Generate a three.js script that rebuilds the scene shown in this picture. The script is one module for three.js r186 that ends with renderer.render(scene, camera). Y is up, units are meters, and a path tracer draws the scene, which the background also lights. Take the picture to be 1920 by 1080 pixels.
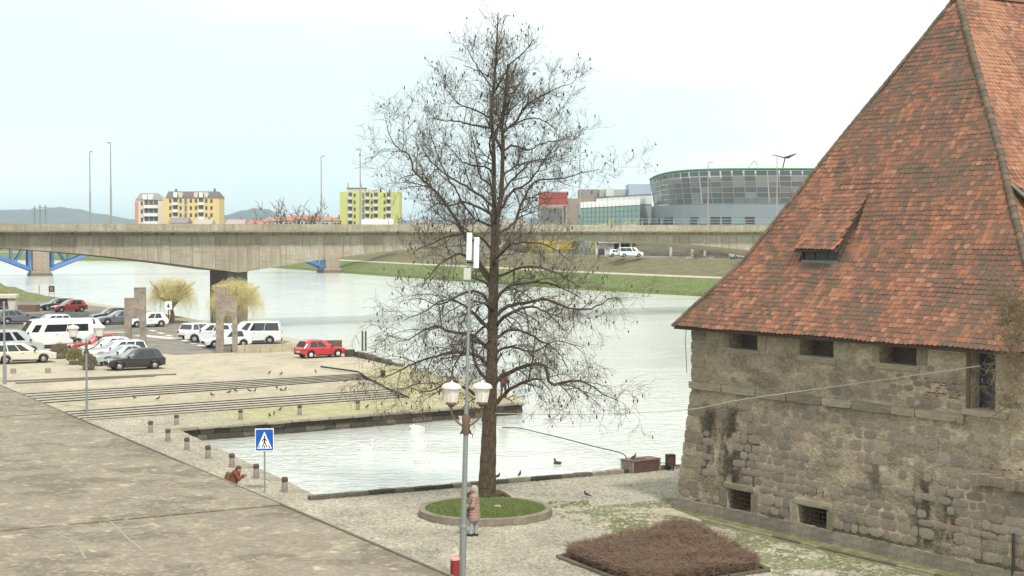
import * as THREE from 'three';
import { mergeGeometries, mergeVertices } from 'three/addons/utils/BufferGeometryUtils.js';
import { Brush, Evaluator, SUBTRACTION } from 'three-bvh-csg';

// ---------- camera, sky, sun, exposure ----------
const scene = new THREE.Scene();
const FOCAL = 3000, HORIZON = 435, CAMERA_Y = 10.3;            // in pixels of the 1920 x 1080 photograph, and metres
const PITCH = Math.atan((540 - HORIZON) / FOCAL);
const camera = new THREE.PerspectiveCamera(2 * Math.atan(540 / FOCAL) * 180 / Math.PI, 1920 / 1080, 0.5, 9000);
camera.position.set(0, CAMERA_Y, 0);
camera.rotation.x = -PITCH;
const renderer = new THREE.WebGLRenderer({ antialias: true });
renderer.toneMapping = THREE.LinearToneMapping;
renderer.toneMappingExposure = 1.56;
renderer.shadowMap.enabled = true;

const sun = new THREE.DirectionalLight(new THREE.Color(1, 0.94, 0.86), 2.1);
const SUN_DIR = new THREE.Vector3(0.28, 0.95, 0.72).normalize();
sun.position.copy(SUN_DIR).multiplyScalar(400).add(new THREE.Vector3(0, 0, -80));
sun.target.position.set(0, 0, -80);
sun.castShadow = true; sun.shadow.radius = 11; sun.shadow.mapSize.set(4096, 4096);
Object.assign(sun.shadow.camera, { left: -140, right: 140, top: 140, bottom: -140, near: 1, far: 1200 });
scene.add(sun, sun.target);
sun.name = 'sun'; sun.target.name = 'sun_target';

function rng(seed) { let s = seed | 0; return () => { s = (s + 0x6d2b79f5) | 0; let t = Math.imul(s ^ (s >>> 15), 1 | s); t = (t + Math.imul(t ^ (t >>> 7), 61 | t)) ^ t; return ((t ^ (t >>> 14)) >>> 0) / 4294967296; }; }
const R0 = rng(7);
const lerp = (a, b, t) => a + (b - a) * t, clamp = (x, a = 0, b = 1) => Math.min(b, Math.max(a, x));
const smooth = (a, b, x) => { const t = clamp((x - a) / (b - a)); return t * t * (3 - 2 * t); };
const V = (x, y, z) => new THREE.Vector3(x, y, z);
// value noise on a lattice that wraps every `p` cells
function hash(x, y, s) { let h = Math.imul(x, 374761393) + Math.imul(y, 668265263) + Math.imul(s, 1274126177); h = Math.imul(h ^ (h >>> 13), 1274126177); return ((h ^ (h >>> 16)) >>> 0) / 4294967296; }
function vnoise(x, y, p, s) {
  const xi = Math.floor(x), yi = Math.floor(y), fx = x - xi, fy = y - yi, u = fx * fx * (3 - 2 * fx), v = fy * fy * (3 - 2 * fy), m = (a) => ((a % p) + p) % p;
  return lerp(lerp(hash(m(xi), m(yi), s), hash(m(xi + 1), m(yi), s), u), lerp(hash(m(xi), m(yi + 1), s), hash(m(xi + 1), m(yi + 1), s), u), v);
}
function fbm(u, v, f, oct, s, gain = 0.5) { let a = 1, t = 0, n = 0; for (let i = 0; i < oct; i++) { t += a * vnoise(u * f, v * f, f, s + i * 17); n += a; a *= gain; f *= 2; } return t / n; }

// hazy bright sky: pale cyan air behind thin white cloud, the same all the way round
{
  const w = 1024, h = 512, data = new Float32Array(w * h * 4);
  for (let j = 0; j < h; j++) for (let i = 0; i < w; i++) {
    const u = i / w, v = j / h, el = (v - 0.5) * Math.PI;                     // row 0 at v = 0 is straight down
    const up = Math.max(0, Math.sin(el));
    const c1 = fbm(u + 0.03 * fbm(u, v, 16, 2, 5), v * 2.2, 8, 5, 11), c2 = fbm(u, v * 3.1, 24, 4, 31);
    const cloud = smooth(0.36, 0.62, c1 * 0.75 + c2 * 0.25);
    const air = [lerp(0.625, 0.585, up), lerp(0.745, 0.70, up), lerp(0.735, 0.715, up)], white = [1.06, 1.07, 1.04];
    const o = (j * w + i) * 4;
    for (let c = 0; c < 3; c++) data[o + c] = lerp(air[c], white[c], cloud * 0.85) * 0.95;
    data[o + 3] = 1;
  }
  const sky = new THREE.DataTexture(data, w, h, THREE.RGBAFormat, THREE.FloatType);
  sky.mapping = THREE.EquirectangularReflectionMapping; sky.magFilter = THREE.LinearFilter; sky.minFilter = THREE.LinearFilter; sky.wrapS = THREE.RepeatWrapping; sky.needsUpdate = true;
  scene.background = sky; scene.environment = sky;
}
scene.fog = new THREE.FogExp2(0xc4d6de, 0.00015);

// ---------- helpers ----------
const FWD = V(0, -Math.sin(PITCH), -Math.cos(PITCH)), UPV = V(0, Math.cos(PITCH), -Math.sin(PITCH)), EYE = V(0, CAMERA_Y, 0);
const ray = (px, py) => V((px - 960) / FOCAL, 0, 0).addScaledVector(UPV, -(py - 540) / FOCAL).add(FWD);
const onLevel = (px, py, y = 0) => { const r = ray(px, py); return EYE.clone().addScaledVector(r, (y - CAMERA_Y) / r.y); };     // survey point at height y
const atDepth = (px, py, d) => { const r = ray(px, py); return EYE.clone().addScaledVector(r, d / -r.z); };                     // survey point d metres ahead
const onPlane = (px, py, p, n) => { const r = ray(px, py); return EYE.clone().addScaledVector(r, p.clone().sub(EYE).dot(n) / r.dot(n)); };

const taken = new Map();
function numbered(name) { const n = taken.get(name) ?? 0; taken.set(name, n + 1); return n ? name + '_' + String(n).padStart(3, '0') : name; }
function shade(o) { o.traverse((m) => { if (m.isMesh) { m.castShadow = true; m.receiveShadow = true; } }); return o; }
function thing(name, label, category, pos = [0, 0, 0], turn = 0, group) {
  const o = new THREE.Group(); o.name = numbered(name); scene.add(o);
  if (pos.isVector3) o.position.copy(pos); else o.position.set(...pos);
  o.rotation.y = turn; o.userData = { label, category }; if (group) o.userData.group = group;
  return o;
}
function tag(o, label, category, group, kind) { o.userData.label = label; o.userData.category = category; if (group) o.userData.group = group; if (kind) o.userData.kind = kind; return o; }
function joined(list) {
  const gs = (Array.isArray(list) ? list : [list]).map((g) => { let h = g.index ? g.toNonIndexed() : g.clone(); for (const k of Object.keys(h.attributes)) if (!['position', 'normal', 'uv', 'color'].includes(k)) h.deleteAttribute(k); return h; });
  const col = gs.some((g) => g.attributes.color);
  for (const g of gs) {
    if (!g.attributes.normal) g.computeVertexNormals();
    if (!g.attributes.uv) g.setAttribute('uv', new THREE.Float32BufferAttribute(new Float32Array(g.attributes.position.count * 2), 2));
    if (col && !g.attributes.color) g.setAttribute('color', new THREE.Float32BufferAttribute(new Float32Array(g.attributes.position.count * 3).fill(1), 3));
  }
  return gs.length === 1 ? gs[0] : mergeGeometries(gs);
}
// uv in metres, laid on by the side that a face points to
function metric(g, ox = 0, oy = 0) {
  const h = g.index ? g.toNonIndexed() : g, p = h.attributes.position, uv = new Float32Array(p.count * 2), a = V(), b = V(), c = V();
  for (let i = 0; i < p.count; i += 3) {
    a.fromBufferAttribute(p, i); b.fromBufferAttribute(p, i + 1); c.fromBufferAttribute(p, i + 2);
    const n = b.clone().sub(a).cross(c.clone().sub(a)), x = Math.abs(n.x), y = Math.abs(n.y), z = Math.abs(n.z);
    [a, b, c].forEach((q, k) => { const [s, t] = y >= x && y >= z ? [q.x, q.z] : x >= z ? [q.z, q.y] : [q.x, q.y]; uv[(i + k) * 2] = s + ox; uv[(i + k) * 2 + 1] = t + oy; });
  }
  h.setAttribute('uv', new THREE.BufferAttribute(uv, 2));
  return h;
}
function obj(name, geos, mat, parent = scene, uv = true) {
  let g = joined(geos); if (uv) g = metric(g, 0, 0);
  const m = new THREE.Mesh(g, mat); m.name = parent === scene ? numbered(name) : name; m.castShadow = m.receiveShadow = true; parent.add(m);
  return m;
}
function struct(name, geos, mat, uv = true) { const m = obj(name, geos, mat, scene, uv); m.userData.kind = 'structure'; return m; }
function dup(root, pos, turn, label, group) {
  const r = root.clone(); r.name = numbered(root.name.replace(/_\d{3}$/, '')); r.userData = { ...root.userData }; scene.add(r);
  if (pos) r.position.copy(pos); if (turn !== undefined) r.rotation.y = turn; if (label) r.userData.label = label; if (group) r.userData.group = group;
  return r;
}
const M4 = (x, y, z, ry = 0, rx = 0, rz = 0, s = [1, 1, 1]) => new THREE.Matrix4().compose(V(x, y, z), new THREE.Quaternion().setFromEuler(new THREE.Euler(rx, ry, rz, 'YXZ')), V(...s));
const box = (w, h, d, x = 0, y = 0, z = 0, ry = 0, rx = 0, rz = 0) => new THREE.BoxGeometry(w, h, d).applyMatrix4(M4(x, y, z, ry, rx, rz));
const span = (x0, x1, y0, y1, z0, z1) => box(Math.abs(x1 - x0), Math.abs(y1 - y0), Math.abs(z1 - z0), (x0 + x1) / 2, (y0 + y1) / 2, (z0 + z1) / 2);
const cyl = (r0, r1, h, x = 0, y = 0, z = 0, seg = 12, rx = 0, rz = 0) => new THREE.CylinderGeometry(r1, r0, h, seg).applyMatrix4(M4(x, y, z, 0, rx, rz));   // r0 bottom, r1 top
const ball = (r, x = 0, y = 0, z = 0, sx = 1, sy = 1, sz = 1, seg = 12) => new THREE.SphereGeometry(r, seg, Math.max(6, seg * 0.7 | 0)).applyMatrix4(M4(x, y, z, 0, 0, 0, [sx, sy, sz]));
const lathe = (pts, seg = 20, x = 0, y = 0, z = 0) => new THREE.LatheGeometry(pts.map(([r, h]) => new THREE.Vector2(r, h)), seg).translate(x, y, z);
function bar(a, b, w, h = w) {                                     // square bar from a to b
  const d = b.clone().sub(a), L = d.length(), q = new THREE.Quaternion().setFromUnitVectors(V(0, 0, 1), d.normalize());
  return new THREE.BoxGeometry(w, h, L).applyQuaternion(q).translate((a.x + b.x) / 2, (a.y + b.y) / 2, (a.z + b.z) / 2);
}
// a tapering tube through points with a radius at each; pushes into arrays so that thousands join cheaply
class Tubes {
  constructor() { this.p = []; this.n = []; this.i = []; this.uv = []; }
  add(pts, rad, sides = 5) {
    const base = this.p.length / 3, N = V(), B = V(), T = V(); let ref = null, len = 0;
    for (let k = 0; k < pts.length; k++) {
      T.subVectors(pts[Math.min(k + 1, pts.length - 1)], pts[Math.max(k - 1, 0)]).normalize();
      if (!ref) ref = Math.abs(T.y) > 0.9 ? V(1, 0, 0) : V(0, 1, 0);
      N.copy(ref).addScaledVector(T, -ref.dot(T)).normalize(); ref.copy(N); B.crossVectors(T, N);
      if (k) len += pts[k].distanceTo(pts[k - 1]);
      for (let s = 0; s < sides; s++) {
        const a = s / sides * Math.PI * 2, c = Math.cos(a), d = Math.sin(a), r = rad[k];
        const nx = N.x * c + B.x * d, ny = N.y * c + B.y * d, nz = N.z * c + B.z * d;
        this.p.push(pts[k].x + nx * r, pts[k].y + ny * r, pts[k].z + nz * r); this.n.push(nx, ny, nz); this.uv.push(s / sides * 2, len);
      }
      if (k) for (let s = 0; s < sides; s++) {
        const a0 = base + (k - 1) * sides + s, a1 = base + (k - 1) * sides + (s + 1) % sides, b0 = a0 + sides, b1 = a1 + sides;
        this.i.push(a0, a1, b0, a1, b1, b0);
      }
    }
    return this;
  }
  geo() {
    const g = new THREE.BufferGeometry();
    g.setAttribute('position', new THREE.Float32BufferAttribute(this.p, 3)); g.setAttribute('normal', new THREE.Float32BufferAttribute(this.n, 3)); g.setAttribute('uv', new THREE.Float32BufferAttribute(this.uv, 2));
    g.setIndex(this.i); return g;
  }
  mesh(name, mat, parent) { const m = new THREE.Mesh(this.geo(), mat); m.name = parent === scene ? numbered(name) : name; m.castShadow = m.receiveShadow = true; parent.add(m); return m; }
}
const tube = (pts, r, sides = 8) => new Tubes().add(pts, pts.map((_, i) => Array.isArray(r) ? r[i] : r), sides).geo();
const curve = (pts, n) => new THREE.CatmullRomCurve3(pts).getPoints(n);
// flat polygon (list of {x, z}) at height y with sides going down to y0
function slab(poly, y, y0) {
  const s = new THREE.Shape(poly.map((p) => new THREE.Vector2(p.x, -p.z)));
  return new THREE.ExtrudeGeometry(s, { depth: y - y0, bevelEnabled: false }).rotateX(-Math.PI / 2).translate(0, y0, 0);
}
const profile = (pts, depth, bevel = 0) => new THREE.ExtrudeGeometry(new THREE.Shape(pts.map(([x, y]) => new THREE.Vector2(x, y))), bevel ? { depth, bevelEnabled: true, bevelSize: bevel, bevelThickness: bevel, bevelSegments: 2, bevelOffset: -bevel } : { depth, bevelEnabled: false });
function hexa(c) {                                                  // 8 corners: bottom 0-3 counter-clockwise seen from above, top 4-7
  const q = [[3, 2, 1, 0], [4, 5, 6, 7], [0, 1, 5, 4], [1, 2, 6, 5], [2, 3, 7, 6], [3, 0, 4, 7]], p = [];
  for (const [a, b, d, e] of q) for (const k of [a, b, d, a, d, e]) p.push(c[k].x, c[k].y, c[k].z);
  const g = new THREE.BufferGeometry(); g.setAttribute('position', new THREE.Float32BufferAttribute(p, 3)); g.computeVertexNormals(); return g;
}
function plate(a, b, c, d, t) {                                     // a thin plate on the quad a b c d (counter-clockwise from outside), t thick outwards
  const n = b.clone().sub(a).cross(d.clone().sub(a)).normalize().multiplyScalar(t);
  return hexa([a, d, c, b].map((p) => p.clone()).concat([a, d, c, b].map((p) => p.clone().add(n))));
}
// smooth skin round tapered capsules: naive surface nets on a smooth-minimum field
function skin(bones, cell = 0.02, k = 0.03, extra) {
  const lo = V(1e9, 1e9, 1e9), hi = V(-1e9, -1e9, -1e9);
  const bs = bones.map(([a, b, ra, rb, sq]) => ({ a: V(...a), b: V(...b), ra, rb: rb ?? ra, sq }));
  for (const { a, b, ra, rb } of bs) { lo.min(a.clone().subScalar(ra * 1.3 + k)).min(b.clone().subScalar(rb * 1.3 + k)); hi.max(a.clone().addScalar(ra * 1.3 + k)).max(b.clone().addScalar(rb * 1.3 + k)); }
  const n = [hi.x - lo.x, hi.y - lo.y, hi.z - lo.z].map((d) => Math.ceil(d / cell) + 3), o = lo.clone().subScalar(cell), field = new Float32Array(n[0] * n[1] * n[2]);
  const P = V(), q = V(), ab = V();
  const f = (P) => {
    let d = 1e9;
    for (const s of bs) {
      ab.subVectors(s.b, s.a); q.subVectors(P, s.a); const L = ab.lengthSq(), t = L ? clamp(q.dot(ab) / L) : 0; q.addScaledVector(ab, -t);
      if (s.sq) { q.x /= s.sq[0]; q.y /= s.sq[1]; q.z /= s.sq[2]; }
      const e = q.length() - lerp(s.ra, s.rb, t), h = clamp(0.5 + 0.5 * (e - d) / k); d = lerp(e, d, h) - k * h * (1 - h);
    }
    return extra ? extra(P, d) : d;
  };
  const id = (x, y, z) => x + n[0] * (y + n[1] * z);
  for (let z = 0; z < n[2]; z++) for (let y = 0; y < n[1]; y++) for (let x = 0; x < n[0]; x++) field[id(x, y, z)] = f(P.set(o.x + x * cell, o.y + y * cell, o.z + z * cell));
  const vid = new Int32Array(field.length).fill(-1), pos = [], idx = [];
  for (let z = 0; z < n[2] - 1; z++) for (let y = 0; y < n[1] - 1; y++) for (let x = 0; x < n[0] - 1; x++) {
    let c = 0, sx = 0, sy = 0, sz = 0;
    for (const [e, g] of [[0, 1], [2, 3], [4, 5], [6, 7], [0, 2], [1, 3], [4, 6], [5, 7], [0, 4], [1, 5], [2, 6], [3, 7]]) {
      const a = [e & 1, (e >> 1) & 1, e >> 2], b = [g & 1, (g >> 1) & 1, g >> 2], fa = field[id(x + a[0], y + a[1], z + a[2])], fb = field[id(x + b[0], y + b[1], z + b[2])];
      if ((fa < 0) === (fb < 0)) continue;
      const t = fa / (fa - fb); c++; sx += lerp(a[0], b[0], t); sy += lerp(a[1], b[1], t); sz += lerp(a[2], b[2], t);
    }
    if (c) { vid[id(x, y, z)] = pos.length / 3; pos.push(o.x + (x + sx / c) * cell, o.y + (y + sy / c) * cell, o.z + (z + sz / c) * cell); }
  }
  for (let z = 1; z < n[2] - 1; z++) for (let y = 1; y < n[1] - 1; y++) for (let x = 1; x < n[0] - 1; x++) {
    const s = field[id(x, y, z)] < 0;
    const quad = (a, b, c, d, flip) => { if (Math.min(a, b, c, d) < 0) return; flip ? idx.push(a, c, b, a, d, c) : idx.push(a, b, c, a, c, d); };
    if (s !== field[id(x + 1, y, z)] < 0) quad(vid[id(x, y - 1, z - 1)], vid[id(x, y, z - 1)], vid[id(x, y, z)], vid[id(x, y - 1, z)], !s);
    if (s !== field[id(x, y + 1, z)] < 0) quad(vid[id(x - 1, y, z - 1)], vid[id(x - 1, y, z)], vid[id(x, y, z)], vid[id(x, y, z - 1)], !s);
    if (s !== field[id(x, y, z + 1)] < 0) quad(vid[id(x - 1, y - 1, z)], vid[id(x, y - 1, z)], vid[id(x, y, z)], vid[id(x - 1, y, z)], !s);
  }
  const g = new THREE.BufferGeometry(); g.setAttribute('position', new THREE.Float32BufferAttribute(pos, 3)); g.setIndex(idx); g.computeVertexNormals(); return g;
}

// ---------- computed surfaces ----------
function texture(size, fn, srgb = true, h = size) {
  const d = new Uint8Array(size * h * 4);
  for (let j = 0; j < h; j++) for (let i = 0; i < size; i++) { const c = fn(i / size, j / h), o = (j * size + i) * 4; if (c.length) { d[o] = clamp(c[0]) * 255; d[o + 1] = clamp(c[1]) * 255; d[o + 2] = clamp(c[2]) * 255; } else d[o] = d[o + 1] = d[o + 2] = clamp(c) * 255; d[o + 3] = 255; }
  const t = new THREE.DataTexture(d, size, h, THREE.RGBAFormat); t.wrapS = t.wrapT = THREE.RepeatWrapping; t.magFilter = THREE.LinearFilter; t.minFilter = THREE.LinearMipmapLinearFilter; t.generateMipmaps = true;
  if (srgb) t.colorSpace = THREE.SRGBColorSpace; t.needsUpdate = true; return t;
}
const scaled = (t, m, n = m) => { const c = t.clone(); c.repeat.set(1 / m, 1 / n); c.needsUpdate = true; return c; };
const rgb = (r, g, b) => [r / 255, g / 255, b / 255];
const mix3 = (a, b, t) => [lerp(a[0], b[0], t), lerp(a[1], b[1], t), lerp(a[2], b[2], t)];
const std = (color, roughness = 0.9, more = {}) => new THREE.MeshStandardMaterial({ color: Array.isArray(color) ? new THREE.Color().setRGB(...color) : color, roughness, ...more });
const grainTex = texture(512, (u, v) => { const n = fbm(u, v, 32, 4, 3), b = fbm(u, v, 6, 4, 9); return [0.9, 0.9, 0.9].map((x) => x + (n - 0.5) * 0.3 + (b - 0.5) * 0.24); });
const grainBump = texture(512, (u, v) => fbm(u, v, 48, 4, 21), false);
const grained = (color, m = 1.3, rough = 0.92, bump = 0.006, more = {}) => std(color, rough, { map: scaled(grainTex, m), bumpMap: scaled(grainBump, m), bumpScale: bump, ...more });
const metal = (color, rough = 0.45, metalness = 0.6) => std(color, rough, { metalness });

// ---------- surfaces of the setting ----------
const waveTex = texture(2048, (u, v) => { const a = fbm(u, v * 2.0, 36, 2, 41), b = fbm(u + 0.02 * a, v, 150, 3, 43), c = Math.abs(fbm(u, v * 1.6, 70, 3, 47) - 0.5) * 2, k = 0.25 + 0.75 * smooth(0.36, 0.64, fbm(u, v * 1.4, 5, 3, 49)); return 0.5 + k * (0.4 * (a - 0.5) + 0.34 * (b - 0.5) + 0.26 * (0.5 - c)); }, false);
const concreteTex = texture(1024, (u, v) => {
  const n = fbm(u, v, 64, 3, 51), b = fbm(u, v, 5, 5, 53), st = fbm(u * 1.0, v * 0.06, 40, 3, 57), run = smooth(0.56, 0.72, st) * fbm(u, v, 4, 2, 59), spot = smooth(0.62, 0.7, fbm(u, v, 14, 4, 61));
  let c = mix3(rgb(160, 150, 124), rgb(178, 168, 142), b); c = mix3(c, rgb(96, 90, 74), run * 0.9); c = mix3(c, rgb(190, 184, 165), spot * 0.35);
  return c.map((x) => x + (n - 0.5) * 0.1);
});
const pavingTex = texture(1024, (u, v) => { const n = fbm(u, v, 90, 3, 71), b = fbm(u, v, 4, 5, 73), d = smooth(0.55, 0.68, fbm(u, v, 9, 4, 77)); let c = mix3(rgb(168, 156, 134), rgb(184, 172, 149), b); c = mix3(c, rgb(150, 140, 120), d * 0.5); return c.map((x) => x + (n - 0.5) * 0.14); });
const asphaltTex = texture(1024, (u, v) => { const n = fbm(u, v, 128, 2, 81), b = fbm(u, v, 5, 5, 83), d = smooth(0.58, 0.64, fbm(u, v, 7, 4, 87)); let c = mix3(rgb(118, 112, 102), rgb(138, 131, 118), b); c = mix3(c, rgb(98, 93, 86), d * 0.6); return c.map((x) => x + (n - 0.5) * 0.14); });
const turfTex = texture(1024, (u, v) => { const n = fbm(u, v, 120, 3, 91), b = fbm(u, v, 6, 5, 93), d = smooth(0.45, 0.7, fbm(u, v, 12, 4, 97)); let c = mix3(rgb(90, 98, 56), rgb(116, 116, 74), b); c = mix3(c, rgb(142, 133, 100), d * 0.7); return c.map((x) => x + (n - 0.5) * 0.2); });
const drylawnTex = texture(1024, (u, v) => { const n = fbm(u, v, 110, 3, 101), b = fbm(u, v, 5, 5, 103), d = smooth(0.45, 0.62, fbm(u, v, 10, 4, 107)); let c = mix3(rgb(172, 161, 136), rgb(156, 148, 119), b); c = mix3(c, rgb(182, 170, 149), d * 0.85); return c.map((x) => x + (n - 0.5) * 0.2); });
const bankTex = texture(1024, (u, v) => { const n = fbm(u, v, 100, 3, 111), b = fbm(u, v, 6, 5, 113), d = smooth(0.48, 0.62, fbm(u, v, 9, 5, 117)); let c = mix3(rgb(92, 112, 50), rgb(112, 122, 64), b); c = mix3(c, rgb(120, 114, 76), d * 0.5); return c.map((x) => x + (n - 0.5) * 0.22); });
const membraneTex = texture(1024, (u, v) => {
  const n = fbm(u, v, 128, 2, 121), b = fbm(u, v, 4, 5, 123), st = fbm(u, v, 22, 5, 127), pale = smooth(0.56, 0.68, fbm(u + 0.05 * b, v, 12, 5, 129)), spot = smooth(0.66, 0.70, fbm(u, v, 38, 3, 131));
  let c = mix3(rgb(118, 108, 93), rgb(142, 131, 113), b * 0.6 + st * 0.5); c = mix3(c, rgb(160, 149, 126), pale * 0.3); c = mix3(c, rgb(92, 82, 68), smooth(0.5, 0.68, fbm(u, v, 7, 5, 137)) * 0.5); c = mix3(c, rgb(182, 170, 142), spot * pale * 0.7); c = mix3(c, rgb(170, 158, 130), smooth(0.63, 0.67, fbm(u, v, 60, 3, 139)) * 0.4);
  return c.map((x) => x + (n - 0.5) * 0.12);
});
const pavementBump = texture(512, (u, v) => fbm(u, v, 60, 4, 141), false);
const surf = (t, m, rough = 0.95, bump = 0.01, more = {}) => new THREE.MeshStandardMaterial({ map: scaled(t, m), roughness: rough, bumpMap: scaled(pavementBump, 2), bumpScale: bump, ...more });
const MAT = {
  water: new THREE.MeshPhysicalMaterial({ color: new THREE.Color().setRGB(0.55, 0.56, 0.50), roughness: 0.15, ior: 1.5, bumpMap: scaled(waveTex, 40), bumpScale: 0.13 }),
  concrete: surf(concreteTex, 9), paving: surf(pavingTex, 12), asphalt: surf(asphaltTex, 14), turf: surf(turfTex, 3, 1, 0.03), drylawn: surf(drylawnTex, 7, 1, 0.03), bank: surf(bankTex, 30, 1, 0.08), membrane: surf(membraneTex, 7.5, 0.9, 0.006),
  mortar: surf(drylawnTex, 4, 1, 0.02), quayGrass: surf(drylawnTex, 5, 1, 0.03, { color: new THREE.Color().setRGB(0.9, 0.95, 0.74) }), quayStone: grained([0.20, 0.175, 0.13], 1.1, 0.95, 0.02), quayDark: grained([0.105, 0.092, 0.07], 1.1, 0.95, 0.03), stepA: grained([0.5, 0.45, 0.35], 1.2, 0.95, 0.01), stepB: grained([0.45, 0.40, 0.31], 1.2, 0.95, 0.01), coping: grained([0.42, 0.37, 0.28], 0.9, 0.95, 0.01), copingB: grained([0.36, 0.31, 0.23], 1.4, 0.95, 0.01),
  hill: grained([0.05, 0.062, 0.045], 400, 1, 0), field: grained([0.15, 0.13, 0.08], 60, 1, 0), soil: grained([0.16, 0.12, 0.08], 1, 1, 0.02), path: grained([0.55, 0.5, 0.38], 3, 1, 0.01),
  iron: std([0.03, 0.03, 0.03], 0.6, { metalness: 0.4 }), galvanised: std([0.33, 0.35, 0.35], 0.5, { metalness: 0.5 }), white: std([0.78, 0.78, 0.76], 0.5), black: std([0.015, 0.015, 0.016], 0.6),
};

const river = struct('water', new THREE.PlaneGeometry(2600, 1500).rotateX(-Math.PI / 2).translate(-300, -0.7, -760), MAT.water);

// river bank lines, surveyed: plan points on the near side
const P = (px, py, y = 0) => onLevel(px, py, y);
const pondA = P(578, 938), pondB0 = P(1180, 886), pondC = P(312, 806), tip = P(975, 755), TERRACE = 0.7;
const nearDir = pondB0.clone().sub(pondA).setY(0).normalize(), pondB = pondA.clone().addScaledVector(nearDir, 62);
const outerEdge = [P(975, 746), P(930, 728), P(870, 708), P(790, 690, 0.35), P(740, 677, 0.5), P(668, 656, TERRACE), P(640, 647, TERRACE), P(540, 632, TERRACE), P(430, 611, TERRACE), P(330, 591, TERRACE), P(200, 571, TERRACE), P(60, 549, TERRACE), P(-160, 520, TERRACE)];
const landLine = [pondA, pondB, V(110, 0, -96), V(110, 0, 30), V(-160, 0, 30), V(-260, 0, -380), ...outerEdge.slice().reverse(), tip, pondC];
struct('ground', slab(landLine, 0, -3.2), MAT.mortar);
const inPoly = (poly, x, z) => { let c = false; for (let i = 0, j = poly.length - 1; i < poly.length; j = i++) { const a = poly[i], b = poly[j]; if ((a.z > z) !== (b.z > z) && x < (b.x - a.x) * (z - a.z) / (b.z - a.z) + a.x) c = !c; } return c; };

// stairs between the car park and the pond: two flights
const RISE = 0.065, lowL0 = P(120, 792), lowR0 = P(764, 745), lowL1 = P(96, 771, RISE * 5), lowR1 = P(744, 726, RISE * 5), upL0 = P(60, 758, RISE * 5), upR0 = P(686, 711, RISE * 5), upL1 = P(14, 737, RISE * 10), upR1 = P(674, 700, RISE * 10);
const at = (a, b, t) => a.clone().lerp(b, t);
{
  const st = thing('stair', 'broad pale stone stair of two flights between car park and pond', 'stair');
  const flight = (L0, R0, L1, R1, y0, n, last) => {
    for (let k = 0; k < n; k++) {
      const a = at(L0, L1, k / n), b = at(R0, R1, k / n), c = at(R0, R1, (k + 1.25) / n), d = at(L0, L1, (k + 1.25) / n), y = y0 + RISE * (k + 1);
      const back = b.clone().sub(a).setY(0).normalize(), inw = V(-back.z, 0, back.x).multiplyScalar(back.x * 1 > 0 ? 1 : 1);
      const deep = d.clone().sub(a).setY(0).dot(inw) > 0 ? inw : inw.clone().negate();
      obj('tread', slab([a, b, c, d], y, y - 0.014), k % 2 ? MAT.stepA : MAT.stepB, st);
      const a2 = a.clone().addScaledVector(deep, 0.26), b2 = b.clone().addScaledVector(deep, 0.26);
      obj('riser', slab([a2, b2, c, d], y - 0.015, y - RISE - 0.03), MAT.stepB, st);
    }
  };
  flight(lowL0, lowR0, lowL1, lowR1, 0, 5); flight(upL0, upR0, upL1, upR1, RISE * 5, 5);
  for (const [x0, y0, x1, y1, y] of [[10, 716, 330, 702.5, 0.655], [30, 719.5, 290, 706, 0.653]]) { const a = P(x0, y0, y), b = P(x1, y1, y); obj('edge_stone', bar(a.setY(y + 0.03), b.setY(y + 0.03), 0.25, 0.09), MAT.quayStone, st); }
}
struct('landing', slab([lowL1, lowR1, upR0, upL0].map((p) => p.clone()), RISE * 5 - 0.004, -0.2), MAT.drylawn);
const terraceLine = [upL1.clone().add(V(-60, 0, 45)), upL1, upR1, P(745, 684, 0.5), ...outerEdge.slice(5), V(-258, 0, -378), V(-160, 0, -60)];
struct('car_park', slab(terraceLine, TERRACE - 0.05, -3.1), MAT.paving);
// darker asphalt of the parking lanes beyond the pale apron
{ const q = [P(-40, 650, TERRACE), P(200, 655, TERRACE), P(330, 664, TERRACE), P(480, 658, TERRACE), P(545, 640, TERRACE), P(420, 614, TERRACE), P(200, 576, TERRACE), P(0, 548, TERRACE), P(-120, 560, TERRACE)]; struct('parking_lane', slab(q, TERRACE - 0.044, TERRACE - 0.2), MAT.asphalt); }
{ const mark = (a, b, w) => { const d = b.clone().sub(a).setY(0).normalize(), s = V(-d.z, 0, d.x).multiplyScalar(w / 2); return slab([a.clone().add(s), b.clone().add(s), b.clone().sub(s), a.clone().sub(s)], TERRACE - 0.04, TERRACE - 0.06); };
  const m = []; for (let k = 0; k < 7; k++) m.push(mark(P(283 + k * 15, 618 + k * 4.6, TERRACE), P(290 + k * 15, 620.2 + k * 4.6, TERRACE), 0.5));
  m.push(mark(P(262, 628, TERRACE), P(330, 634, TERRACE), 1.4), mark(P(180, 622, TERRACE), P(236, 622, TERRACE), 1.2));
  struct('road_marking', m, std([0.62, 0.58, 0.5], 0.9)); }
// lawn of the quay, and the grass bank at the end of the stair
struct('quay_lawn', slab([P(290, 801), lowL0.clone(), lowR0.clone(), P(800, 752), P(950, 752), P(930, 759), P(330, 803)], 0.006, -0.1), MAT.quayGrass);
{
  const a = upR1.clone().setY(0.68), b = lowR0.clone().setY(0.01), c = P(955, 750, 0.02), d = P(870, 716, 0.3), e = P(745, 682, 0.75), m = P(800, 724, 0.4), g = new THREE.BufferGeometry();
  const q = [a, b, m, b, c, m, c, d, m, d, e, m, e, a, m].flatMap((p) => [p.x, p.y, p.z]); g.setAttribute('position', new THREE.Float32BufferAttribute(q, 3)); g.computeVertexNormals();
  struct('grass_bank', g, MAT.quayGrass);
}

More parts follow.
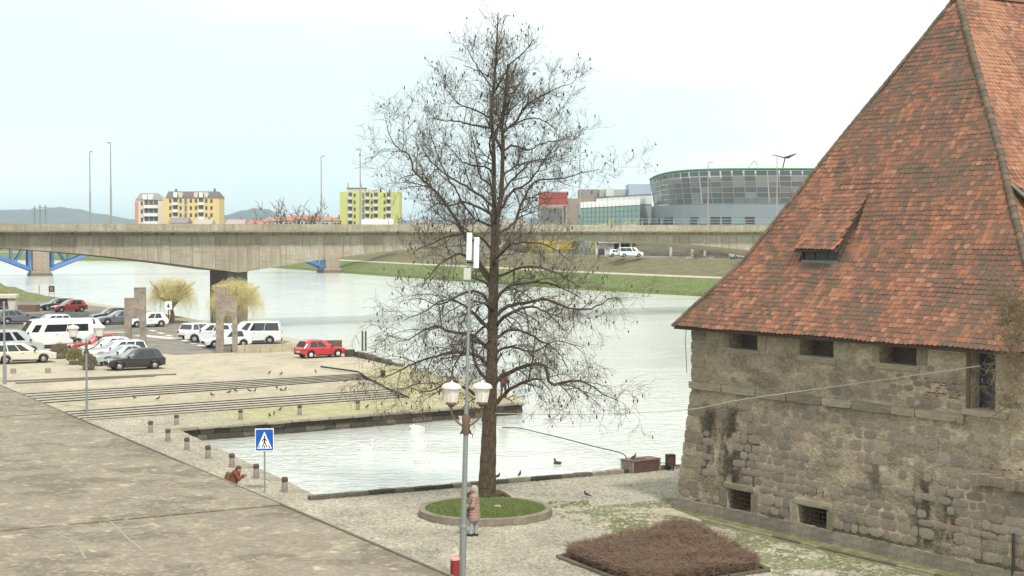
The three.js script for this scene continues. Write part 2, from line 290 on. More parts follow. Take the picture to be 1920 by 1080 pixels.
// stone walls round the pond: coping stones and face blocks, each its own piece
const stoneVariants = []; { const r = rng(91); for (let k = 0; k < 8; k++) { const g = new THREE.BoxGeometry(1, 1, 1, 3, 2, 2), p = g.attributes.position; for (let i = 0; i < p.count; i++) { const x = p.getX(i), y = p.getY(i), z = p.getZ(i), h = (s) => hash(Math.round(x * 6), Math.round(y * 6) + 50 * Math.round(z * 6), k * 31 + s) - 0.5; const e = Math.max(0, Math.abs(x) + Math.abs(y) + Math.abs(z) - 0.95); p.setXYZ(i, x * (1 - e * 0.09) + h(1) * 0.05, y * (1 - e * 0.12) + h(2) * 0.07, z * (1 - e * 0.12) + h(3) * 0.07); } g.computeVertexNormals(); stoneVariants.push(metric(g)); } }
function stoneRow(parent, a, b, y0, h, depth, each, mats, seed, side = 0, name = 'stone') {
  const r = rng(seed), d = b.clone().sub(a).setY(0), L = d.length(), n = V(-d.z, 0, d.x).normalize(); d.normalize(); let s = 0;
  while (s < L) {
    const w = Math.min(each * (0.7 + 0.6 * r()), L - s + 0.02), m = new THREE.Mesh(stoneVariants[r() * 8 | 0], mats[r() * mats.length | 0]);
    m.name = name; m.castShadow = m.receiveShadow = true; m.position.copy(a).addScaledVector(d, s + w / 2).addScaledVector(n, side + (r() - 0.5) * 0.03).setY(y0 + h / 2 + (r() - 0.5) * 0.02);
    m.scale.set(w * 0.985, h * (0.94 + 0.1 * r()), depth * (0.94 + 0.1 * r())); m.rotation.y = Math.atan2(-d.z, d.x); parent.add(m); s += w;
  }
}
{
  const w1 = thing('quay_wall', 'dark stained stone quay wall along the far side of the pond', 'wall');
  for (let k = 0; k < 3; k++) stoneRow(w1, pondC, tip, -0.92 + k * 0.28, 0.29, 0.3, 0.75, [MAT.quayDark, MAT.quayStone, MAT.quayDark], 300 + k, -0.02);
  stoneRow(w1, pondC, tip, -0.08, 0.14, 0.62, 1.3, [MAT.coping, MAT.copingB], 310, 0.1, 'coping_stone');
  for (let k = 0; k < 3; k++) stoneRow(w1, tip, P(930, 728), -0.92 + k * 0.28, 0.29, 0.3, 0.8, [MAT.quayDark, MAT.quayStone], 320 + k);
  const w2 = thing('quay_kerb', 'rough low kerb of grey stones along near side of the pond', 'kerb');
  stoneRow(w2, pondA, pondB, -0.02, 0.2, 0.34, 0.85, [MAT.quayStone, MAT.quayDark, MAT.quayStone, MAT.copingB], 330, 0.05, 'kerb_stone');
  for (let k = 0; k < 2; k++) stoneRow(w2, pondA, pondB, -0.75 + k * 0.36, 0.37, 0.3, 0.9, [MAT.quayDark, MAT.quayStone], 340 + k);
  const w3 = thing('quay_edge', 'pale stone coping on the sloping left edge of the pond', 'kerb');
  stoneRow(w3, pondC, pondA, -0.075, 0.1, 0.7, 1.1, [MAT.coping, MAT.coping, MAT.copingB], 350, -0.25, 'coping_stone');
  for (let k = 0; k < 2; k++) stoneRow(w3, pondC, pondA, -0.8 + k * 0.38, 0.38, 0.3, 0.9, [MAT.quayDark, MAT.quayStone], 360 + k);
}

// far bank: foot at the water, grass, a path, scrub slope, then flat land to the horizon
{
  const foot = [[1760, 580], [1600, 571], [1420, 561], [1310, 556], [1180, 549], [1000, 538], [840, 526.5], [690, 516], [600, 509], [500, 501.5], [400, 494.5], [240, 490], [100, 488], [-60, 486], [-400, 484]].map(([x, y]) => onLevel(x, y, -0.72));
  const out = foot.map((p, i) => { const d = foot[Math.min(i + 1, foot.length - 1)].clone().sub(foot[Math.max(i - 1, 0)]).setY(0).normalize(); return V(-d.z, 0, d.x).multiplyScalar(-1).dot(V(0.6, 0, -0.8)) > 0 ? V(d.z, 0, -d.x) : V(-d.z, 0, d.x); });
  const strip = (o0, y0, o1, y1, bumpy, seed) => {
    const p = [], r = rng(seed), pt = (i, o, y, t) => foot[i].clone().addScaledVector(out[i], o).setY(y);
    const rows = 5, grid = []; for (let i = 0; i < foot.length - 1; i++) for (let s = 0; s < 6; s++) { const col = []; for (let k = 0; k <= rows; k++) { const a = pt(i, lerp(o0, o1, k / rows), lerp(y0, y1, k / rows)), b = pt(i + 1, lerp(o0, o1, k / rows), lerp(y0, y1, k / rows)); col.push(a.lerp(b, s / 6)); if (k && k < rows) col[k].y += (r() - 0.5) * bumpy; } grid.push(col); }
    for (let i = 0; i < grid.length - 1; i++) for (let k = 0; k < rows; k++) for (const q of [grid[i][k], grid[i + 1][k], grid[i][k + 1], grid[i + 1][k], grid[i + 1][k + 1], grid[i][k + 1]]) p.push(q.x, q.y, q.z);
    const g = new THREE.BufferGeometry(); g.setAttribute('position', new THREE.Float32BufferAttribute(p, 3)); g.computeVertexNormals(); return g;
  };
  struct('far_bank', [strip(0, -0.9, 1.2, 0.0, 0.25, 1), strip(1.2, 0.0, 9, 2.1, 0.25, 2)], MAT.bank);
  struct('footpath', strip(9, 2.1, 11.4, 2.3, 0, 3), MAT.path);
  struct('scrub_slope', strip(11.4, 2.3, 21, 5.2, 0.5, 4), grained([0.2, 0.175, 0.085], 5, 1, 0.1));
  struct('riverside_road', strip(21, 5.2, 30, 5.25, 0, 5), MAT.asphalt);
  const edge = foot.map((p, i) => p.clone().addScaledVector(out[i], 30));
  struct('far_land', slab([...edge, V(-6500, 0, -700), V(-6500, 0, -7500), V(6500, 0, -7500), V(6500, 0, -150)], 5.22, 2), MAT.field);
  // hills on the horizon
  const ridge = (pts, d, seed) => {
    const r = rng(seed), p = [], cols = []; const xs = pts.map((q) => q[0]);
    for (let x = xs[0]; x <= xs[xs.length - 1]; x += 5) { let i = 0; while (i < pts.length - 2 && pts[i + 1][0] < x) i++; const y = lerp(pts[i][1], pts[i + 1][1], smooth(0, 1, (x - pts[i][0]) / (pts[i + 1][0] - pts[i][0]))); const T = atDepth(x, y - r() * 1.3, d); cols.push([T.clone().setZ(T.z + 900).setY(4), T.clone().setZ(T.z + 320).setY(lerp(4, T.y, 0.62 + r() * 0.05)), T, T.clone().setZ(T.z - 900).setY(4)]); }
    for (let i = 0; i < cols.length - 1; i++) for (let k = 0; k < 3; k++) for (const q of [cols[i][k], cols[i + 1][k], cols[i][k + 1], cols[i + 1][k], cols[i + 1][k + 1], cols[i][k + 1]]) p.push(q.x, q.y, q.z);
    const g = new THREE.BufferGeometry(); g.setAttribute('position', new THREE.Float32BufferAttribute(p, 3)); g.computeVertexNormals(); return g;
  };
  struct('hill', [ridge([[-400, 404], [-150, 392], [0, 394], [60, 393], [110, 389], [140, 392], [190, 402], [250, 412], [330, 418]], 5200, 8), ridge([[395, 412], [430, 403], [455, 395], [480, 391], [505, 393], [520, 404], [560, 410], [700, 414], [1000, 410], [1400, 416]], 4600, 9)], MAT.hill);
}

// ---------- concrete road bridge ----------
const BRIDGE_TURN = 29 * Math.PI / 180, bridgeBase = V(-30.3, 0, -178), HALF = 43.5;
const bx = V(Math.cos(BRIDGE_TURN), 0, -Math.sin(BRIDGE_TURN)), bz = V(Math.sin(BRIDGE_TURN), 0, Math.cos(BRIDGE_TURN));
const bridgePoint = (t, y, z) => bridgeBase.clone().addScaledVector(bx, t).addScaledVector(bz, z).setY(y);
const bridgeT = (px, z = 0) => { const p = bridgeBase.clone().addScaledVector(bz, z), k = (px - 960) / FOCAL; return (-k * p.z - p.x) / (bx.x + k * bx.z); };
{
  const b = thing('concrete_bridge', 'long haunched concrete road bridge crossing the river', 'bridge', bridgeBase, BRIDGE_TURN);
  const under = (t) => { const m = Math.abs((((t + HALF) % (2 * HALF)) + 2 * HALF) % (2 * HALF) - HALF); return 9.3 - 3.55 * Math.pow(1 - m / HALF, 1.9); };
  const T0 = -64, T1 = 118, top = 10.3, pts = [[T0, top]];
  for (let t = T0; t <= T1; t += 1.5) pts.push([t, under(t)]);
  pts.push([T1, top]);
  obj('girder', profile(pts.reverse(), 12).translate(0, 0, -12.05), MAT.concrete, b);
  const r = rng(5), seg = 2.55, webTex = texture(1024, (u, v) => { const n = fbm(u, v, 80, 3, 701), b = fbm(u, v, 6, 5, 703), l = smooth(0.54, 0.66, fbm(u, v * 0.05, 48, 3, 707)), k = smooth(0.55, 0.7, fbm(u, v * 0.07, 40, 3, 709)), h = smooth(0.5, 0.7, fbm(u * 0.1, v, 40, 3, 711)); let c = mix3(rgb(150, 143, 127), rgb(167, 160, 143), b); c = mix3(c, rgb(190, 182, 162), l * 0.35); c = mix3(c, rgb(116, 109, 96), k * 0.3); c = mix3(c, rgb(136, 126, 106), h * 0.35); return c.map((x) => x + (n - 0.5) * 0.08); }),
    tone = [0xffffff, 0xf6f3ee, 0xece9e4].map((c) => new THREE.MeshStandardMaterial({ color: c, map: scaled(webTex, 9, 9), roughness: 0.95, bumpMap: scaled(grainBump, 2.4), bumpScale: 0.01 }));
  for (let t = T0; t < T1; t += seg) {
    const a = t + 0.025, c = t + seg - 0.025, q = [[a, under(a) + 0.01], [(a + c) / 2, under((a + c) / 2) + 0.01], [c, under(c) + 0.01], [c, 9.84], [a, 9.84]], m = obj('web_panel', profile(q, 0.05 + r() * 0.012).translate(0, 0, -0.048), tone[r() * 3 | 0], b, false);
    metric(m.geometry, r() * 7, r() * 0.4);
  }
  obj('ledge', span(T0, T1, 9.85, 9.97, -0.05, 0.16), MAT.coping, b);
  obj('deck', span(T0, T1, 10.31, 10.58, -13.5, 1.28), MAT.concrete, b);
  obj('pavement', span(T0, T1, 10.585, 10.7, -1.2, 1.1), MAT.asphalt, b);
  for (let t = T0; t < T1; t += 5.1) { const m = obj('parapet_panel', span(t + 0.012, t + 5.088, 10.42, 11.18, 1.1, 1.34), tone[r() * 3 | 0], b, false); metric(m.geometry, r() * 7, r() * 5); }
  obj('rear_parapet', span(T0, T1, 10.42, 11.1, -13.6, -13.35), MAT.concrete, b);
  for (const t of [0, 2 * HALF]) obj('pier', span(t - 1.15, t + 1.15, -4, under(t) + 0.3, -6.9, -0.7), grained([0.17, 0.155, 0.125], 2, 0.95, 0.01), b);
  obj('abutment', span(T1 - 0.5, T1 + 8, 0, 10.3, -11.4, 1.2), MAT.concrete, b);
  const rail = (z, t0, t1, name) => { for (let t = t0; t < t1; t += 1.9) obj('railing_post', span(t - 0.035, t + 0.035, 11.1, 11.98, z - 0.035, z + 0.035), MAT.galvanised, b); for (const y of [11.95, 11.58]) obj('railing_bar', span(t0, t1, y - 0.03, y + 0.03, z - 0.03, z + 0.03), MAT.galvanised, b); };
  rail(1.2, 50, T1);
  // tall street lamps on both edges of the deck
  const lampMat = std([0.34, 0.30, 0.29], 0.55, { metalness: 0.3 });
  for (const [px, py, z, lab] of [[170, 285, -11, 'left of the pair'], [209, 267, 0.6, 'right and taller of the pair'], [603, 293, -11, 'standing between the two apartment blocks'], [676, 280, 0.6, 'standing in front of the lime apartment tower'], [1087, 287, -11, 'right of the bare tree above the red sign'], [1327, 305, -11, 'left one in front of the glass mall'], [1456, 291, 0.6, 'right one in front of the glass mall']]) {
    const t = bridgeT(px, z), p = bridgePoint(t, 10.58, z), topY = atDepth(px, py, -p.z).y, h = topY - 10.58;
    const l = thing('street_lamp', 'tall thin street lamp on the bridge, ' + lab, 'street lamp', p, BRIDGE_TURN, 'lamps along the bridge');
    obj('pole', lathe([[0.11, 0], [0.1, h * 0.45], [0.075, h * 0.5], [0.05, h]], 8), lampMat, l);
    const armDir = z > 0 ? -1 : 1; obj('arm', box(0.05, 0.05, 0.7, 0, h - 0.02, armDir * 0.33), lampMat, l); obj('lamp_head', box(0.2, 0.1, 0.55, 0, h, armDir * 0.75), lampMat, l);
  }
}

// ---------- blue steel railway bridge upstream ----------
{
  const blue = std([0.035, 0.13, 0.36], 0.5), p0 = onLevel(75, 517, -0.7), turn = 24 * Math.PI / 180;
  const b = thing('railway_bridge', 'blue steel truss railway bridge on stone piers upstream', 'bridge', p0.setY(0), turn);
  const stone = grained([0.42, 0.33, 0.26], 1.6), k = -p0.z / 402;
  const truss = (x, full, mat = stone) => {
    obj('pier', [box(3.9, 8, 5, x, 3, 0), box(4.9, 0.6, 6.2, x, 0.25, 0)], mat, b); obj('pier_foot', box(5.4, 1.6, 7, x, -0.9, 0), grained([0.2, 0.18, 0.14], 1.6), b);
    for (const s of full) { for (const z of [2.2, -2.2]) {
      obj('arch_rib', bar(V(x + s * 2.3, 0.9, z), V(x + s * 19, 7.6, z), 0.5, 0.9), blue, b);
      obj('post', bar(V(x + s * 2.9, 0.6, z), V(x + s * 2.9, 8.6, z), 0.5), blue, b);
      for (const [a, c, y0, y1] of [[3, 6, 8.2, 3.0], [7, 7, 2.8, 8.4], [7, 11, 8.2, 5.0], [11.3, 11.3, 4.7, 8.4]]) obj('brace', bar(V(x + s * a, y0, z), V(x + s * c, y1, z), 0.28), blue, b);
      obj('chord', bar(V(x + s * 2, 8.5, z), V(x + s * 21, 8.5, z), 0.4, 0.7), blue, b);
    } }
  };
  truss(0, [-1, 1]); const far = bx.clone(); truss(76, [-1]);
  obj('deck', span(-60, 96, 8.9, 10.0, -3, 3), std([0.12, 0.11, 0.1], 0.8), b);
}

// ---------- old stone tower with the tiled hip roof ----------
const TOWER_TURN = -57 * Math.PI / 180, towerBase = V(6.7, 0, -59.3), WALL_LEN = 16.3, STRING_Y = 4.62, EAVE_Y = 6.86, BATTER = 0.42;
{
  const tw = thing('stone_tower', 'old rough stone tower with steep red tiled hip roof', 'tower', towerBase, TOWER_TURN); tw.updateMatrixWorld(true);
  const inv = tw.matrixWorld.clone().invert(), L = (px, py, z0 = 0) => { const n = V(0, 0, 1).transformDirection(tw.matrixWorld), p = V(0, 0, z0).applyMatrix4(tw.matrixWorld); return onPlane(px, py, p, n).applyMatrix4(inv); };
  const zb = (y) => BATTER * (1 - clamp(y / STRING_Y));
  // masonry surface: lime mortar with soot runs, damp and patches of old render
  const wallTex = texture(2048, (u, v) => {
    const x = u * 16.4, y = v * 8.2, n = fbm(u, v, 160, 3, 201), b = fbm(u, v, 8, 5, 203), m = fbm(u, v, 24, 4, 207), r = fbm(u, v * 0.25, 48, 3, 211);
    let c = mix3(rgb(142, 129, 110), rgb(162, 148, 127), b); c = mix3(c, rgb(182, 168, 146), smooth(0.55, 0.66, m) * 0.5); c = mix3(c, rgb(104, 94, 80), smooth(0.52, 0.68, fbm(u, v, 13, 5, 213)) * 0.5);
    for (const [sx, w, y0, y1, s] of [[1.05, 0.5, 1.2, 4.2, 1], [2.5, 0.8, 0.9, 4.3, 1], [3.5, 0.35, 1.0, 4.1, 0.9], [9.4, 0.35, 1.6, 3.2, 0.6], [11.6, 0.7, 0.3, 3.0, 0.9], [12.6, 0.5, 0.2, 2.7, 0.9], [14.2, 0.5, 0, 2.2, 0.7]]) { const d = Math.abs(x - sx - (r - 0.5) * 0.9) / w; if (d < 1 && y > y0 && y < y1) c = mix3(c, rgb(62, 56, 46), (1 - d * d) * s * smooth(0.3, 0.52, r * 0.6 + m * 0.4) * smooth(y0, y0 + 0.5, y) * smooth(y1, y1 - 0.6, y)); }
    if (y < 1.3) c = mix3(c, rgb(84, 82, 56), smooth(0.46, 0.6, fbm(u, v, 20, 5, 217)) * clamp((1.3 - y) * 1.3));
    return c.map((q) => q + (n - 0.5) * 0.2);
  });
  wallTex.repeat.set(1 / 16.4, 1 / 8.2);
  const wallBump = texture(1024, (u, v) => 0.6 * fbm(u, v, 24, 5, 221) + 0.4 * fbm(u, v, 90, 3, 223), false);
  const wallMat = new THREE.MeshStandardMaterial({ map: wallTex, roughness: 0.97, bumpMap: scaled(wallBump, 4), bumpScale: 0.045 });
  const plain = grained([0.24, 0.215, 0.16], 1.6, 0.97, 0.03);
  const openings = [];
  const hole = (px0, py0, px1, py1, z0, depth) => { const a = L(px0, py0, z0), b = L(px1, py1, z0), h = { x0: a.x, x1: b.x, y0: L((px0 + px1) / 2, py1, z0).y, y1: L((px0 + px1) / 2, py0, z0).y, depth }; openings.push(h); return h; };
  const loops = [hole(1368, 612, 1421, 655, 0, 0.75), hole(1500, 620, 1563, 668, 0, 0.75), hole(1650, 630, 1719, 683, 0, 0.75)];
  const doorway = hole(1820, 652, 1866, 768, 0, 0.5);
  const grates = [hole(1365, 920, 1409, 961, 0.34, 1.3), hole(1498, 951, 1551, 993, 0.34, 1.3)];
  for (const h of loops) h.y1 = Math.min(h.y1, EAVE_Y - 0.12);
  const ev = new Evaluator(); ev.useGroups = false;
  const cut = (g, holes) => { let b = new Brush(metric(joined(g))); b.updateMatrixWorld(); for (const h of holes) { const c = new Brush(metric(joined(span(h.x0, h.x1, h.y0, h.y1, -h.depth, 1.2)))); c.updateMatrixWorld(); b = ev.evaluate(b, c, SUBTRACTION); } return b.geometry; };
  const W = WALL_LEN;
  const upper = obj('upper_wall', cut(span(0, W, STRING_Y, EAVE_Y + 0.15, -1.4, 0), [...loops, doorway]), wallMat, tw);
  const lower = obj('lower_wall', cut(hexa([V(0 - BATTER, -0.6, -1.4), V(0 - BATTER, -0.6, BATTER * 1.13), V(W + BATTER, -0.6, BATTER * 1.13), V(W + BATTER, -0.6, -1.4), V(0, STRING_Y, -1.4), V(0, STRING_Y, 0.02), V(W, STRING_Y, 0.02), V(W, STRING_Y, -1.4)]), [...grates, { ...doorway, y1: STRING_Y + 0.5 }]), wallMat, tw);
  obj('rear_wall', [span(0, 1.3, -0.6, EAVE_Y + 0.15, -20, -1.42), span(W - 1.3, W, -0.6, EAVE_Y + 0.15, -20, -1.42), span(0, W, -0.6, EAVE_Y + 0.15, -21, -20)], plain, tw);
  // dark boards closing the loopholes, the steel door, grilles
  for (const h of loops) obj('shutter', span(h.x0 - 0.02, h.x1 + 0.02, h.y0, h.y1, -0.8, -0.62), grained([0.12, 0.095, 0.07], 0.6), tw);
  { const d = obj('door', span(doorway.x0 - 0.02, doorway.x1 + 0.02, doorway.y0, doorway.y1 + 0.05, -0.52, -0.42), std([0.035, 0.036, 0.04], 0.55), tw);
    obj('handle', box(0.04, 0.14, 0.05, doorway.x0 + 0.12, (doorway.y0 + doorway.y1) / 2 - 0.1, -0.4), MAT.galvanised, d);
    obj('door_jamb', span(doorway.x0 - 0.14, doorway.x0 - 0.003, doorway.y0, doorway.y1, -0.3, 0.035), grained([0.17, 0.1, 0.07], 0.6), tw); }
  for (const h of grates) {
    obj('cellar_back', span(h.x0 - 0.05, h.x1 + 0.05, h.y0 - 0.05, h.y1 + 0.05, -1.42, -1.25), plain, tw);
    const n = 7; for (let k = 1; k < n; k++) obj('bar', bar(V(lerp(h.x0, h.x1, k / n), h.y0, 0.16), V(lerp(h.x0, h.x1, k / n), h.y1, 0.16), 0.022), std([0.07, 0.045, 0.03], 0.8), tw);
    for (let k = 1; k < 5; k++) obj('bar', bar(V(h.x0, lerp(h.y0, h.y1, k / 5), 0.18), V(h.x1, lerp(h.y0, h.y1, k / 5), 0.18), 0.022), std([0.07, 0.045, 0.03], 0.8), tw);
  }
  // stones
  const r = rng(77), stoneMats = [[0.315, 0.262, 0.195], [0.32, 0.275, 0.215], [0.275, 0.235, 0.185], [0.35, 0.30, 0.23], [0.24, 0.208, 0.168], [0.30, 0.255, 0.2], [0.30, 0.24, 0.18]].map((c, i) => grained(c, 0.5 + i * 0.08, 0.97, 0.004));
  const pillow = []; for (let k = 0; k < 7; k++) { const n = 12, g = new THREE.BufferGeometry(), ring = (s, z) => Array.from({ length: n }, (_, i) => { const a = (i + (hash(i, k, 3) - 0.5) * 0.5) / n * Math.PI * 2, c = Math.cos(a), q = Math.sin(a), e = Math.pow(Math.pow(Math.abs(c), 9) + Math.pow(Math.abs(q), 9), -1 / 9) * (0.93 + 0.1 * hash(i, k, 9)); return V(c * e * 0.5 * s, q * e * 0.5 * s, z); });
    const a = ring(1, 0), b = ring(0.985, 0.6), c = ring(0.9, 1), p = []; for (let i = 0; i < n; i++) { const j = (i + 1) % n; for (const q of [a[i], a[j], b[j], a[i], b[j], b[i], b[i], b[j], c[j], b[i], c[j], c[i], c[i], c[j], V(0, 0, 1.05)]) p.push(q.x, q.y, q.z); }
    g.setAttribute('position', new THREE.Float32BufferAttribute(p, 3)); pillow.push(g); const m = mergeVertices(g, 1e-4); m.computeVertexNormals(); pillow[k] = metric(m); }
  const tilt = Math.atan(BATTER / STRING_Y), list = [];
  const clear = (x, y, w, h) => !openings.some((o) => x + w / 2 > o.x0 - 0.16 && x - w / 2 < o.x1 + 0.16 && y + h / 2 > o.y0 - 0.12 && y - h / 2 < o.y1 + 0.12);
  const course = (y0, y1, hMin, hMax, wMin, wMax, keep, proud, lean) => {
    for (let y = y0; y < y1;) { const h = lerp(hMin, hMax, r()); let x = (y < 4.4 ? -0.25 : 0.75) + r() * 0.2;
      while (x < W) { const w = lerp(wMin, wMax, r()), cx = x + w / 2, cy = y + h / 2 + (r() - 0.5) * 0.05, patch = fbm(cx / 16, cy / 16, 7, 3, 401);
        if (r() < keep * (0.3 + 1.5 * smooth(0.4, 0.62, patch)) && clear(cx, cy, w, h) && x + w < W) list.push({ x: cx, y: cy, w: w * (0.9 + 0.07 * r()), h: h * (0.88 + 0.08 * r()), d: proud * (0.5 + r()), rz: (r() - 0.5) * 0.12, lean, m: r() * 7 | 0, g: r() * 7 | 0 });
        x += w; }
      y += h; }
  };
  course(0.5, 4.45, 0.22, 0.4, 0.26, 0.75, 0.85, 0.02, true); course(STRING_Y + 0.25, 6.3, 0.12, 0.26, 0.14, 0.45, 0.2, 0.014, false);
  for (let x = -0.42; x < W;) { const w = 0.55 + r() * 0.7, m = new THREE.Mesh(stoneVariants[r() * 8 | 0], stoneMats[[2, 4, 5][r() * 3 | 0]]); m.name = 'plinth_stone'; m.castShadow = m.receiveShadow = true; m.position.set(x + w / 2, 0.13, zb(0.13) - 0.1 + r() * 0.03); m.scale.set(w * 1.01, 0.55 + r() * 0.08, 0.4); m.rotation.x = -tilt; tw.add(m); x += w; }
  const put = (s, m) => { m.position.set(s.x, s.y, (s.lean ? zb(s.y) : 0) - 0.012); m.rotation.set(s.lean ? -tilt : 0, 0, s.rz); m.scale.set(s.w, s.h, s.d + 0.012); };
  list.sort((a, b) => b.w * b.h - a.w * a.h);
  list.slice(0, 300).forEach((s) => { const m = new THREE.Mesh(pillow[s.g], stoneMats[s.m]); m.name = 'stone'; m.castShadow = m.receiveShadow = true; put(s, m); lower.add(m); });
  { const rest = list.slice(300), im = new THREE.InstancedMesh(pillow[0], grained([1, 1, 1], 0.5, 0.97, 0.004), rest.length), o = new THREE.Object3D(); im.name = 'small_stone'; im.userData.kind = 'stuff'; im.castShadow = im.receiveShadow = true;
    rest.forEach((s, i) => { put(s, o); o.updateMatrix(); im.setMatrixAt(i, o.matrix); im.setColorAt(i, stoneMats[s.m].color); }); lower.add(im); }
  // dressed stones: string course, quoins, window surrounds, sills
  const dress = [[0.37, 0.315, 0.22], [0.33, 0.28, 0.2], [0.40, 0.345, 0.25], [0.26, 0.22, 0.16]].map((c) => grained(c, 1.1, 0.96, 0.004)), dm = () => dress[r() * 4 | 0];
  const dressed = (name, x0, x1, y0, y1, z0, z1, parent = tw) => { const m = new THREE.Mesh(stoneVariants[r() * 8 | 0], dm()); m.name = name; m.castShadow = m.receiveShadow = true; m.position.set((x0 + x1) / 2, (y0 + y1) / 2, (z0 + z1) / 2); m.scale.set(x1 - x0, y1 - y0, z1 - z0); parent.add(m); return m; };
  for (let x = -0.12; x < doorway.x0 - 0.15;) { const w = 0.9 + r() * 1.1, e = Math.min(x + w, doorway.x0 - 0.15); dressed('string_course_block', x, e - 0.012, STRING_Y - 0.13 + (r() - 0.5) * 0.03, STRING_Y + 0.14, -0.2, 0.12 + r() * 0.03); x += w; }
  dressed('door_sill', doorway.x0 - 0.2, doorway.x1 + 0.5, doorway.y0 - 0.2, doorway.y0 - 0.02, -0.4, 0.14);
  for (let y = STRING_Y + 0.16, k = 0; y < EAVE_Y - 0.2; k++) { const h = 0.42 + r() * 0.12, w = k % 2 ? 0.72 : 1.05; dressed('quoin', -0.05, w, y, y + h - 0.02, -0.4, 0.03); y += h; }
  for (let y = 0.6, k = 0; y < STRING_Y - 0.6; k++) { const h = 0.4 + r() * 0.15, w = k % 2 ? 0.55 : 0.85, z = zb(y + h / 2), m = dressed('quoin', -0.05 - z, w, y, y + h - 0.02, z - 0.4, z + 0.03); m.rotation.x = -tilt; y += h; }
  for (const h of loops) { dressed('sill_stone', h.x0 - 0.1, h.x1 + 0.12, h.y0 - 0.2, h.y0 - 0.005, -0.3, 0.04); dressed('jamb_stone', h.x1 + 0.004, h.x1 + 0.42 + r() * 0.3, h.y0 + 0.02, h.y1, -0.3, 0.03); dressed('jamb_stone', h.x0 - 0.3 - r() * 0.3, h.x0 - 0.004, h.y0 + 0.02, h.y1, -0.3, 0.03); }
  for (const h of grates) { const z = zb(h.y0); dressed('sill_stone', h.x0 - 0.15, h.x1 + 0.15, h.y0 - 0.2, h.y0 - 0.006, z - 0.4, z + 0.03); dressed('lintel_stone', h.x0 - 0.2, h.x1 + 0.2, h.y1 + 0.006, h.y1 + 0.22, z - 0.4, z + 0.0); dressed('jamb_stone', h.x0 - 0.4, h.x0 - 0.006, h.y0, h.y1, z - 0.4, z + 0.0); dressed('jamb_stone', h.x1 + 0.006, h.x1 + 0.36, h.y0, h.y1, z - 0.4, z + 0.0); }
  // red bricks: relieving arches over the grilles and repairs at the right end
  const brickMats = [grained([0.22, 0.1, 0.065], 0.4), grained([0.17, 0.09, 0.065], 0.4), grained([0.26, 0.135, 0.09], 0.4)];
  const brick = (x, y, w, h, rz, proud = 0.03) => { const m = new THREE.Mesh(stoneVariants[r() * 8 | 0], brickMats[r() * 3 | 0]); m.name = 'brick'; m.castShadow = m.receiveShadow = true; m.position.set(x, y, (y < STRING_Y ? zb(y) : 0) - 0.03); m.scale.set(w, h, 0.06 + proud * r()); m.rotation.set(y < STRING_Y ? -tilt : 0, 0, rz); tw.add(m); };
  for (const [h, up] of [[grates[0], 0.55], [grates[1], 0.5]]) for (let k = 0; k < 11; k++) { const t = (k - 5) / 5; brick((h.x0 + h.x1) / 2 + t * 0.52, h.y1 + up - t * t * 0.06 + (r() - 0.5) * 0.03, 0.07, 0.26, -t * 0.1); }
  { const c = L(1868, 876, 0.3); for (let k = 0; k < 9; k++) for (let j = 0; j < 3; j++) if (r() < 0.8) brick(c.x + (k - 4) * 0.17 + (j % 2) * 0.08, c.y + (1 - j) * 0.075, 0.155, 0.06, 0, 0.05); }
  { const c = L(1765, 728, 0); for (let k = 0; k < 7; k++) for (let j = 0; j < 7; j++) if (r() < 0.6) brick(c.x + (k - 3) * 0.2 + (j % 2) * 0.1, c.y + (j - 3) * 0.085, 0.18, 0.06, 0, 0.02); }
  { const c = L(1880, 905, 0.3); for (let k = 0; k < 10; k++) { const m = dressed('ledge_stone', c.x - 1.1 + k * 0.3, c.x - 0.72 + k * 0.3, c.y - 0.1 - r() * 0.12, c.y + 0.12 + r() * 0.08, zb(c.y) - 0.2, zb(c.y) + 0.2 + r() * 0.12); m.material = dress[3]; } }
  { const a = L(1903, 1000, 0.4); obj('drain_pipe', cyl(0.05, 0.05, a.y + 0.4, a.x, (a.y - 0.4) / 2, 0.46, 10), std([0.03, 0.028, 0.026], 0.7), tw); }

  // ----- roof -----
  const over = 0.5, apex = V(W / 2, 0, -6.3); { const zt = L(1796, -6, apex.z); apex.x = zt.x; apex.y = zt.y; }
  const EL = V(-over, EAVE_Y - 0.1, over), ER = V(W + over, EAVE_Y - 0.1, over), rise = apex.y - EL.y;
  const kf = (f) => f < 0.8 ? 0.935 * f : lerp(0.748, 1, (f - 0.8) / 0.2), yf = (f) => apex.y - rise * f;
  const wob = (f, s) => 0.05 * Math.sin(f * 9 + s) * Math.sin(f * Math.PI), PL = (f) => V(lerp(apex.x, EL.x, kf(f)) + wob(f, 1), yf(f), lerp(apex.z, EL.z, kf(f))), PR = (f) => V(lerp(apex.x, ER.x, kf(f)) + wob(f, 4), yf(f), lerp(apex.z, ER.z, kf(f))), BACK = -21.5;
  const shell = [];
  const quad = (a, b, c, d) => { const g = new THREE.BufferGeometry(); g.setAttribute('position', new THREE.Float32BufferAttribute([a, b, c, a, c, d].flatMap((q) => [q.x, q.y, q.z]), 3)); g.computeVertexNormals(); return g; };
  const fs = [0.001, 0.2, 0.4, 0.6, 0.8, 0.9, 1];
  for (let i = 0; i < fs.length - 1; i++) { const a = PL(fs[i]), b = PR(fs[i]), c = PL(fs[i + 1]), d = PR(fs[i + 1]), back = (p) => p.clone().setZ(BACK); shell.push(quad(c, d, b, a), quad(d, back(d), back(b), b), quad(back(c), c, a, back(a)), quad(back(d), back(c), back(a), back(b))); }
  shell.push(quad(EL.clone(), V(EL.x, EL.y, BACK), V(ER.x, ER.y, BACK), ER.clone()));
  const roof = obj('roof', shell, std([0.07, 0.05, 0.04], 0.95), tw);
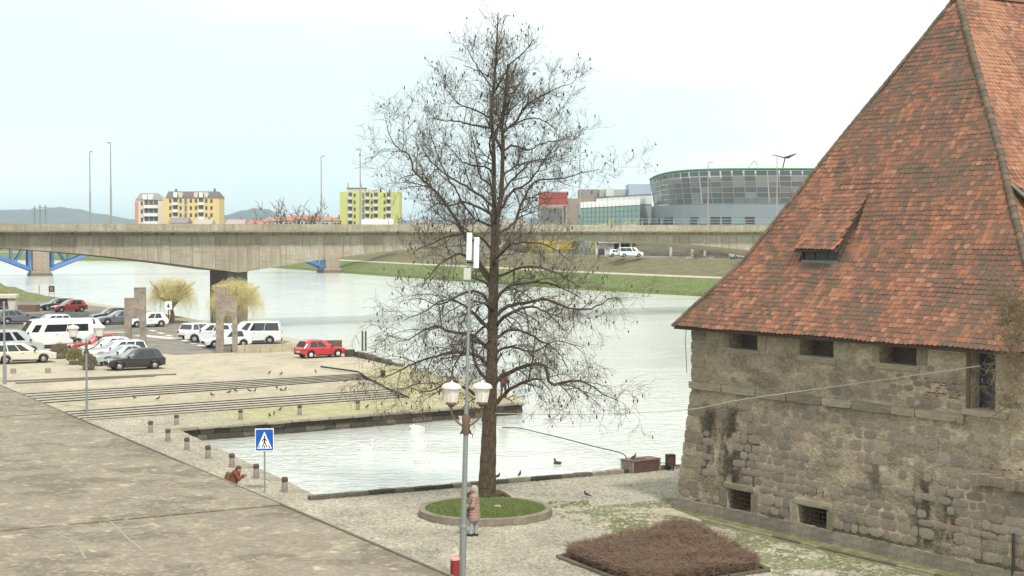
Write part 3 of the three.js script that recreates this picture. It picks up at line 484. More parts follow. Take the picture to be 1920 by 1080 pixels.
  const tile = (() => { const s = new THREE.Shape(); s.moveTo(-0.5, 0.3); for (let k = 0; k <= 6; k++) { const a = Math.PI + k / 6 * Math.PI; s.lineTo(Math.cos(a) * 0.5, 0.3 + Math.sin(a) * 0.3); } s.lineTo(0.5, 1.9); s.lineTo(-0.5, 1.9); return metric(new THREE.ExtrudeGeometry(s, { depth: 1, bevelEnabled: false }).toNonIndexed()); })();
  const tones = [[0.385, 0.165, 0.092], [0.325, 0.147, 0.087], [0.275, 0.13, 0.082], [0.235, 0.12, 0.078], [0.205, 0.115, 0.076], [0.18, 0.112, 0.074], [0.165, 0.115, 0.08], [0.43, 0.215, 0.128]];
  const tileMats = tones.map((c) => grained(c, 0.25, 0.93, 0.004)), tilesOn = [], pitch = 0.178, tw_ = 0.2;
  const tiling = (A, B, f0, f1, n3, skip, s0, toneAt) => {
    let f = f1, row = 0;
    while (f > f0) {
      const a = A(f), b = B(f), a2 = A(f - 0.01), up = a2.clone().sub(a); const x = b.clone().sub(a).normalize(); up.addScaledVector(x, -up.dot(x)); const dl = up.length() / 0.01; up.normalize();
      const nrm = x.clone().cross(up).normalize(), len = b.distanceTo(a), n = Math.floor(len / tw_), sag = 0.014 * Math.sin(row * 0.37);
      for (let k = 0; k < n; k++) {
        const s = (k + 0.5 + (row % 2) * 0.5) * tw_; if (s > len - 0.04) continue;
        const p = a.clone().addScaledVector(x, s); if (skip && skip(p)) continue;
        const t = toneAt(p, s); p.addScaledVector(up, (r() - 0.5) * 0.02 + 0.07 * (fbm(s / 20, row / 60, 16, 2, 91) - 0.5) + sag).addScaledVector(nrm, 0.09 * (fbm(s / 26 + 0.3, row / 70, 10, 2, 93) - 0.5));
        const m = new THREE.Matrix4().makeBasis(x, up, nrm).setPosition(p.addScaledVector(nrm, 0.05 + r() * 0.01)); m.multiply(M4(0, 0, 0, (r() - 0.5) * 0.03, -0.085 + (r() - 0.5) * 0.03, (r() - 0.5) * 0.04)).scale(V(tw_ * 0.95, 0.178, 0.024));
        tilesOn.push({ m, t, p });
      }
      f -= pitch / dl; row++;
    }
  };
  const streak = (p, s) => { const a = fbm(p.x / 24 + p.y * 0.006, p.y / 60, 40, 3, 501), b = fbm(p.x / 20, p.y / 20 + p.z * 0.01, 10, 4, 503), q = a * 0.5 + b * 0.4 + 0.05 + (r() - 0.5) * 0.42; return q > 0.66 ? (r() < 0.2 ? 7 : 0) : q > 0.575 ? 1 : q > 0.51 ? 2 : q > 0.44 ? 3 : q > 0.36 ? 4 : q > 0.3 ? 5 : 6; };
  const bright = (p, s) => { const q = fbm(p.z / 20, p.y / 20, 10, 4, 511) + (r() - 0.5) * 0.4; return q > 0.6 ? 7 : q > 0.5 ? 0 : q > 0.42 ? 1 : q > 0.34 ? 2 : 3; };
  // the shed dormer sits on the left face: find its place on the main slope
  const fp = [PL(0.2), PR(0.2), PL(0.7)], fn = fp[1].clone().sub(fp[0]).cross(fp[2].clone().sub(fp[0])).normalize(), wn = fn.clone().transformDirection(tw.matrixWorld), wp = fp[0].clone().applyMatrix4(tw.matrixWorld);
  const S = (px, py) => onPlane(px, py, wp, wn).applyMatrix4(inv);
  const slopeZ = (fp[2].z - fp[0].z) / (fp[2].y - fp[0].y), zAt = (y) => fp[0].z + (y - fp[0].y) * slopeZ;     // main slope: z as a function of height
  const dl = S(1504, 497), dr = S(1572, 497), dx0 = dl.x - 0.02, dx1 = dr.x + 0.05, dy = dl.y, dTopY = S(1642, 345).y, fh = 0.5;
  const inDormer = (p) => p.x > dx0 - 0.16 && p.x < dx1 + 0.1 && p.y > dy - 0.1 && p.y < lerp(dy, dTopY, 0.84);
  tiling(PL, PR, 0.012, 0.998, fn, inDormer, 0, streak);
  tiling(PR, (f) => { const p = PR(f); return p.clone().setZ(p.z - 9); }, 0.012, 0.998, null, null, 0, bright);
  { // dormer: cover, cheeks, window, lead apron
    const d = new THREE.Group(); d.name = 'dormer'; tw.add(d);
    const zf = zAt(dy) + 0.02, fTop = dy + fh, cov = (t, lift = 0) => V(0, lerp(fTop, dTopY, t) + lift, lerp(zf + 0.16, zAt(dTopY) - 0.16, t) + lift * 0.4);
    const c0 = cov(-0.02), c1 = cov(1.0);
    const cover = [V(dx0 - 0.12, c0.y, c0.z), V(dx1 + 0.12, c0.y, c0.z), V(dx1 + 0.12, c1.y, c1.z), V(dx0 - 0.12, c1.y, c1.z)];
    obj('dormer_cover', plate(cover[0], cover[1], cover[2], cover[3], 0.06), std([0.06, 0.045, 0.035], 0.9), d);
    for (const x of [dx0, dx1]) { const g = new THREE.BufferGeometry(), a = V(x, dy - 0.05, zf - 0.02), b = V(x, fTop - 0.01, zf - 0.0), c = V(x, dTopY, zAt(dTopY)), e = V(x > dx0 ? -0.05 : 0.05, 0, 0); const q = [a, b, c], p = []; for (const tri of [q, q.map((v) => v.clone().add(e)).reverse()]) for (const v of tri) p.push(v.x, v.y, v.z); for (let k = 0; k < 3; k++) { const u = q[k], v = q[(k + 1) % 3], u2 = u.clone().add(e), v2 = v.clone().add(e); for (const w of [u, u2, v, v, u2, v2]) p.push(w.x, w.y, w.z); } g.setAttribute('position', new THREE.Float32BufferAttribute(p, 3)); g.computeVertexNormals(); obj('cheek', g, grained([0.10, 0.075, 0.055], 0.5), d); }
    obj('dormer_window', span(dx0 + 0.03, dx1 - 0.03, dy + 0.18, fTop + 0.05, zf - 0.12, zf - 0.06), std([0.02, 0.022, 0.024], 0.25), d);
    obj('mullion', [0.33, 0.66].map((t) => span(lerp(dx0, dx1, t) - 0.02, lerp(dx0, dx1, t) + 0.02, dy + 0.18, fTop, zf - 0.06, zf - 0.03)), std([0.09, 0.08, 0.07], 0.8), d);
    obj('lead_apron', [span(dx0, dx1, dy - 0.02, dy + 0.18, zf - 0.1, zf + 0.02), plate(V(dx0, dy - 0.14, zAt(dy - 0.14) + 0.1), V(dx1, dy - 0.14, zAt(dy - 0.14) + 0.1), V(dx1, dy, zf + 0.03), V(dx0, dy, zf + 0.03), 0.01)], std([0.16, 0.18, 0.19], 0.5, { metalness: 0.4 }), d);
    tiling((f) => V(cover[0].x, lerp(c1.y, c0.y, f) + 0.07, lerp(c1.z, c0.z, f) + 0.03), (f) => V(cover[1].x, lerp(c1.y, c0.y, f) + 0.07, lerp(c1.z, c0.z, f) + 0.03), 0.02, 1, null, null, 0, (p, s) => Math.max(0, streak(p, s) - (r() < 0.4 ? 1 : 0)));
  }
  { // long shed dormer on the right face, its verge starting at the hip
    const a = PR(0.6), b = PR(0.62), v0 = V(a.x + 0.05, a.y + 0.1, a.z - 0.2), v1 = V(a.x + 3.0, a.y - 2.2, a.z - 0.5), back = V(0, 0, -7);
    obj('shed_roof', plate(v1.clone(), v1.clone().add(back), v0.clone().add(back), v0.clone(), 0.1), std([0.08, 0.06, 0.045], 0.9), tw);
    obj('verge_board', bar(v0.clone().add(V(-0.02, 0.12, 0.05)), v1.clone().add(V(0, 0.12, 0.05)), 0.1, 0.14), grained([0.2, 0.19, 0.13], 0.6), tw);
    tiling((f) => v0.clone().lerp(v1, f).add(V(0.06, 0.12, 0)), (f) => v0.clone().lerp(v1, f).add(V(0.06, 0.12, -6.5)), 0.02, 1, null, null, 0, bright);
  }
  // the 300 tiles that show largest are pieces of their own, the rest one mass
  const wpos = V(), inView = (p) => { wpos.copy(p).applyMatrix4(tw.matrixWorld); return wpos.x / -wpos.z < 0.315 && wpos.x / -wpos.z > 0.2; };
  tilesOn.forEach((t) => { t.d = inView(t.p) ? wpos.distanceTo(EYE) : 1e3 + t.p.x; }); tilesOn.sort((a, b) => a.d - b.d);
  tilesOn.slice(0, 300).forEach((t) => { const m = new THREE.Mesh(tile, tileMats[t.t]); m.name = 'tile'; m.castShadow = m.receiveShadow = true; t.m.decompose(m.position, m.quaternion, m.scale); roof.add(m); });
  { const rest = tilesOn.slice(300), im = new THREE.InstancedMesh(tile, grained([1, 1, 1], 0.25, 0.93, 0.004), rest.length), c = new THREE.Color(); im.name = 'roof_tiling'; im.userData.kind = 'stuff'; im.castShadow = im.receiveShadow = true;
    rest.forEach((t, i) => { im.setMatrixAt(i, t.m); c.setRGB(...tones[t.t]); c.multiplyScalar(0.9 + 0.2 * r()); im.setColorAt(i, c); }); roof.add(im); }
  // hip and ridge tiles
  const cap = new THREE.CylinderGeometry(0.13, 0.155, 0.42, 8, 1, true, -Math.PI * 0.55, Math.PI * 1.1), capMats = [grained([0.17, 0.125, 0.085], 0.3), grained([0.22, 0.15, 0.1], 0.3), grained([0.14, 0.11, 0.08], 0.3)];
  const caps = (P, f0, f1, out, name, big = 1, mats = capMats) => { const L2 = P(f0).distanceTo(P(f1)), n = Math.ceil(L2 / (0.36 * big)); for (let k = 0; k < n; k++) { const a = P(lerp(f0, f1, k / n)), b = P(lerp(f0, f1, (k + 1) / n)), y = a.clone().sub(b).normalize(), z = out.clone().addScaledVector(y, -out.dot(y)).normalize(), m = new THREE.Mesh(cap, mats[r() * mats.length | 0]); m.name = name; m.castShadow = m.receiveShadow = true; m.quaternion.setFromRotationMatrix(new THREE.Matrix4().makeBasis(y.clone().cross(z), y, z)); m.position.copy(a).lerp(b, 0.5).addScaledVector(z, 0.03 + r() * 0.012); m.scale.setScalar(big); roof.add(m); } };
  caps(PR, 0.0, 1, V(0.7, 0.5, 0.6), 'hip_tile', 0.82); caps(PL, 0.0, 1, V(-0.7, 0.5, 0.6), 'hip_tile', 0.7);
  caps((f) => apex.clone().add(V(0, 0.03, -f * 9)), 0, 1, V(0, 1, 0), 'ridge_tile', 1.1, [tileMats[1], tileMats[2], tileMats[0]]);
  caps(PL, 0, 0.003, V(0, 1, 0), 'ridge_tile');
  // eave board under the first course
  obj('eave_board', [span(EL.x, ER.x, EL.y - 0.06, EL.y - 0.01, over - 0.12, over - 0.02)], std([0.06, 0.045, 0.035], 0.9), tw);
  const wire = [L(1287, 612, 0.3), L(1285, 640, 0.3), L(1288, 700, 0.3)];
  obj('dangling_wire', tube(wire, 0.012, 5), MAT.black, tw);
}

// ---------- flat-roofed building in the left foreground ----------
const ROOF_Y = 4.3, roofNear = onLevel(852, 1082, ROOF_Y), roofFar = onLevel(-2, 721, ROOF_Y), roofDir = roofFar.clone().sub(roofNear).setY(0).normalize(), roofIn = V(roofDir.z, 0, -roofDir.x);
if (roofIn.x > 0) roofIn.negate();
const roofQuad = [roofNear.clone().addScaledVector(roofDir, -12), roofFar.clone().addScaledVector(roofDir, 10), roofFar.clone().addScaledVector(roofDir, 10).addScaledVector(roofIn, 34), roofNear.clone().addScaledVector(roofDir, -12).addScaledVector(roofIn, 34)];
{
  const b = thing('flat_roofed_building', 'low building with a weathered flat brown roof in the left foreground', 'building');
  const shrink = (q, d) => { const c = q.reduce((s, p) => s.add(p), V()).multiplyScalar(1 / 4); return q.map((p) => p.clone().addScaledVector(c.clone().sub(p).setY(0).normalize(), d)); };
  obj('wall', slab(shrink(roofQuad, 0.35), ROOF_Y - 0.14, -0.5), MAT.concrete, b);
  // roofing sheets lap over one another at the joints that run across the roof
  const cutsAt = [[-12, 0], ...[[545, 945], [365, 868], [152, 772]].map(([x, y]) => [onLevel(x, y, ROOF_Y).sub(roofNear).dot(roofDir), 0])].map((q) => q[0]); cutsAt.push(roofFar.clone().sub(roofNear).dot(roofDir) + 10);
  const skew = [0, 0.02, -0.01, 0.015, 0];
  for (let k = 0; k < cutsAt.length - 1; k++) {
    const c = (s, w) => roofNear.clone().addScaledVector(roofDir, s + w * -0.03 * 1).addScaledVector(roofIn, w), a = cutsAt[k] + (k ? 0.05 : 0), e = cutsAt[k + 1], top = ROOF_Y - (k % 2 ? 0.0 : 0.02);
    const m = obj('roof_sheet', slab([c(a, 0), c(e, 0), c(e, 34), c(a, 34)], top, ROOF_Y - 0.13), MAT.membrane, b, false);
    // lay the sheet's own grain across the roof
    const g = m.geometry, p = g.attributes.position, uv = new Float32Array(p.count * 2), q = V(); for (let i = 0; i < p.count; i++) { q.fromBufferAttribute(p, i).sub(roofNear); uv[i * 2] = q.dot(roofIn) + k * 3.7; uv[i * 2 + 1] = q.dot(roofDir) + k * 2.3 + q.y; } g.setAttribute('uv', new THREE.BufferAttribute(uv, 2));
    if (k) obj('joint_strip', slab([c(a - 0.14, 0), c(a + 0.03, 0), c(a + 0.03, 34), c(a - 0.14, 34)], ROOF_Y - 0.075, ROOF_Y - 0.12), std([0.05, 0.042, 0.03], 0.9), b);
  }
  obj('roof_edge', bar(roofQuad[0].clone().setY(ROOF_Y - 0.07), roofQuad[1].clone().setY(ROOF_Y - 0.07), 0.06, 0.16), grained([0.2, 0.17, 0.12], 1), b);
  // pale cracks sealed with lime-coloured filler
  for (const pts of [[[206, 975], [222, 990], [240, 1008], [268, 1030]], [[110, 1000], [140, 1014], [160, 1045]]]) { const q = curve(pts.map(([x, y]) => onLevel(x, y, ROOF_Y)), 10), g = []; for (let i = 0; i < 10; i++) g.push(bar(q[i].clone().setY(ROOF_Y - 0.018), q[i + 1].clone().setY(ROOF_Y - 0.018), 0.05, 0.006)); obj('sealed_crack', g, grained([0.36, 0.32, 0.25], 0.5), b); };
}

// ---------- cobbled plaza ----------
const planterC = onLevel(910, 958, 0.15), PLANTER_R = 2.42;
const hedgeQ = [P(1046, 1047), P(1205, 1108), P(1440, 1073), P(1290, 992)];
const towerInv = (() => { const m = M4(towerBase.x, 0, towerBase.z, TOWER_TURN); return m.invert(); })();
{
  const r = rng(15), w = 1.35, pos = [], v = V();
  const mossy = (x, z) => [[1050, 946, 0.6], [1180, 986, 1.0], [1090, 945, 0.45]].some(([px, py, rad]) => { const c = P(px, py); return Math.hypot(x - c.x, (z - c.z) * 0.45) < rad * (0.6 + 0.7 * fbm(x / 8, z / 8 + 9, 16, 3, 5)); });
  const cs = Math.cos(0.5), sn = Math.sin(0.5);
  for (let j = -60; j < 700; j++) for (let lane = -30; lane < 30; lane++) for (let i = 0; i < 12; i++) {
    const lx = (i + 0.5) / 12 - 0.5, a = lane * w + lx * w, b = j * 0.113 + 0.34 * w * (0.25 - lx * lx) * 1.6 + (lane % 2 ? 0.05 : 0), x = a * cs - b * sn + 12, z = -(a * sn + b * cs) - 44 + 8;
    const px = 960 + x / -z * FOCAL; if (z > -46 || z < -92 || px < 60 || px > 1950) continue;
    if (!inPoly(landLine, x, z)) continue;
    if (z < -76 && px > 300 + r() * 170) continue;
    if (Math.hypot(x - planterC.x, z - planterC.z) < PLANTER_R + 0.02 || inPoly(hedgeQ, x, z) || inPoly(roofQuad, x, z)) continue;
    v.set(x, 0, z).applyMatrix4(towerInv); if (v.x > -0.6 && v.z < 1.7) continue;
    const near = v.z - 1.7 + Math.max(0, -v.x - 0.6) * 0.3; if (near < 2.4 && v.x > -1 && r() < 0.5 * smooth(0.44, 0.6, fbm(x / 16, z / 16, 24, 4, 15)) * (1 - near / 2.6)) continue;
    if (r() < 0.025 || (mossy(x, z) && r() < 0.75)) continue;
    pos.push([x, z, Math.atan2(sn, cs) + lx * 0.75, near < 3.6 && v.x > -2.2 && r() < 0.85 * smooth(0.36, 0.5, fbm(x / 16 + 0.4, z / 16, 20, 4, 16))]);
  }
  const g = new THREE.BoxGeometry(0.094, 0.05, 0.098); { const p = g.attributes.position; for (let i = 0; i < p.count; i++) if (p.getY(i) > 0) { p.setX(i, p.getX(i) * 0.86); p.setZ(i, p.getZ(i) * 0.86); } g.computeVertexNormals(); }
  const im = new THREE.InstancedMesh(g, std([1, 1, 1], 0.9), pos.length), o = new THREE.Object3D(), c = new THREE.Color();
  pos.forEach(([x, z, a, moss], i) => { o.position.set(x, -0.008 + r() * 0.012, z); o.rotation.set((r() - 0.5) * 0.16, a + (r() - 0.5) * 0.2, (r() - 0.5) * 0.16); o.scale.set(0.92 + r() * 0.16, 1, 0.92 + r() * 0.16); o.updateMatrix(); im.setMatrixAt(i, o.matrix); const t = r(), b = 0.75 + 0.5 * fbm(x / 30, z / 30, 16, 3, 77), d = 0.8 + r() * 0.4; c.setRGB(0.40, 0.365, 0.29).multiplyScalar(b * d); if (t < 0.15) c.setRGB(0.32, 0.295, 0.24).multiplyScalar(b * d); if (t > 0.9) c.setRGB(0.46, 0.40, 0.29).multiplyScalar(b * d); if (moss) c.multiply(new THREE.Color().setRGB(0.55, 0.6, 0.42)); im.setColorAt(i, c); });
  im.name = 'cobblestones'; im.receiveShadow = im.castShadow = true; im.userData = { kind: 'stuff', label: 'pale cobblestones laid in arcs across the plaza', category: 'cobblestones' }; scene.add(im); console.log('setts', pos.length);
}
for (const [px, py, rad] of [[1050, 946, 0.5], [1180, 986, 0.8], [1090, 945, 0.4]]) { const c = P(px, py), r = rng(px), pts = Array.from({ length: 18 }, (_, i) => { const a = -i / 18 * 6.283, k = rad * (0.7 + 0.6 * r()); return V(c.x + Math.cos(a) * k, 0, c.z + Math.sin(a) * k * 2.0); }); struct('moss_patch', slab(pts, 0.006, -0.05), MAT.turf); }
// strip of grass along the foot of the tower with a kerb
{
  const q = (x, z) => V(x, 0, z).applyMatrix4(M4(towerBase.x, 0, towerBase.z, TOWER_TURN));
  struct('grass_strip', slab([q(-1.4, 0.3), q(2.2, 1.25), q(18, 1.3), q(18, 0.2), q(-0.6, 0.1), q(-0.6, -1.5), q(-1.2, -1.5)], 0.012, -0.1), MAT.turf);
  const k = thing('edging_kerb', 'narrow stone edging beside the grass at the foot of the tower', 'kerb'); stoneRow(k, q(2.2, 1.3), q(18, 1.35), -0.03, 0.11, 0.14, 0.9, [MAT.copingB, MAT.quayStone], 402, 0, 'kerb_stone');
  const gravel = struct('grass_verge', slab([q(0.4, 1.7), q(1.2, 1.42), q(18, 1.47), q(18, 4.2), q(3, 3.2)], 0.008, -0.1), MAT.turf);
}
// ---------- round planter with lawn ----------
function blades(n, place, h, seed, tones, parent, name) {
  const r = rng(seed), g = new THREE.BufferGeometry(); g.setAttribute('position', new THREE.Float32BufferAttribute([-0.5, 0, 0, 0.5, 0, 0, 0.1, 0.6, 0.12, -0.5, 0, 0, 0.1, 0.6, 0.12, 0, 1, 0.4, 0, 0, -0.5, 0, 0, 0.5, 0.15, 1.1, 0.1], 3)); g.computeVertexNormals();
  const im = new THREE.InstancedMesh(g, std([1, 1, 1], 0.9, { side: THREE.DoubleSide }), n), o = new THREE.Object3D(), c = new THREE.Color();
  for (let i = 0; i < n; i++) { const p = place(r); o.position.copy(p); o.rotation.set((r() - 0.5) * 0.7, r() * 6.3, (r() - 0.5) * 0.7); const s = h * (0.6 + r() * 0.8); o.scale.set(0.028, s, 0.05); o.updateMatrix(); im.setMatrixAt(i, o.matrix); const t = tones[r() * tones.length | 0]; c.setRGB(...t).multiplyScalar(0.8 + r() * 0.4); im.setColorAt(i, c); }
  im.name = name; im.userData.kind = 'stuff'; im.castShadow = im.receiveShadow = true; parent.add(im); return im;
}
{
  const p = thing('round_planter', 'round grass bed with low stone rim around the big tree', 'planter', [planterC.x, 0, planterC.z]);
  const n = 22, r = rng(29);
  for (let k = 0; k < n; k++) { const a0 = k / n * Math.PI * 2 + 0.004, a1 = (k + 1) / n * Math.PI * 2 - 0.004, s = new THREE.Shape(); s.absarc(0, 0, PLANTER_R, a0, a1, false); s.absarc(0, 0, PLANTER_R - 0.22, a1, a0, true); const m = obj('rim_stone', new THREE.ExtrudeGeometry(s, { depth: 0.3 + (r() - 0.5) * 0.012, bevelEnabled: true, bevelSize: 0.012, bevelThickness: 0.012, bevelSegments: 1, curveSegments: 4 }).rotateX(-Math.PI / 2).translate(0, -0.03, 0), r() < 0.6 ? grained([0.30, 0.26, 0.2], 0.8) : grained([0.26, 0.22, 0.17], 1.1), p); }
  const mound = (d) => 0.22 + 0.16 * (1 - d * d / 5);
  obj('soil', lathe([[0, mound(0)], [0.6, mound(0.6)], [1.2, mound(1.2)], [1.8, mound(1.8)], [2.22, mound(2.2)], [2.22, 0]].map(([a, b]) => [a, b]).reverse(), 32), grained([0.10, 0.105, 0.045], 0.8, 1, 0.03), p);
  blades(26000, (r) => { const a = r() * 6.283, d = 2.2 * Math.sqrt(r()); return V(Math.cos(a) * d, mound(d) - 0.01, Math.sin(a) * d); }, 0.07, 31, [[0.15, 0.22, 0.05], [0.18, 0.245, 0.07], [0.13, 0.185, 0.05], [0.23, 0.225, 0.1]], p, 'grass');
  const stone = tag(obj('pale_stone', ball(0.12, 0, 0.08, 0, 1.3, 0.7, 1), MAT.coping), 'small pale stone lying on grass by the tree roots', 'stone'); const sp = onLevel(933, 955, 0.3); stone.position.set(sp.x, 0.3, sp.z);
}
// ---------- brown leafless hedge ----------
{
  const h = thing('barberry_hedge', 'large reddish brown leafless hedge bed in the right foreground', 'hedge');
  const cen = hedgeQ.reduce((s, p) => s.add(p), V()).multiplyScalar(0.25), r = rng(43), T = new Tubes(), T2 = new Tubes(), ax = hedgeQ[2].clone().sub(hedgeQ[1]), ay = hedgeQ[1].clone().sub(hedgeQ[0]);
  const uvp = (u, v) => { const a = hedgeQ[0].clone().lerp(hedgeQ[1], u), b = hedgeQ[3].clone().lerp(hedgeQ[2], u); return a.lerp(b, v); };
  for (let k = 0; k < 8000; k++) {
    const u = 0.03 + r() * 0.94, v = 0.03 + r() * 0.94, edge = Math.min(u, 1 - u, v, 1 - v), p = uvp(u, v), lump = fbm(p.x / 12 + 0.3, p.z / 12, 16, 3, 71); if (Math.hypot(u - 0.5, v - 0.5) > 0.6 + 0.06 * lump) continue;
    const hgt = (edge < 0.3 ? 0.37 : 0.3) * (0.62 + 0.7 * lump) * (0.8 + r() * 0.22) * smooth(-0.03, 0.05, edge) + 0.12; 
    let q = p.clone().setY(0.02), d = V((r() - 0.5) * 0.7, 1, (r() - 0.5) * 0.7); if (edge < 0.12) d.add(p.clone().sub(cen).setY(0).normalize().multiplyScalar(0.35 * r())); d.normalize();
    const pts = [q.clone()], rad = [0.009], n = 4; for (let s = 1; s <= n; s++) { q = q.clone().addScaledVector(d, hgt / n); pts.push(q); rad.push(0.009 * (1 - s / n) + 0.0035); d.add(V((r() - 0.5) * 0.5, 0, (r() - 0.5) * 0.5)).normalize(); }
    (r() < 0.35 ? T2 : T).add(pts, rad, 3);
    for (let s = 0; s < 9; s++) { const b = pts[1 + (r() * (n - 0.5)) | 0].clone(), e = b.clone().add(V((r() - 0.5) * 0.42, -0.02 + r() * 0.13, (r() - 0.5) * 0.42)); (r() < 0.4 ? T2 : T).add([b, b.clone().lerp(e, 0.5).add(V((r() - 0.5) * 0.04, 0.02, (r() - 0.5) * 0.04)), e], [0.006, 0.0045, 0.003], 3); }
  }
  T.mesh('twigs', std([0.165, 0.105, 0.07], 0.9), h); T2.mesh('young_twigs', std([0.25, 0.17, 0.115], 0.9), h);
  obj('soil', slab(hedgeQ.map((p) => p.clone().lerp(cen, 0.02)), 0.03, -0.1), MAT.soil, h);
  const k = thing('hedge_kerb', 'thin stone kerb framing the brown hedge bed', 'kerb');
  for (let i = 0; i < 4; i++) stoneRow(k, hedgeQ[i].clone(), hedgeQ[(i + 1) % 4].clone(), -0.02, 0.13, 0.16, 1.3, [grained([0.22, 0.17, 0.13], 0.8), MAT.quayStone], 410 + i, 0, 'kerb_stone');
}

// ---------- lamp posts with two lanterns ----------
const lanternWhite = std([0.76, 0.74, 0.70], 0.35), lanternCap = std([0.72, 0.59, 0.54], 0.55), poleMat = std([0.27, 0.29, 0.285], 0.45, { metalness: 0.35 }), brownMetal = std([0.14, 0.085, 0.055], 0.6);
function lantern(parent, x, y, z, s) {
  const l = new THREE.Group(); l.name = 'lantern'; l.position.set(x, y, z); l.scale.setScalar(s); parent.add(l);
  obj('globe', lathe([[0.0, 0], [0.19, 0], [0.215, 0.02], [0.31, 0.52], [0.3, 0.55], [0, 0.55]], 6), lanternWhite, l);
  for (let k = 0; k < 6; k++) { const a = k / 6 * Math.PI * 2, p = (r, h) => V(Math.sin(a) * r, h, Math.cos(a) * r); obj('rib', bar(p(0.215, 0.0), p(0.315, 0.53), 0.028), lanternCap, l); }
  obj('cap', lathe([[0.36, 0.5], [0.37, 0.53], [0.345, 0.6], [0.27, 0.66], [0.15, 0.7], [0.05, 0.72], [0.03, 0.78], [0, 0.79]], 18), lanternCap, l);
  obj('collar', lathe([[0, -0.16], [0.1, -0.16], [0.13, -0.1], [0.2, -0.07], [0.2, -0.005], [0, -0.005]], 16), brownMetal, l);
}
function lampPost(name, label, pos, lanternY, spread, topY, poleR, lean, s, turn = 0) {
  const l = thing(name, label, 'lamp post', pos, turn); l.rotation.z = lean;
  obj('pole', lathe([[poleR * 1.9, 0], [poleR * 1.9, 0.06], [poleR * 1.25, 0.1], [poleR * 1.2, 1.55], [poleR * 1.45, 1.57], [poleR * 1.45, 1.66], [poleR, 1.7], [poleR * 0.8, lanternY - 0.2], [poleR * 0.55, lanternY - 0.1], [poleR * 0.5, topY], [0, topY]], 14), poleMat, l);
  obj('arm_collar', lathe([[poleR * 0.7, lanternY - 0.95], [poleR * 1.5, lanternY - 0.9], [poleR * 1.3, lanternY - 0.6], [poleR * 1.6, lanternY - 0.45], [poleR * 0.7, lanternY - 0.3]], 12), brownMetal, l);
  for (const k of [-1, 1]) {
    const y = lanternY + (k > 0 ? 0.03 : 0);
    obj('arm', tube(curve([V(0, lanternY - 0.75, 0), V(k * spread * 0.45, lanternY - 0.62, 0), V(k * spread * 0.9, lanternY - 0.4, 0), V(k * spread, y - 0.12, 0)], 12), 0.028, 7), brownMetal, l);
    obj('claw', tube(curve([V(k * 0.05, lanternY - 0.7, 0), V(k * 0.11, lanternY - 0.85, 0), V(k * 0.17, lanternY - 0.93, 0)], 6), [0.04, 0.04, 0.035, 0.035, 0.03, 0.025, 0.02], 7), MAT.iron, l);
    lantern(l, k * spread, y, 0, s);
  }
  return l;
}
{
  const d = 47, base = atDepth(866.5, 1100, d).setY(0), lean = -0.026, toY = (py) => atDepth(880, py, d).y;
  const l = lampPost('lamp_post', 'tall grey lamp post with two white lanterns and panel antennas beside the tree', base, toY(755), 0.45, toY(500), 0.085, lean, 0.82);
  const ay = toY(488); const white = std([0.8, 0.8, 0.79], 0.4);
  obj('panel_antenna', new THREE.BoxGeometry(0.15, toY(436) - toY(487), 0.1).translate(-0.035, (toY(436) + toY(487)) / 2, 0.12), white, l);
  obj('panel_antenna', new THREE.BoxGeometry(0.15, toY(444) - toY(502), 0.1).translate(0.15, (toY(444) + toY(502)) / 2, 0.1).applyMatrix4(M4(0, 0, 0, 0.3)), white, l);
  obj('mast_tip', cyl(0.03, 0.03, toY(440) - toY(505), 0.05, (toY(440) + toY(505)) / 2, 0, 8), poleMat, l);
  obj('bracket', [box(0.3, 0.05, 0.1, 0.05, toY(492), 0.03), box(0.3, 0.05, 0.1, 0.06, toY(450), 0.03)], MAT.iron, l);
  obj('equipment_box', box(0.21, 0.34, 0.16, -0.07, toY(513), 0.1), std([0.5, 0.5, 0.45], 0.6), l);
  const far = P(163, 783); lampPost('lamp_post', 'lamp post with two pinkish white lanterns beside the car park stairs', far, 4.5, 0.72, 4.35, 0.06, 0, 0.9);
  const ep = P(9, 722, 0.6); const e = thing('lamp_post', 'plain thin grey post at the left edge of the picture', 'post', ep); obj('pole', lathe([[0.12, 0], [0.12, 1.2], [0.08, 1.25], [0.06, 5.2], [0, 5.2]], 10), poleMat, e); obj('cap', ball(0.09, 0, 5.22, 0), poleMat, e);
  // red box on a post beside the lamp
  const rp = atDepth(853, 1070, 46.4).setY(0), f = thing('red_hydrant_box', 'red cabinet with pale top beside the tall lamp post', 'cabinet', rp), ty = atDepth(853, 1046, 46.4).y;
  obj('body', new THREE.CylinderGeometry(0.135, 0.135, ty - 0.06, 18).translate(0, (ty - 0.06) / 2, 0), std([0.24, 0.022, 0.02], 0.45), f); obj('cap', lathe([[0.15, ty - 0.06], [0.155, ty - 0.02], [0.12, ty + 0.02], [0, ty + 0.03]], 18), std([0.62, 0.28, 0.24], 0.5), f); obj('notice', box(0.02, 0.34, 0.14, -0.16, ty - 0.35, 0.06), std([0.42, 0.43, 0.38], 0.6), f);
}
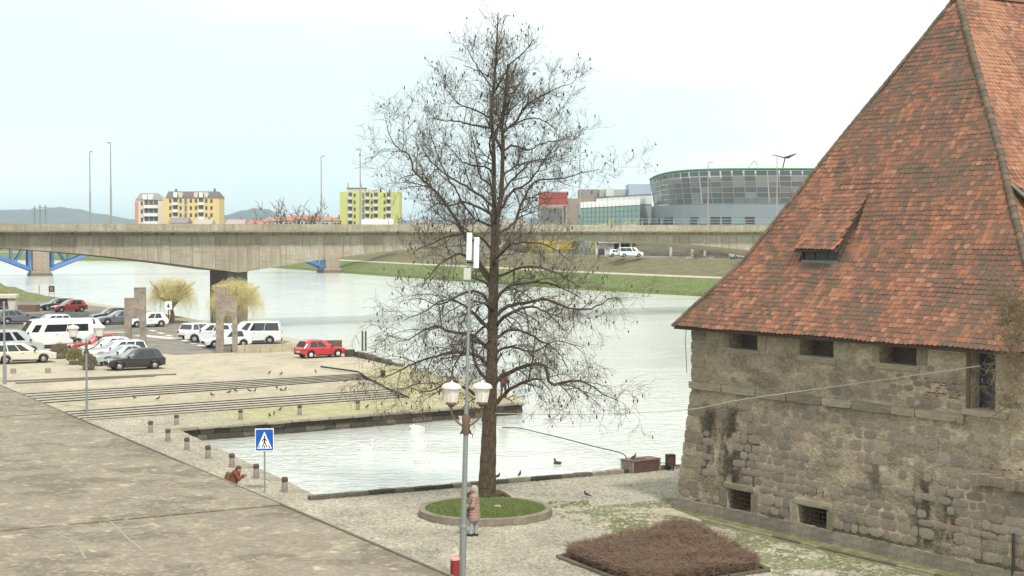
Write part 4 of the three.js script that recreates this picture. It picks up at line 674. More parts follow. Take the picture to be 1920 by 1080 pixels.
// ---------- pedestrian crossing sign ----------
{
  const sp = P(496.5, 924), s = thing('crossing_sign', 'blue square sign with a walking figure in a white triangle', 'road sign', sp), y = (py) => atDepth(496, py, -sp.z).y, c = document.createElement('canvas'); c.width = c.height = 256; const x = c.getContext('2d');
  x.fillStyle = '#f2f4f4'; x.fillRect(0, 0, 256, 256); x.fillStyle = '#1458b4'; x.beginPath(); x.roundRect(9, 9, 238, 238, 14); x.fill();
  x.fillStyle = '#f6f6f4'; x.beginPath(); x.moveTo(128, 32); x.lineTo(232, 226); x.lineTo(24, 226); x.closePath(); x.fill();
  x.fillStyle = x.strokeStyle = '#111'; x.lineCap = 'round'; x.lineJoin = 'round'; x.beginPath(); x.arc(130, 92, 12, 0, 7); x.fill();
  const st = (w, ...p) => { x.lineWidth = w; x.beginPath(); p.forEach(([a, b], i) => i ? x.lineTo(a, b) : x.moveTo(a, b)); x.stroke(); };
  st(22, [130, 114], [128, 152]); st(13, [128, 150], [112, 182], [96, 208]); st(13, [130, 150], [146, 178], [158, 208]); st(10, [128, 114], [106, 126], [98, 142]); st(10, [132, 114], [152, 128], [162, 142]);
  for (const [a, b] of [[58, 48], [128, 128], [186, 200]]) { x.lineWidth = 13; x.lineCap = 'butt'; x.beginPath(); x.moveTo(a, 190); x.lineTo(b, 218); x.stroke(); }
  const t = new THREE.CanvasTexture(c); t.colorSpace = THREE.SRGBColorSpace; const top = y(803), bot = y(846), w = 35 / FOCAL * -sp.z, face = new THREE.Mesh(new THREE.PlaneGeometry(w * 0.985, (top - bot) * 0.985).translate(0, (top + bot) / 2, 0.075), new THREE.MeshStandardMaterial({ map: t, roughness: 0.4 }));
  obj('pole', cyl(0.032, 0.032, top - 0.1, 0, (top - 0.1) / 2, 0, 10), MAT.galvanised, s); obj('board', box(w, top - bot, 0.03, 0, (top + bot) / 2, 0.058), std([0.5, 0.52, 0.54], 0.4), s); face.name = 'sign_face'; face.castShadow = face.receiveShadow = true; s.add(face); obj('clamp', [box(0.1, 0.04, 0.06, 0, top - 0.15, 0.03), box(0.1, 0.04, 0.06, 0, bot + 0.12, 0.03)], MAT.galvanised, s);
  s.rotation.y = 0.12;
}
// ---------- stone bollards ----------
{
  const bm = grained([0.34, 0.285, 0.235], 0.5), cm = grained([0.13, 0.085, 0.07], 0.4);
  const mk = (px, py, h, label, g, y = 0) => { const b = thing('bollard', label, 'bollard', onLevel(px, py, y), 0, g); obj('shaft', lathe([[0.135, -0.02], [0.13, 0.02], [0.115, h * 0.72], [0, h * 0.72]], 14), bm, b); obj('cap', lathe([[0, h * 0.7], [0.118, h * 0.7], [0.13, h * 0.76], [0.13, h * 0.88], [0.1, h * 0.98], [0, h]], 14), cm, b); return b; };
  const ord = ['first', 'second', 'third', 'fourth', 'fifth', 'sixth', 'seventh'];
  [[534, 924], [480.5, 898], [435, 877], [390, 861], [350.5, 845], [315, 828], [282.5, 812]].forEach(([x, y], i) => mk(x, y, 0.64, ord[i] + ' stone bollard from the near corner on the left pond edge', 'bollards on the left pond edge'));
  [[331, 797], [451, 787], [562, 778], [671, 769]].forEach(([x, y], i) => mk(x, y, 0.56, ord[i] + ' stone bollard from the left on the lawn behind the pond', 'bollards behind the pond'));
  const sm = grained([0.36, 0.31, 0.26], 0.5);
  [[25, 699, 'left'], [90, 698, 'right']].forEach(([x, y, s]) => { const p = tag(obj('stone_block', lathe([[0, 0.36], [0.16, 0.36], [0.19, 0.32], [0.2, -0.03]].reverse(), 14), sm), s + ' one of two squat round stones by the cream car', 'stone', 'squat stones by the car park'); p.position.copy(onLevel(x, y, TERRACE)).setY(TERRACE - 0.05); });
}
// ---------- mooring box, litter bin, hose ----------
{
  const brown = grained([0.13, 0.072, 0.055], 0.6, 0.7, 0.004), side = grained([0.33, 0.26, 0.2], 0.6);
  const a = P(1186, 889), b = P(1237, 883), dir = b.clone().sub(a).setY(0), len = dir.length() * 1.0, turn = Math.atan2(-dir.z, dir.x), m = thing('metal_chest', 'brown box chest at the water edge left of the tower', 'chest', a, turn);
  obj('body', span(0, len, -0.02, 0.5, -0.75, 0), brown, m); obj('lid', span(-0.03, len + 0.03, 0.505, 0.57, -0.78, 0.03), grained([0.24, 0.15, 0.125], 0.6), m); obj('end_panel', span(-0.012, -0.002, 0.0, 0.5, -0.73, -0.02), side, m); obj('corner_post', [span(-0.03, 0.05, 0, 0.5, 0.002, 0.03), span(len - 0.05, len + 0.03, 0, 0.5, 0.002, 0.03)], side, m);
  const bp = P(1257, 883), w = thing('litter_bin', 'small red brown litter bin on two posts beside the tower corner', 'litter bin', bp, 0.25);
  obj('basket', box(0.3, 0.42, 0.26, 0, 0.45, 0), grained([0.12, 0.05, 0.045], 0.4), w); obj('hood', [box(0.36, 0.04, 0.32, 0, 0.7, 0), box(0.03, 0.5, 0.3, 0.17, 0.47, 0), box(0.03, 0.5, 0.3, -0.17, 0.47, 0)], MAT.iron, w); obj('leg', box(0.05, 0.26, 0.05, -0.08, 0.11, 0), MAT.iron, w); obj('leg', box(0.05, 0.26, 0.05, 0.13, 0.11, 0), MAT.iron, w);
  const rope = std([0.10, 0.11, 0.10], 0.8), hp = [[942, 801], [975, 803], [1010, 811], [1060, 823], [1110, 836], [1160, 848]].map(([x, y], i) => onLevel(x, y, -0.68 + i * 0.05)); hp.push(a.clone().addScaledVector(dir.clone().normalize(), 0.1).add(V(0, 0.6, -0.35)), a.clone().addScaledVector(dir.clone().normalize(), 0.75).add(V(0, 0.59, -0.25)));
  tag(obj('mooring_hose', tube(curve(hp, 60), 0.03, 7), rope), 'dark hose running from the brown chest out over the water', 'hose');
  const ch = [P(1237, 868, 0.5), P(1250, 868.5, 0.5), P(1262, 872, 0.45), P(1275, 873, 0.45)]; tag(obj('chain', tube(curve(ch, 12), 0.018, 6), MAT.iron), 'thin chain between the chest and the tower behind the bin', 'chain');
  const c0 = atDepth(921, 775, 60.3), c1 = atDepth(1290, 768, 58.5), c2 = atDepth(1380, 751, 56.5), c3 = atDepth(1600, 720, 52.2), c4 = atDepth(1838, 686, 47.4);
  tag(obj('overhead_cable', tube(curve([c0, atDepth(1100, 777, 59.6), c1, c2, c3, c4], 60), 0.014, 5), std([0.52, 0.48, 0.42], 0.7)), 'thin pale cable strung from the tree to the tower doorway', 'cable');
}

// ---------- trees ----------
const barkTex = texture(512, (u, v) => { const n = fbm(u, v, 40, 4, 601), p = smooth(0.5, 0.6, fbm(u, v * 0.6, 10, 4, 603)), q = smooth(0.58, 0.66, fbm(u, v * 0.5, 16, 3, 607)); let c = mix3(rgb(80, 67, 52), rgb(102, 87, 68), n); c = mix3(c, rgb(62, 51, 40), p * 0.6); c = mix3(c, rgb(122, 104, 80), q * 0.3); return c; });
const barkBump = texture(512, (u, v) => 0.5 * fbm(u, v * 0.35, 36, 4, 611) + 0.5 * fbm(u, v * 0.7, 12, 4, 613), false);
const barkMat = new THREE.MeshStandardMaterial({ map: barkTex, roughness: 0.95, bumpMap: barkBump, bumpScale: 0.05 }), twigMat = std([0.115, 0.095, 0.075], 0.95), branchMat = std([0.105, 0.086, 0.066], 0.95), podMat = std([0.06, 0.045, 0.03], 0.95);
{
  const d0 = 60.4, base = atDepth(913, 952, d0), X = (px, py, dz = 0) => atDepth(px, py, d0 - dz);
  const tree = thing('plane_tree', 'tall bare tree with a dark straight trunk standing in the round grass bed', 'tree', [base.x, 0.3, base.z]);
  const o = V(base.x, 0.3, base.z), loc = (p) => p.clone().sub(o), r = rng(1234), g = () => (r() + r() + r() - 1.5) / 0.75;
  const px2m = d0 / FOCAL;
  const trunkPts = [[912, 962, 50], [912, 948, 40], [913, 925, 34], [914, 890, 32], [916, 840, 29], [918, 780, 26], [921, 720, 22], [923, 660, 20], [924, 590, 19], [926, 520, 18], [928, 455, 16], [929, 405, 14.5]];
  const lead1 = [[928, 412, 10.5], [926, 360, 8.5], [926, 300, 7.5], [924, 255, 6.6], [921, 215, 7], [924, 180, 5.5], [928, 140, 4.5], [931, 90, 3.5], [933, 50, 2.6], [934, 22, 1.6]];
  const lead2 = [[931, 412, 10.5], [939, 370, 8.5], [942, 310, 7.5], [943, 262, 7], [941, 235, 6], [946, 195, 6], [950, 150, 5], [953, 120, 4]];
  const trunk = new Tubes(), tp = (list, dz = () => 0) => list.map(([x, y, w], i) => loc(X(x, y, dz(i))));
  const dense = (list, dz, sides, T = trunk) => { const p = tp(list, dz), c = new THREE.CatmullRomCurve3(p), n = list.length * 5, pts = c.getPoints(n), rad = pts.map((_, i) => { const t = i / n * (list.length - 1), k = Math.min(list.length - 2, t | 0); return lerp(list[k][2], list[k + 1][2], t - k) / 2 * px2m * (1 + 0.03 * Math.sin(i * 1.7)); }); T.add(pts, rad, sides); return { pts, rad }; };
  const tr = dense(trunkPts, () => 0, 20), l1 = dense(lead1, (i) => -i * 0.06, 10), l2 = dense(lead2, (i) => i * 0.09, 10);
  // roots flare
  for (let k = 0; k < 7; k++) { const a = k / 7 * 6.28 + r(), p0 = loc(X(912, 930)), p1 = V(Math.cos(a) * 0.62, 0.08, Math.sin(a) * 0.62), p2 = V(Math.cos(a) * 1.0, -0.12, Math.sin(a) * 1.0); trunk.add([p0, p0.clone().lerp(p1, 0.6).add(V(0, -0.04, 0)), p1, p2], [0.13, 0.15, 0.1, 0.04], 8); }
  const limbs = new Tubes(), brn = new Tubes(), twg = new Tubes(), pods = []; let count = 0;
  // main limbs: where they start, where they go (surveyed), and how far they lean to or from the viewer
  const LIMBS = [
    [[924, 530, 11], [885, 472, 9], [860, 420, 8], [831, 375, 7], [803, 346, 6], [778, 322, 5], [766, 289, 4], [750, 281, 3.4], [734, 262, 2.6], [721, 214, 1.4]], [[925, 404, 7], [892, 386, 6], [868, 379, 5], [844, 385, 4], [815, 384, 3], [796, 400, 2]],
    [[925, 388, 7], [888, 358, 6], [860, 342, 5], [840, 330, 4], [806, 300, 3], [788, 270, 2]], [[925, 330, 6], [913, 314, 5], [884, 310, 4], [864, 301, 3], [838, 270, 2]], [[922, 240, 6], [884, 234, 5], [860, 228, 4], [819, 224, 2.4], [795, 200, 1.4]],
    [[921, 222, 5], [885, 204, 4], [862, 196, 3], [835, 165, 1.8], [830, 130, 1.2]], [[943, 284, 6], [960, 273, 5], [990, 281, 4], [1015, 269, 3], [1050, 262, 2]], [[941, 250, 6], [966, 228, 5], [990, 195, 4], [1031, 171, 2.6], [1076, 154, 1.4]],
    [[946, 244, 5], [986, 224, 4], [1015, 224, 3], [1045, 246, 2]], [[938, 394, 7], [962, 358, 6], [986, 346, 5], [1007, 322, 4], [1023, 297, 3], [1050, 262, 1.6]], [[932, 440, 8], [962, 420, 7], [978, 383, 6], [1002, 342, 5], [1055, 334, 3.4], [1100, 322, 2.4], [1120, 318, 1.4]],
    [[951, 124, 4], [978, 102, 3], [1002, 73, 2]], [[945, 168, 4], [925, 151, 3.4], [900, 134, 2.6], [868, 122, 1.4]], [[926, 170, 4], [905, 140, 3], [880, 100, 2], [868, 82, 1.2]],
    [[927, 594, 11], [950, 575, 10], [990, 567, 8.5], [1019, 561, 7], [1068, 577, 5.5], [1108, 579, 4], [1149, 559, 2.4], [1168, 566, 1.4]], [[927, 612, 10], [950, 591, 8.5], [994, 575, 6], [1030, 590, 4], [1060, 620, 2]],
    [[929, 636, 8], [958, 618, 7], [986, 624, 6], [1015, 640, 4.5], [1043, 657, 3], [1065, 690, 1.8]], [[922, 722, 12], [950, 701, 11], [978, 689, 10], [1019, 685, 8.5], [1033, 720, 7.5], [1068, 714, 6], [1096, 716, 5], [1129, 738, 3], [1160, 752, 1.6]],
    [[922, 768, 12], [940, 745, 11], [962, 726, 9], [990, 714, 7], [1012, 712, 4], [1030, 730, 2.4]], [[990, 714, 5], [998, 675, 4], [1003, 640, 3], [1010, 600, 1.6]],
    [[918, 656, 10], [900, 640, 9], [884, 628, 8], [844, 622, 7], [819, 612, 5.5], [795, 620, 4], [762, 636, 2.6], [722, 628, 1.4]], [[917, 690, 11], [900, 670, 10], [884, 664, 9], [852, 661, 8], [819, 669, 6], [778, 681, 4.5], [738, 701, 3], [700, 708, 1.6]],
    [[917, 716, 10], [897, 693, 8.5], [888, 670, 7], [884, 640, 4], [870, 600, 2]], [[915, 770, 11], [901, 748, 9], [868, 726, 7], [835, 722, 5], [800, 735, 3], [770, 728, 1.6]], [[920, 575, 9], [905, 552, 8], [888, 546, 7], [862, 553, 5], [824, 571, 3.6], [785, 560, 2], [744, 566, 1.2]],
    [[924, 540, 8], [890, 492, 6.5], [864, 477, 5.5], [840, 485, 4.4], [815, 506, 3], [790, 540, 1.8]], [[928, 566, 9], [950, 540, 7.5], [1007, 529, 6], [1048, 538, 4], [1090, 560, 2]], [[930, 486, 8], [954, 462, 6.5], [985, 455, 5], [1030, 462, 3], [1070, 490, 1.8]],
    [[924, 470, 7], [900, 445, 6], [860, 440, 5], [820, 452, 3.4], [780, 470, 2]], [[920, 620, 8], [880, 580, 6], [840, 560, 4.6], [800, 582, 3], [760, 600, 1.8]], [[926, 660, 8], [960, 650, 6], [1000, 660, 4.4], [1040, 640, 3], [1090, 650, 1.8]],
    [[921, 600, 8], [880, 640, 5], [850, 690, 3], [838, 740, 1.6]], [[928, 520, 8], [990, 500, 5.4], [1040, 510, 3.4], [1090, 540, 1.8]], [[925, 350, 6], [900, 330, 4], [890, 280, 3], [880, 240, 1.6]], [[942, 330, 6], [970, 310, 4.4], [1010, 300, 3], [1060, 290, 1.8]], [[924, 425, 7], [890, 410, 5], [850, 350, 4], [820, 290, 2.6], [808, 250, 1.4]],
  ];
  const H = (p) => p.y, top = 18.6;
  function grow(p, d, len, rad, level, T, droop) {
    const n = level === 1 ? 7 : level === 2 ? 5 : 3, pts = [p.clone()], rads = [rad]; let q = p.clone(), v = d.clone();
    for (let s = 1; s <= n; s++) { v.add(V(g() * 0.24, g() * 0.2 + (droop ? -droop * (s / n) * 0.26 : 0.06), g() * 0.24)).normalize(); q = q.clone().addScaledVector(v, len / n); pts.push(q); rads.push(Math.max(0.0042, rad * (1 - 0.82 * s / n))); }
    (level === 1 ? limbs : level === 2 ? brn : twg).add(pts, rads, level === 1 ? 5 : level === 2 ? 4 : 3); count++;
    if (level < 4) sprout(pts, rads, len, level + 1, droop);
    if (level > 2 && r() < 0.06) pods.push(pts[pts.length - 1].clone());
  }
  function sprout(pts, rads, len, level, droop) {
    const many = level === 1 ? len * 2.2 : level === 2 ? 2.2 + len * 2.6 : level === 3 ? 1.15 + len * 4.1 : len * 2.4, n = Math.max(level > 3 ? 0 : 1, Math.round(many * (0.75 + r() * 0.5)));
    for (let k = 0; k < n; k++) {
      const t = level === 1 ? 0.16 + 0.84 * r() : 0.12 + 0.88 * r(), f = t * (pts.length - 1), i = Math.min(pts.length - 2, f | 0), p = pts[i].clone().lerp(pts[i + 1], f - i), tan = pts[i + 1].clone().sub(pts[i]).normalize();
      const side = V(g(), g() * 0.8, g()).addScaledVector(tan, -0.3); side.addScaledVector(tan, -side.dot(tan)).normalize();
      const d = tan.clone().multiplyScalar(0.62).addScaledVector(side, 0.9).add(V(0, droop > 0.5 ? 0.05 : 0.32, 0)).normalize();
      let cl = (level === 1 ? (0.55 + r() * 1.25) * clamp(0.55 + len * 0.16, 0.6, 1.35) : level === 2 ? 0.35 + r() * 0.75 : level === 3 ? 0.22 + r() * 0.42 : 0.14 + r() * 0.26);
      if (level === 1) cl *= clamp((19.4 - p.y) / 6, 0.35, 1);
      const cr = Math.max(0.0065, Math.min(lerp(rads[i], rads[i + 1], f - i) * 0.62, level === 1 ? 0.032 : level === 2 ? 0.016 : 0.0095));
      grow(p, d, cl, cr, level, null, droop);
    }
  }
  const limb = (pts, rads) => { const c = new THREE.CatmullRomCurve3(pts), n = pts.length * 4, P2 = c.getPoints(n).map((p, i) => p.add(V(g(), g(), g()).multiplyScalar(i && i < n ? 0.02 : 0))), R2 = P2.map((_, i) => { const t = i / n * (pts.length - 1), k = Math.min(pts.length - 2, t | 0); return lerp(rads[k], rads[k + 1], t - k); }); trunk.add(P2, R2, 7); const len = c.getLength(); sprout(P2, R2, len, 1, P2[0].y < 8.2 ? clamp((8.6 - P2[0].y) / 3) : 0); };
  LIMBS.forEach((list, i) => { const reach = Math.abs(list[list.length - 1][0] - list[0][0]) * px2m, lean = (i % 2 ? 1 : -1) * (0.35 + 0.5 * r()) * reach; limb(list.map(([x, y], k) => loc(X(x, y, lean * Math.pow(k / (list.length - 1), 1.15)))), list.map((q) => q[2] / 2 * px2m * 0.74)); });
  // limbs that point at and away from the viewer, filling the crown in depth
  for (let k = 0; k < 14; k++) {
    const h = 4.6 + k / 13 * 10.6, src = h < 10.6 ? tr : k % 2 ? l1 : l2, c = src.pts.reduce((b, p) => Math.abs(p.y - h) < Math.abs(b.y - h) ? p : b), reach = lerp(3.6, 1.3, (h - 4.6) / 10.6) * (0.8 + 0.4 * r()), a = (k % 2 ? 1 : -1) * (Math.PI / 2 + g() * 0.5), up = h > 9 ? 0.9 : 0.25, pts = [];
    for (let s = 0; s <= 4; s++) pts.push(c.clone().add(V(Math.cos(a) * reach * s / 4 + g() * 0.07, up * reach * Math.pow(s / 4, 0.8) * (h < 9 && s > 2 ? 0.85 : 1), Math.sin(a) * reach * s / 4)));
    limb(pts, [0.075, 0.06, 0.045, 0.03, 0.014].map((q) => q * (h > 11 ? 0.75 : 1)));
  }
  for (const q of [l1, l2]) { const from = Math.floor(q.pts.length * 0.25); sprout(q.pts.slice(from), q.rad.slice(from), 6.2, 1, 0); }
  trunk.mesh('trunk', barkMat, tree); limbs.mesh('branches', branchMat, tree); brn.mesh('small_branches', twigMat, tree); twg.mesh('twigs', twigMat, tree);
  const pg = new THREE.SphereGeometry(1, 6, 5), im = new THREE.InstancedMesh(pg, podMat, pods.length), ob = new THREE.Object3D();
  pods.forEach((p, i) => { ob.position.copy(p).add(V(0, -0.04, 0)); ob.rotation.set(g() * 0.2, r() * 6, g() * 0.2); ob.scale.set(0.018 + r() * 0.014, 0.035 + r() * 0.05, 0.018 + r() * 0.014); ob.updateMatrix(); im.setMatrixAt(i, ob.matrix); }); im.name = 'seed_pods'; im.userData.kind = 'stuff'; im.castShadow = im.receiveShadow = true; tree.add(im);
  tree.children.forEach((c) => { if (/branch|twig/.test(c.name)) c.userData.kind = 'stuff'; });
  console.log('branches', count, 'tris', [trunk, limbs, brn, twg].map((t) => t.i.length / 3 | 0), 'pods', pods.length);
}

// ---------- cars ----------
const tyreMat = std([0.018, 0.018, 0.018], 0.85), rimMat = std([0.5, 0.5, 0.51], 0.35, { metalness: 0.6 }), glassMat = new THREE.MeshPhysicalMaterial({ color: new THREE.Color().setRGB(0.018, 0.022, 0.024), roughness: 0.06, clearcoat: 1, clearcoatRoughness: 0.03 }), trimMat = std([0.02, 0.02, 0.021], 0.7), lampMat = std([0.75, 0.77, 0.78], 0.12), tailMat = std([0.32, 0.012, 0.012], 0.25), plateMat = std([0.7, 0.7, 0.66], 0.5);
const paints = new Map(), paint = (c) => { const k = c.join(); if (!paints.has(k)) paints.set(k, new THREE.MeshPhysicalMaterial({ color: new THREE.Color().setRGB(...c), roughness: 0.38, clearcoat: 0.9, clearcoatRoughness: 0.06 })); return paints.get(k); };
const CAR = {
  hatch: { L: 4.05, W: 1.74, H: 1.48, belt: 0.87, hood: 0.84, wb: [-1.24, 1.26], rw: 0.31, b: [-1.9, 0.98], t: [-1.52, 0.18], win: [[0.2, 0.47], [0.5, 0.76]] },
  estate: { L: 4.6, W: 1.78, H: 1.5, belt: 0.89, hood: 0.86, wb: [-1.36, 1.36], rw: 0.32, b: [-2.2, 1.02], t: [-1.95, 0.16], win: [[0.04, 0.3], [0.33, 0.58], [0.61, 0.82]] },
  saloon: { L: 4.5, W: 1.76, H: 1.44, belt: 0.87, hood: 0.84, wb: [-1.32, 1.34], rw: 0.31, b: [-1.75, 1.02], t: [-0.98, 0.14], win: [[0.22, 0.48], [0.51, 0.76]] },
  suv: { L: 4.45, W: 1.85, H: 1.68, belt: 1.05, hood: 1.0, wb: [-1.32, 1.32], rw: 0.36, b: [-2.1, 1.05], t: [-1.75, 0.3], win: [[0.05, 0.28], [0.31, 0.56], [0.59, 0.82]] },
  van: { L: 5.0, W: 1.92, H: 1.95, belt: 1.1, hood: 1.05, wb: [-1.5, 1.55], rw: 0.33, b: [-2.45, 1.75], t: [-2.3, 1.0], win: [[0.03, 0.34], [0.35, 0.64], [0.7, 0.85]] },
  minibus: { L: 6.6, W: 2.05, H: 2.4, belt: 1.25, hood: 1.15, wb: [-1.9, 2.0], rw: 0.35, b: [-3.25, 2.5], t: [-3.18, 1.75], win: [[0.08, 0.4], [0.41, 0.73], [0.81, 0.91]], top: 0.66 },
};
const wheelG = lathe([[0.62, -0.5], [0.96, -0.5], [1, -0.36], [1, 0.36], [0.96, 0.5], [0.62, 0.5]], 22).rotateX(Math.PI / 2), rimG = joined([lathe([[0, 0.3], [0.16, 0.36], [0.2, 0.3], [0.64, 0.26], [0.64, -0.4], [0, -0.4]].reverse(), 18).rotateX(Math.PI / 2), ...Array.from({ length: 5 }, (_, k) => box(0.14, 0.62, 0.12, 0, 0.34, 0.32).applyMatrix4(M4(0, 0, 0, 0, 0, k * Math.PI * 0.4)))]);
const bodyCache = new Map();
function carBody(kind) {
  if (bodyCache.has(kind)) return bodyCache.get(kind);
  const c = CAR[kind], h = c.L / 2, ra = c.rw + 0.05, s = new THREE.Shape(), sill = 0.2;
  s.moveTo(-h + 0.06, 0.32); s.lineTo(c.wb[0] - ra - 0.12, 0.25); s.lineTo(c.wb[0] - ra, sill + 0.04); s.absarc(c.wb[0], c.rw, ra, Math.PI, 0, true); s.lineTo(c.wb[1] - ra, sill); s.absarc(c.wb[1], c.rw, ra, Math.PI, 0, true); s.lineTo(h - 0.08, 0.24);
  s.quadraticCurveTo(h, 0.3, h, 0.5); s.quadraticCurveTo(h - 0.01, c.hood - 0.14, h - 0.16, c.hood - 0.1); s.quadraticCurveTo(h - 0.5, c.hood, c.b[1] - 0.1, c.belt + 0.01); s.lineTo(c.b[0] + 0.1, c.belt + 0.015); s.quadraticCurveTo(-h + 0.03, c.belt, -h + 0.02, c.belt - 0.16); s.quadraticCurveTo(-h - 0.0, 0.5, -h + 0.06, 0.32);
  const g = new THREE.ExtrudeGeometry(s, { depth: c.W - 0.2, bevelEnabled: true, bevelSize: 0.07, bevelOffset: -0.07, bevelThickness: 0.1, bevelSegments: 3, curveSegments: 10 }).translate(0, 0, -(c.W - 0.2) / 2);
  const yb = c.belt - 0.03, yt = c.H, wb = c.W / 2 - 0.05, wt = c.W / 2 - (c.H > 1.8 ? 0.12 : 0.22), [b0, b1] = c.b, [t0, t1] = c.t, K = (x, y, w) => [V(x, y, w), V(x, y, -w)];
  const wAt = (y) => lerp(wb, wt, (y - yb) / (yt - 0.07 - yb)), prof = [];
  { const q = (a0, a1, a2, n) => { for (let i = 0; i <= n; i++) { const u = i / n; prof.push([(1 - u) * (1 - u) * a0[0] + 2 * u * (1 - u) * a1[0] + u * u * a2[0], (1 - u) * (1 - u) * a0[1] + 2 * u * (1 - u) * a1[1] + u * u * a2[1]]); } }, k = 0.87, on = (b, t) => [lerp(b, t, k), lerp(yb, yt - 0.07, k)];
    prof.push([b0, yb]); q(on(b0, t0), [t0 + 0.02, yt - 0.035], [t0 + 0.26, yt - 0.012], 5); prof.push([(t0 + t1) / 2, yt + 0.012]); q([t1 - 0.32, yt - 0.01], [t1 - 0.02, yt - 0.03], on(b1, t1), 5); prof.push([b1, yb]); }
  const cp = []; const tri = (...v) => v.forEach((p) => cp.push(p.x, p.y, p.z));
  for (let i = 0; i < prof.length - 1; i++) { const [x0, y0] = prof[i], [x1, y1] = prof[i + 1], A = (x, y, f) => { const w = wAt(Math.min(y, yt - 0.05)); return V(x, y - (1 - Math.abs(f) < 0.01 ? 0.02 * clamp((y - yb) / 0.3) : 0), w * f); }; const fs = [-1, -0.82, 0.82, 1]; for (let j = 0; j < 3; j++) { const a = A(x0, y0, fs[j]), b = A(x0, y0, fs[j + 1]), c2 = A(x1, y1, fs[j + 1]), d = A(x1, y1, fs[j]); tri(a, b, c2, a, c2, d); } for (const f of [1, -1]) { const a = A(x0, y0, f), b = A(x1, y1, f), c2 = V(x1, yb, wb * f), d = V(x0, yb, wb * f); f > 0 ? tri(d, c2, b, d, b, a) : tri(c2, d, b, b, d, a); } }
  const cab0 = new THREE.BufferGeometry(); cab0.setAttribute('position', new THREE.Float32BufferAttribute(cp, 3)); const cab = mergeVertices(cab0, 1e-4); cab.computeVertexNormals();
  const top = yt - 0.07, sideP = (u, v, k) => V(lerp(lerp(b0, b1, u), lerp(t0, t1, u), v), lerp(yb, top, v), k * lerp(wb, wt, v));
  const vis = [], tv = c.top ?? 0.93; for (const k of [-1, 1]) for (const [u0, u1] of c.win) { const q = [sideP(u0, 0.12, k), sideP(u1, 0.12, k), sideP(u1 - (u1 > 0.7 && kind !== 'minibus' ? 0.04 : 0), tv, k), sideP(u0, tv, k)]; vis.push(plate(...(k > 0 ? q : [q[1], q[0], q[3], q[2]]), 0.012)); }
  const fr = (v, w, x) => V(lerp(x[0], x[1], v), lerp(yb, top, v), w), ws = [fr(0.06, wb * 0.9, [b1, t1]), fr(0.06, -wb * 0.9, [b1, t1]), fr(0.94, -wt * 0.9, [b1, t1]), fr(0.94, wt * 0.9, [b1, t1])], rv = kind === 'minibus' ? 0.5 : 0.15, rw = [fr(rv, -wb * 0.84, [b0, t0]), fr(rv, wb * 0.84, [b0, t0]), fr(0.92, wt * 0.86, [b0, t0]), fr(0.92, -wt * 0.86, [b0, t0])];
  const rec = { c, body: metric(joined([g, cab])), side: vis.map((q) => metric(joined(q))), wind: metric(joined(plate(...ws, 0.012))), rear: metric(joined(plate(...rw, 0.012))) };
  bodyCache.set(kind, rec); return rec;
}
function car(kind, colour, label, pos, heading, group = 'cars in the riverside car park', rims = rimMat) {
  const k = carBody(kind), c = k.c, t = thing(CAR[kind] && /van|minibus/.test(kind) ? (kind === 'van' ? 'parked_van' : 'parked_minibus') : 'parked_car', label, kind === 'van' || kind === 'minibus' ? 'van' : 'car', pos, heading, group);
  const add = (name, g, m, parent = t) => { const o = new THREE.Mesh(g, m); o.name = name; o.castShadow = o.receiveShadow = true; parent.add(o); return o; };
  const body = add('body', k.body, paint(colour)); k.side.forEach((g) => add('side_window', g, glassMat)); add('windscreen', k.wind, glassMat); add('rear_window', k.rear, glassMat);
  for (const x of c.wb) for (const s of [-1, 1]) { const w = add('wheel', wheelG, tyreMat); w.position.set(x, c.rw, s * (c.W / 2 - 0.12)); w.scale.set(c.rw, c.rw, 0.21 * 1); if (s < 0) w.rotation.y = Math.PI; add('rim', rimG, rims, w); }
  const h = c.L / 2;
  for (const s of [-1, 1]) {
    obj('headlight', box(0.16, 0.13, 0.34, h - 0.11, c.hood - 0.2, s * (c.W / 2 - 0.26), s * 0.3), lampMat, t); obj('tail_light', box(0.1, 0.24, 0.16, -h + 0.06, c.belt - 0.17, s * (c.W / 2 - 0.14)), tailMat, t);
    obj('mirror', box(0.12, 0.12, 0.2, c.b[1] - 0.32, c.belt + 0.08, s * (c.W / 2 + 0.06)), trimMat, t); obj('sill_trim', box(c.wb[1] - c.wb[0] - 2 * c.rw - 0.14, 0.09, 0.03, (c.wb[0] + c.wb[1]) / 2, 0.25, s * (c.W / 2 - 0.003)), trimMat, t);
    obj('door_handle', box(0.16, 0.03, 0.03, -0.15, c.belt - 0.12, s * (c.W / 2 + 0.005)), trimMat, t);
  }
  obj('grille', box(0.05, 0.2, c.W * 0.5, h - 0.015, 0.48, 0), trimMat, t); obj('bumper', box(0.06, 0.14, c.W * 0.84, -h + 0.03, 0.36, 0), trimMat, t); obj('number_plate', box(0.02, 0.11, 0.5, -h - 0.005, 0.52, 0), plateMat, t);
  return t;
}
const TB = 29 * Math.PI / 180, RIGHT = TB, LEFT = TB + Math.PI, CY = TERRACE - 0.05, carAt = (px, py) => onLevel(px, py, TERRACE).setY(CY);
const WHITE = [0.72, 0.73, 0.72], SILVER = [0.42, 0.44, 0.45], GREY = [0.13, 0.135, 0.145], CREAM = [0.62, 0.58, 0.46], BLACK = [0.018, 0.018, 0.02], RED = [0.42, 0.022, 0.02], DARKRED = [0.26, 0.03, 0.03];
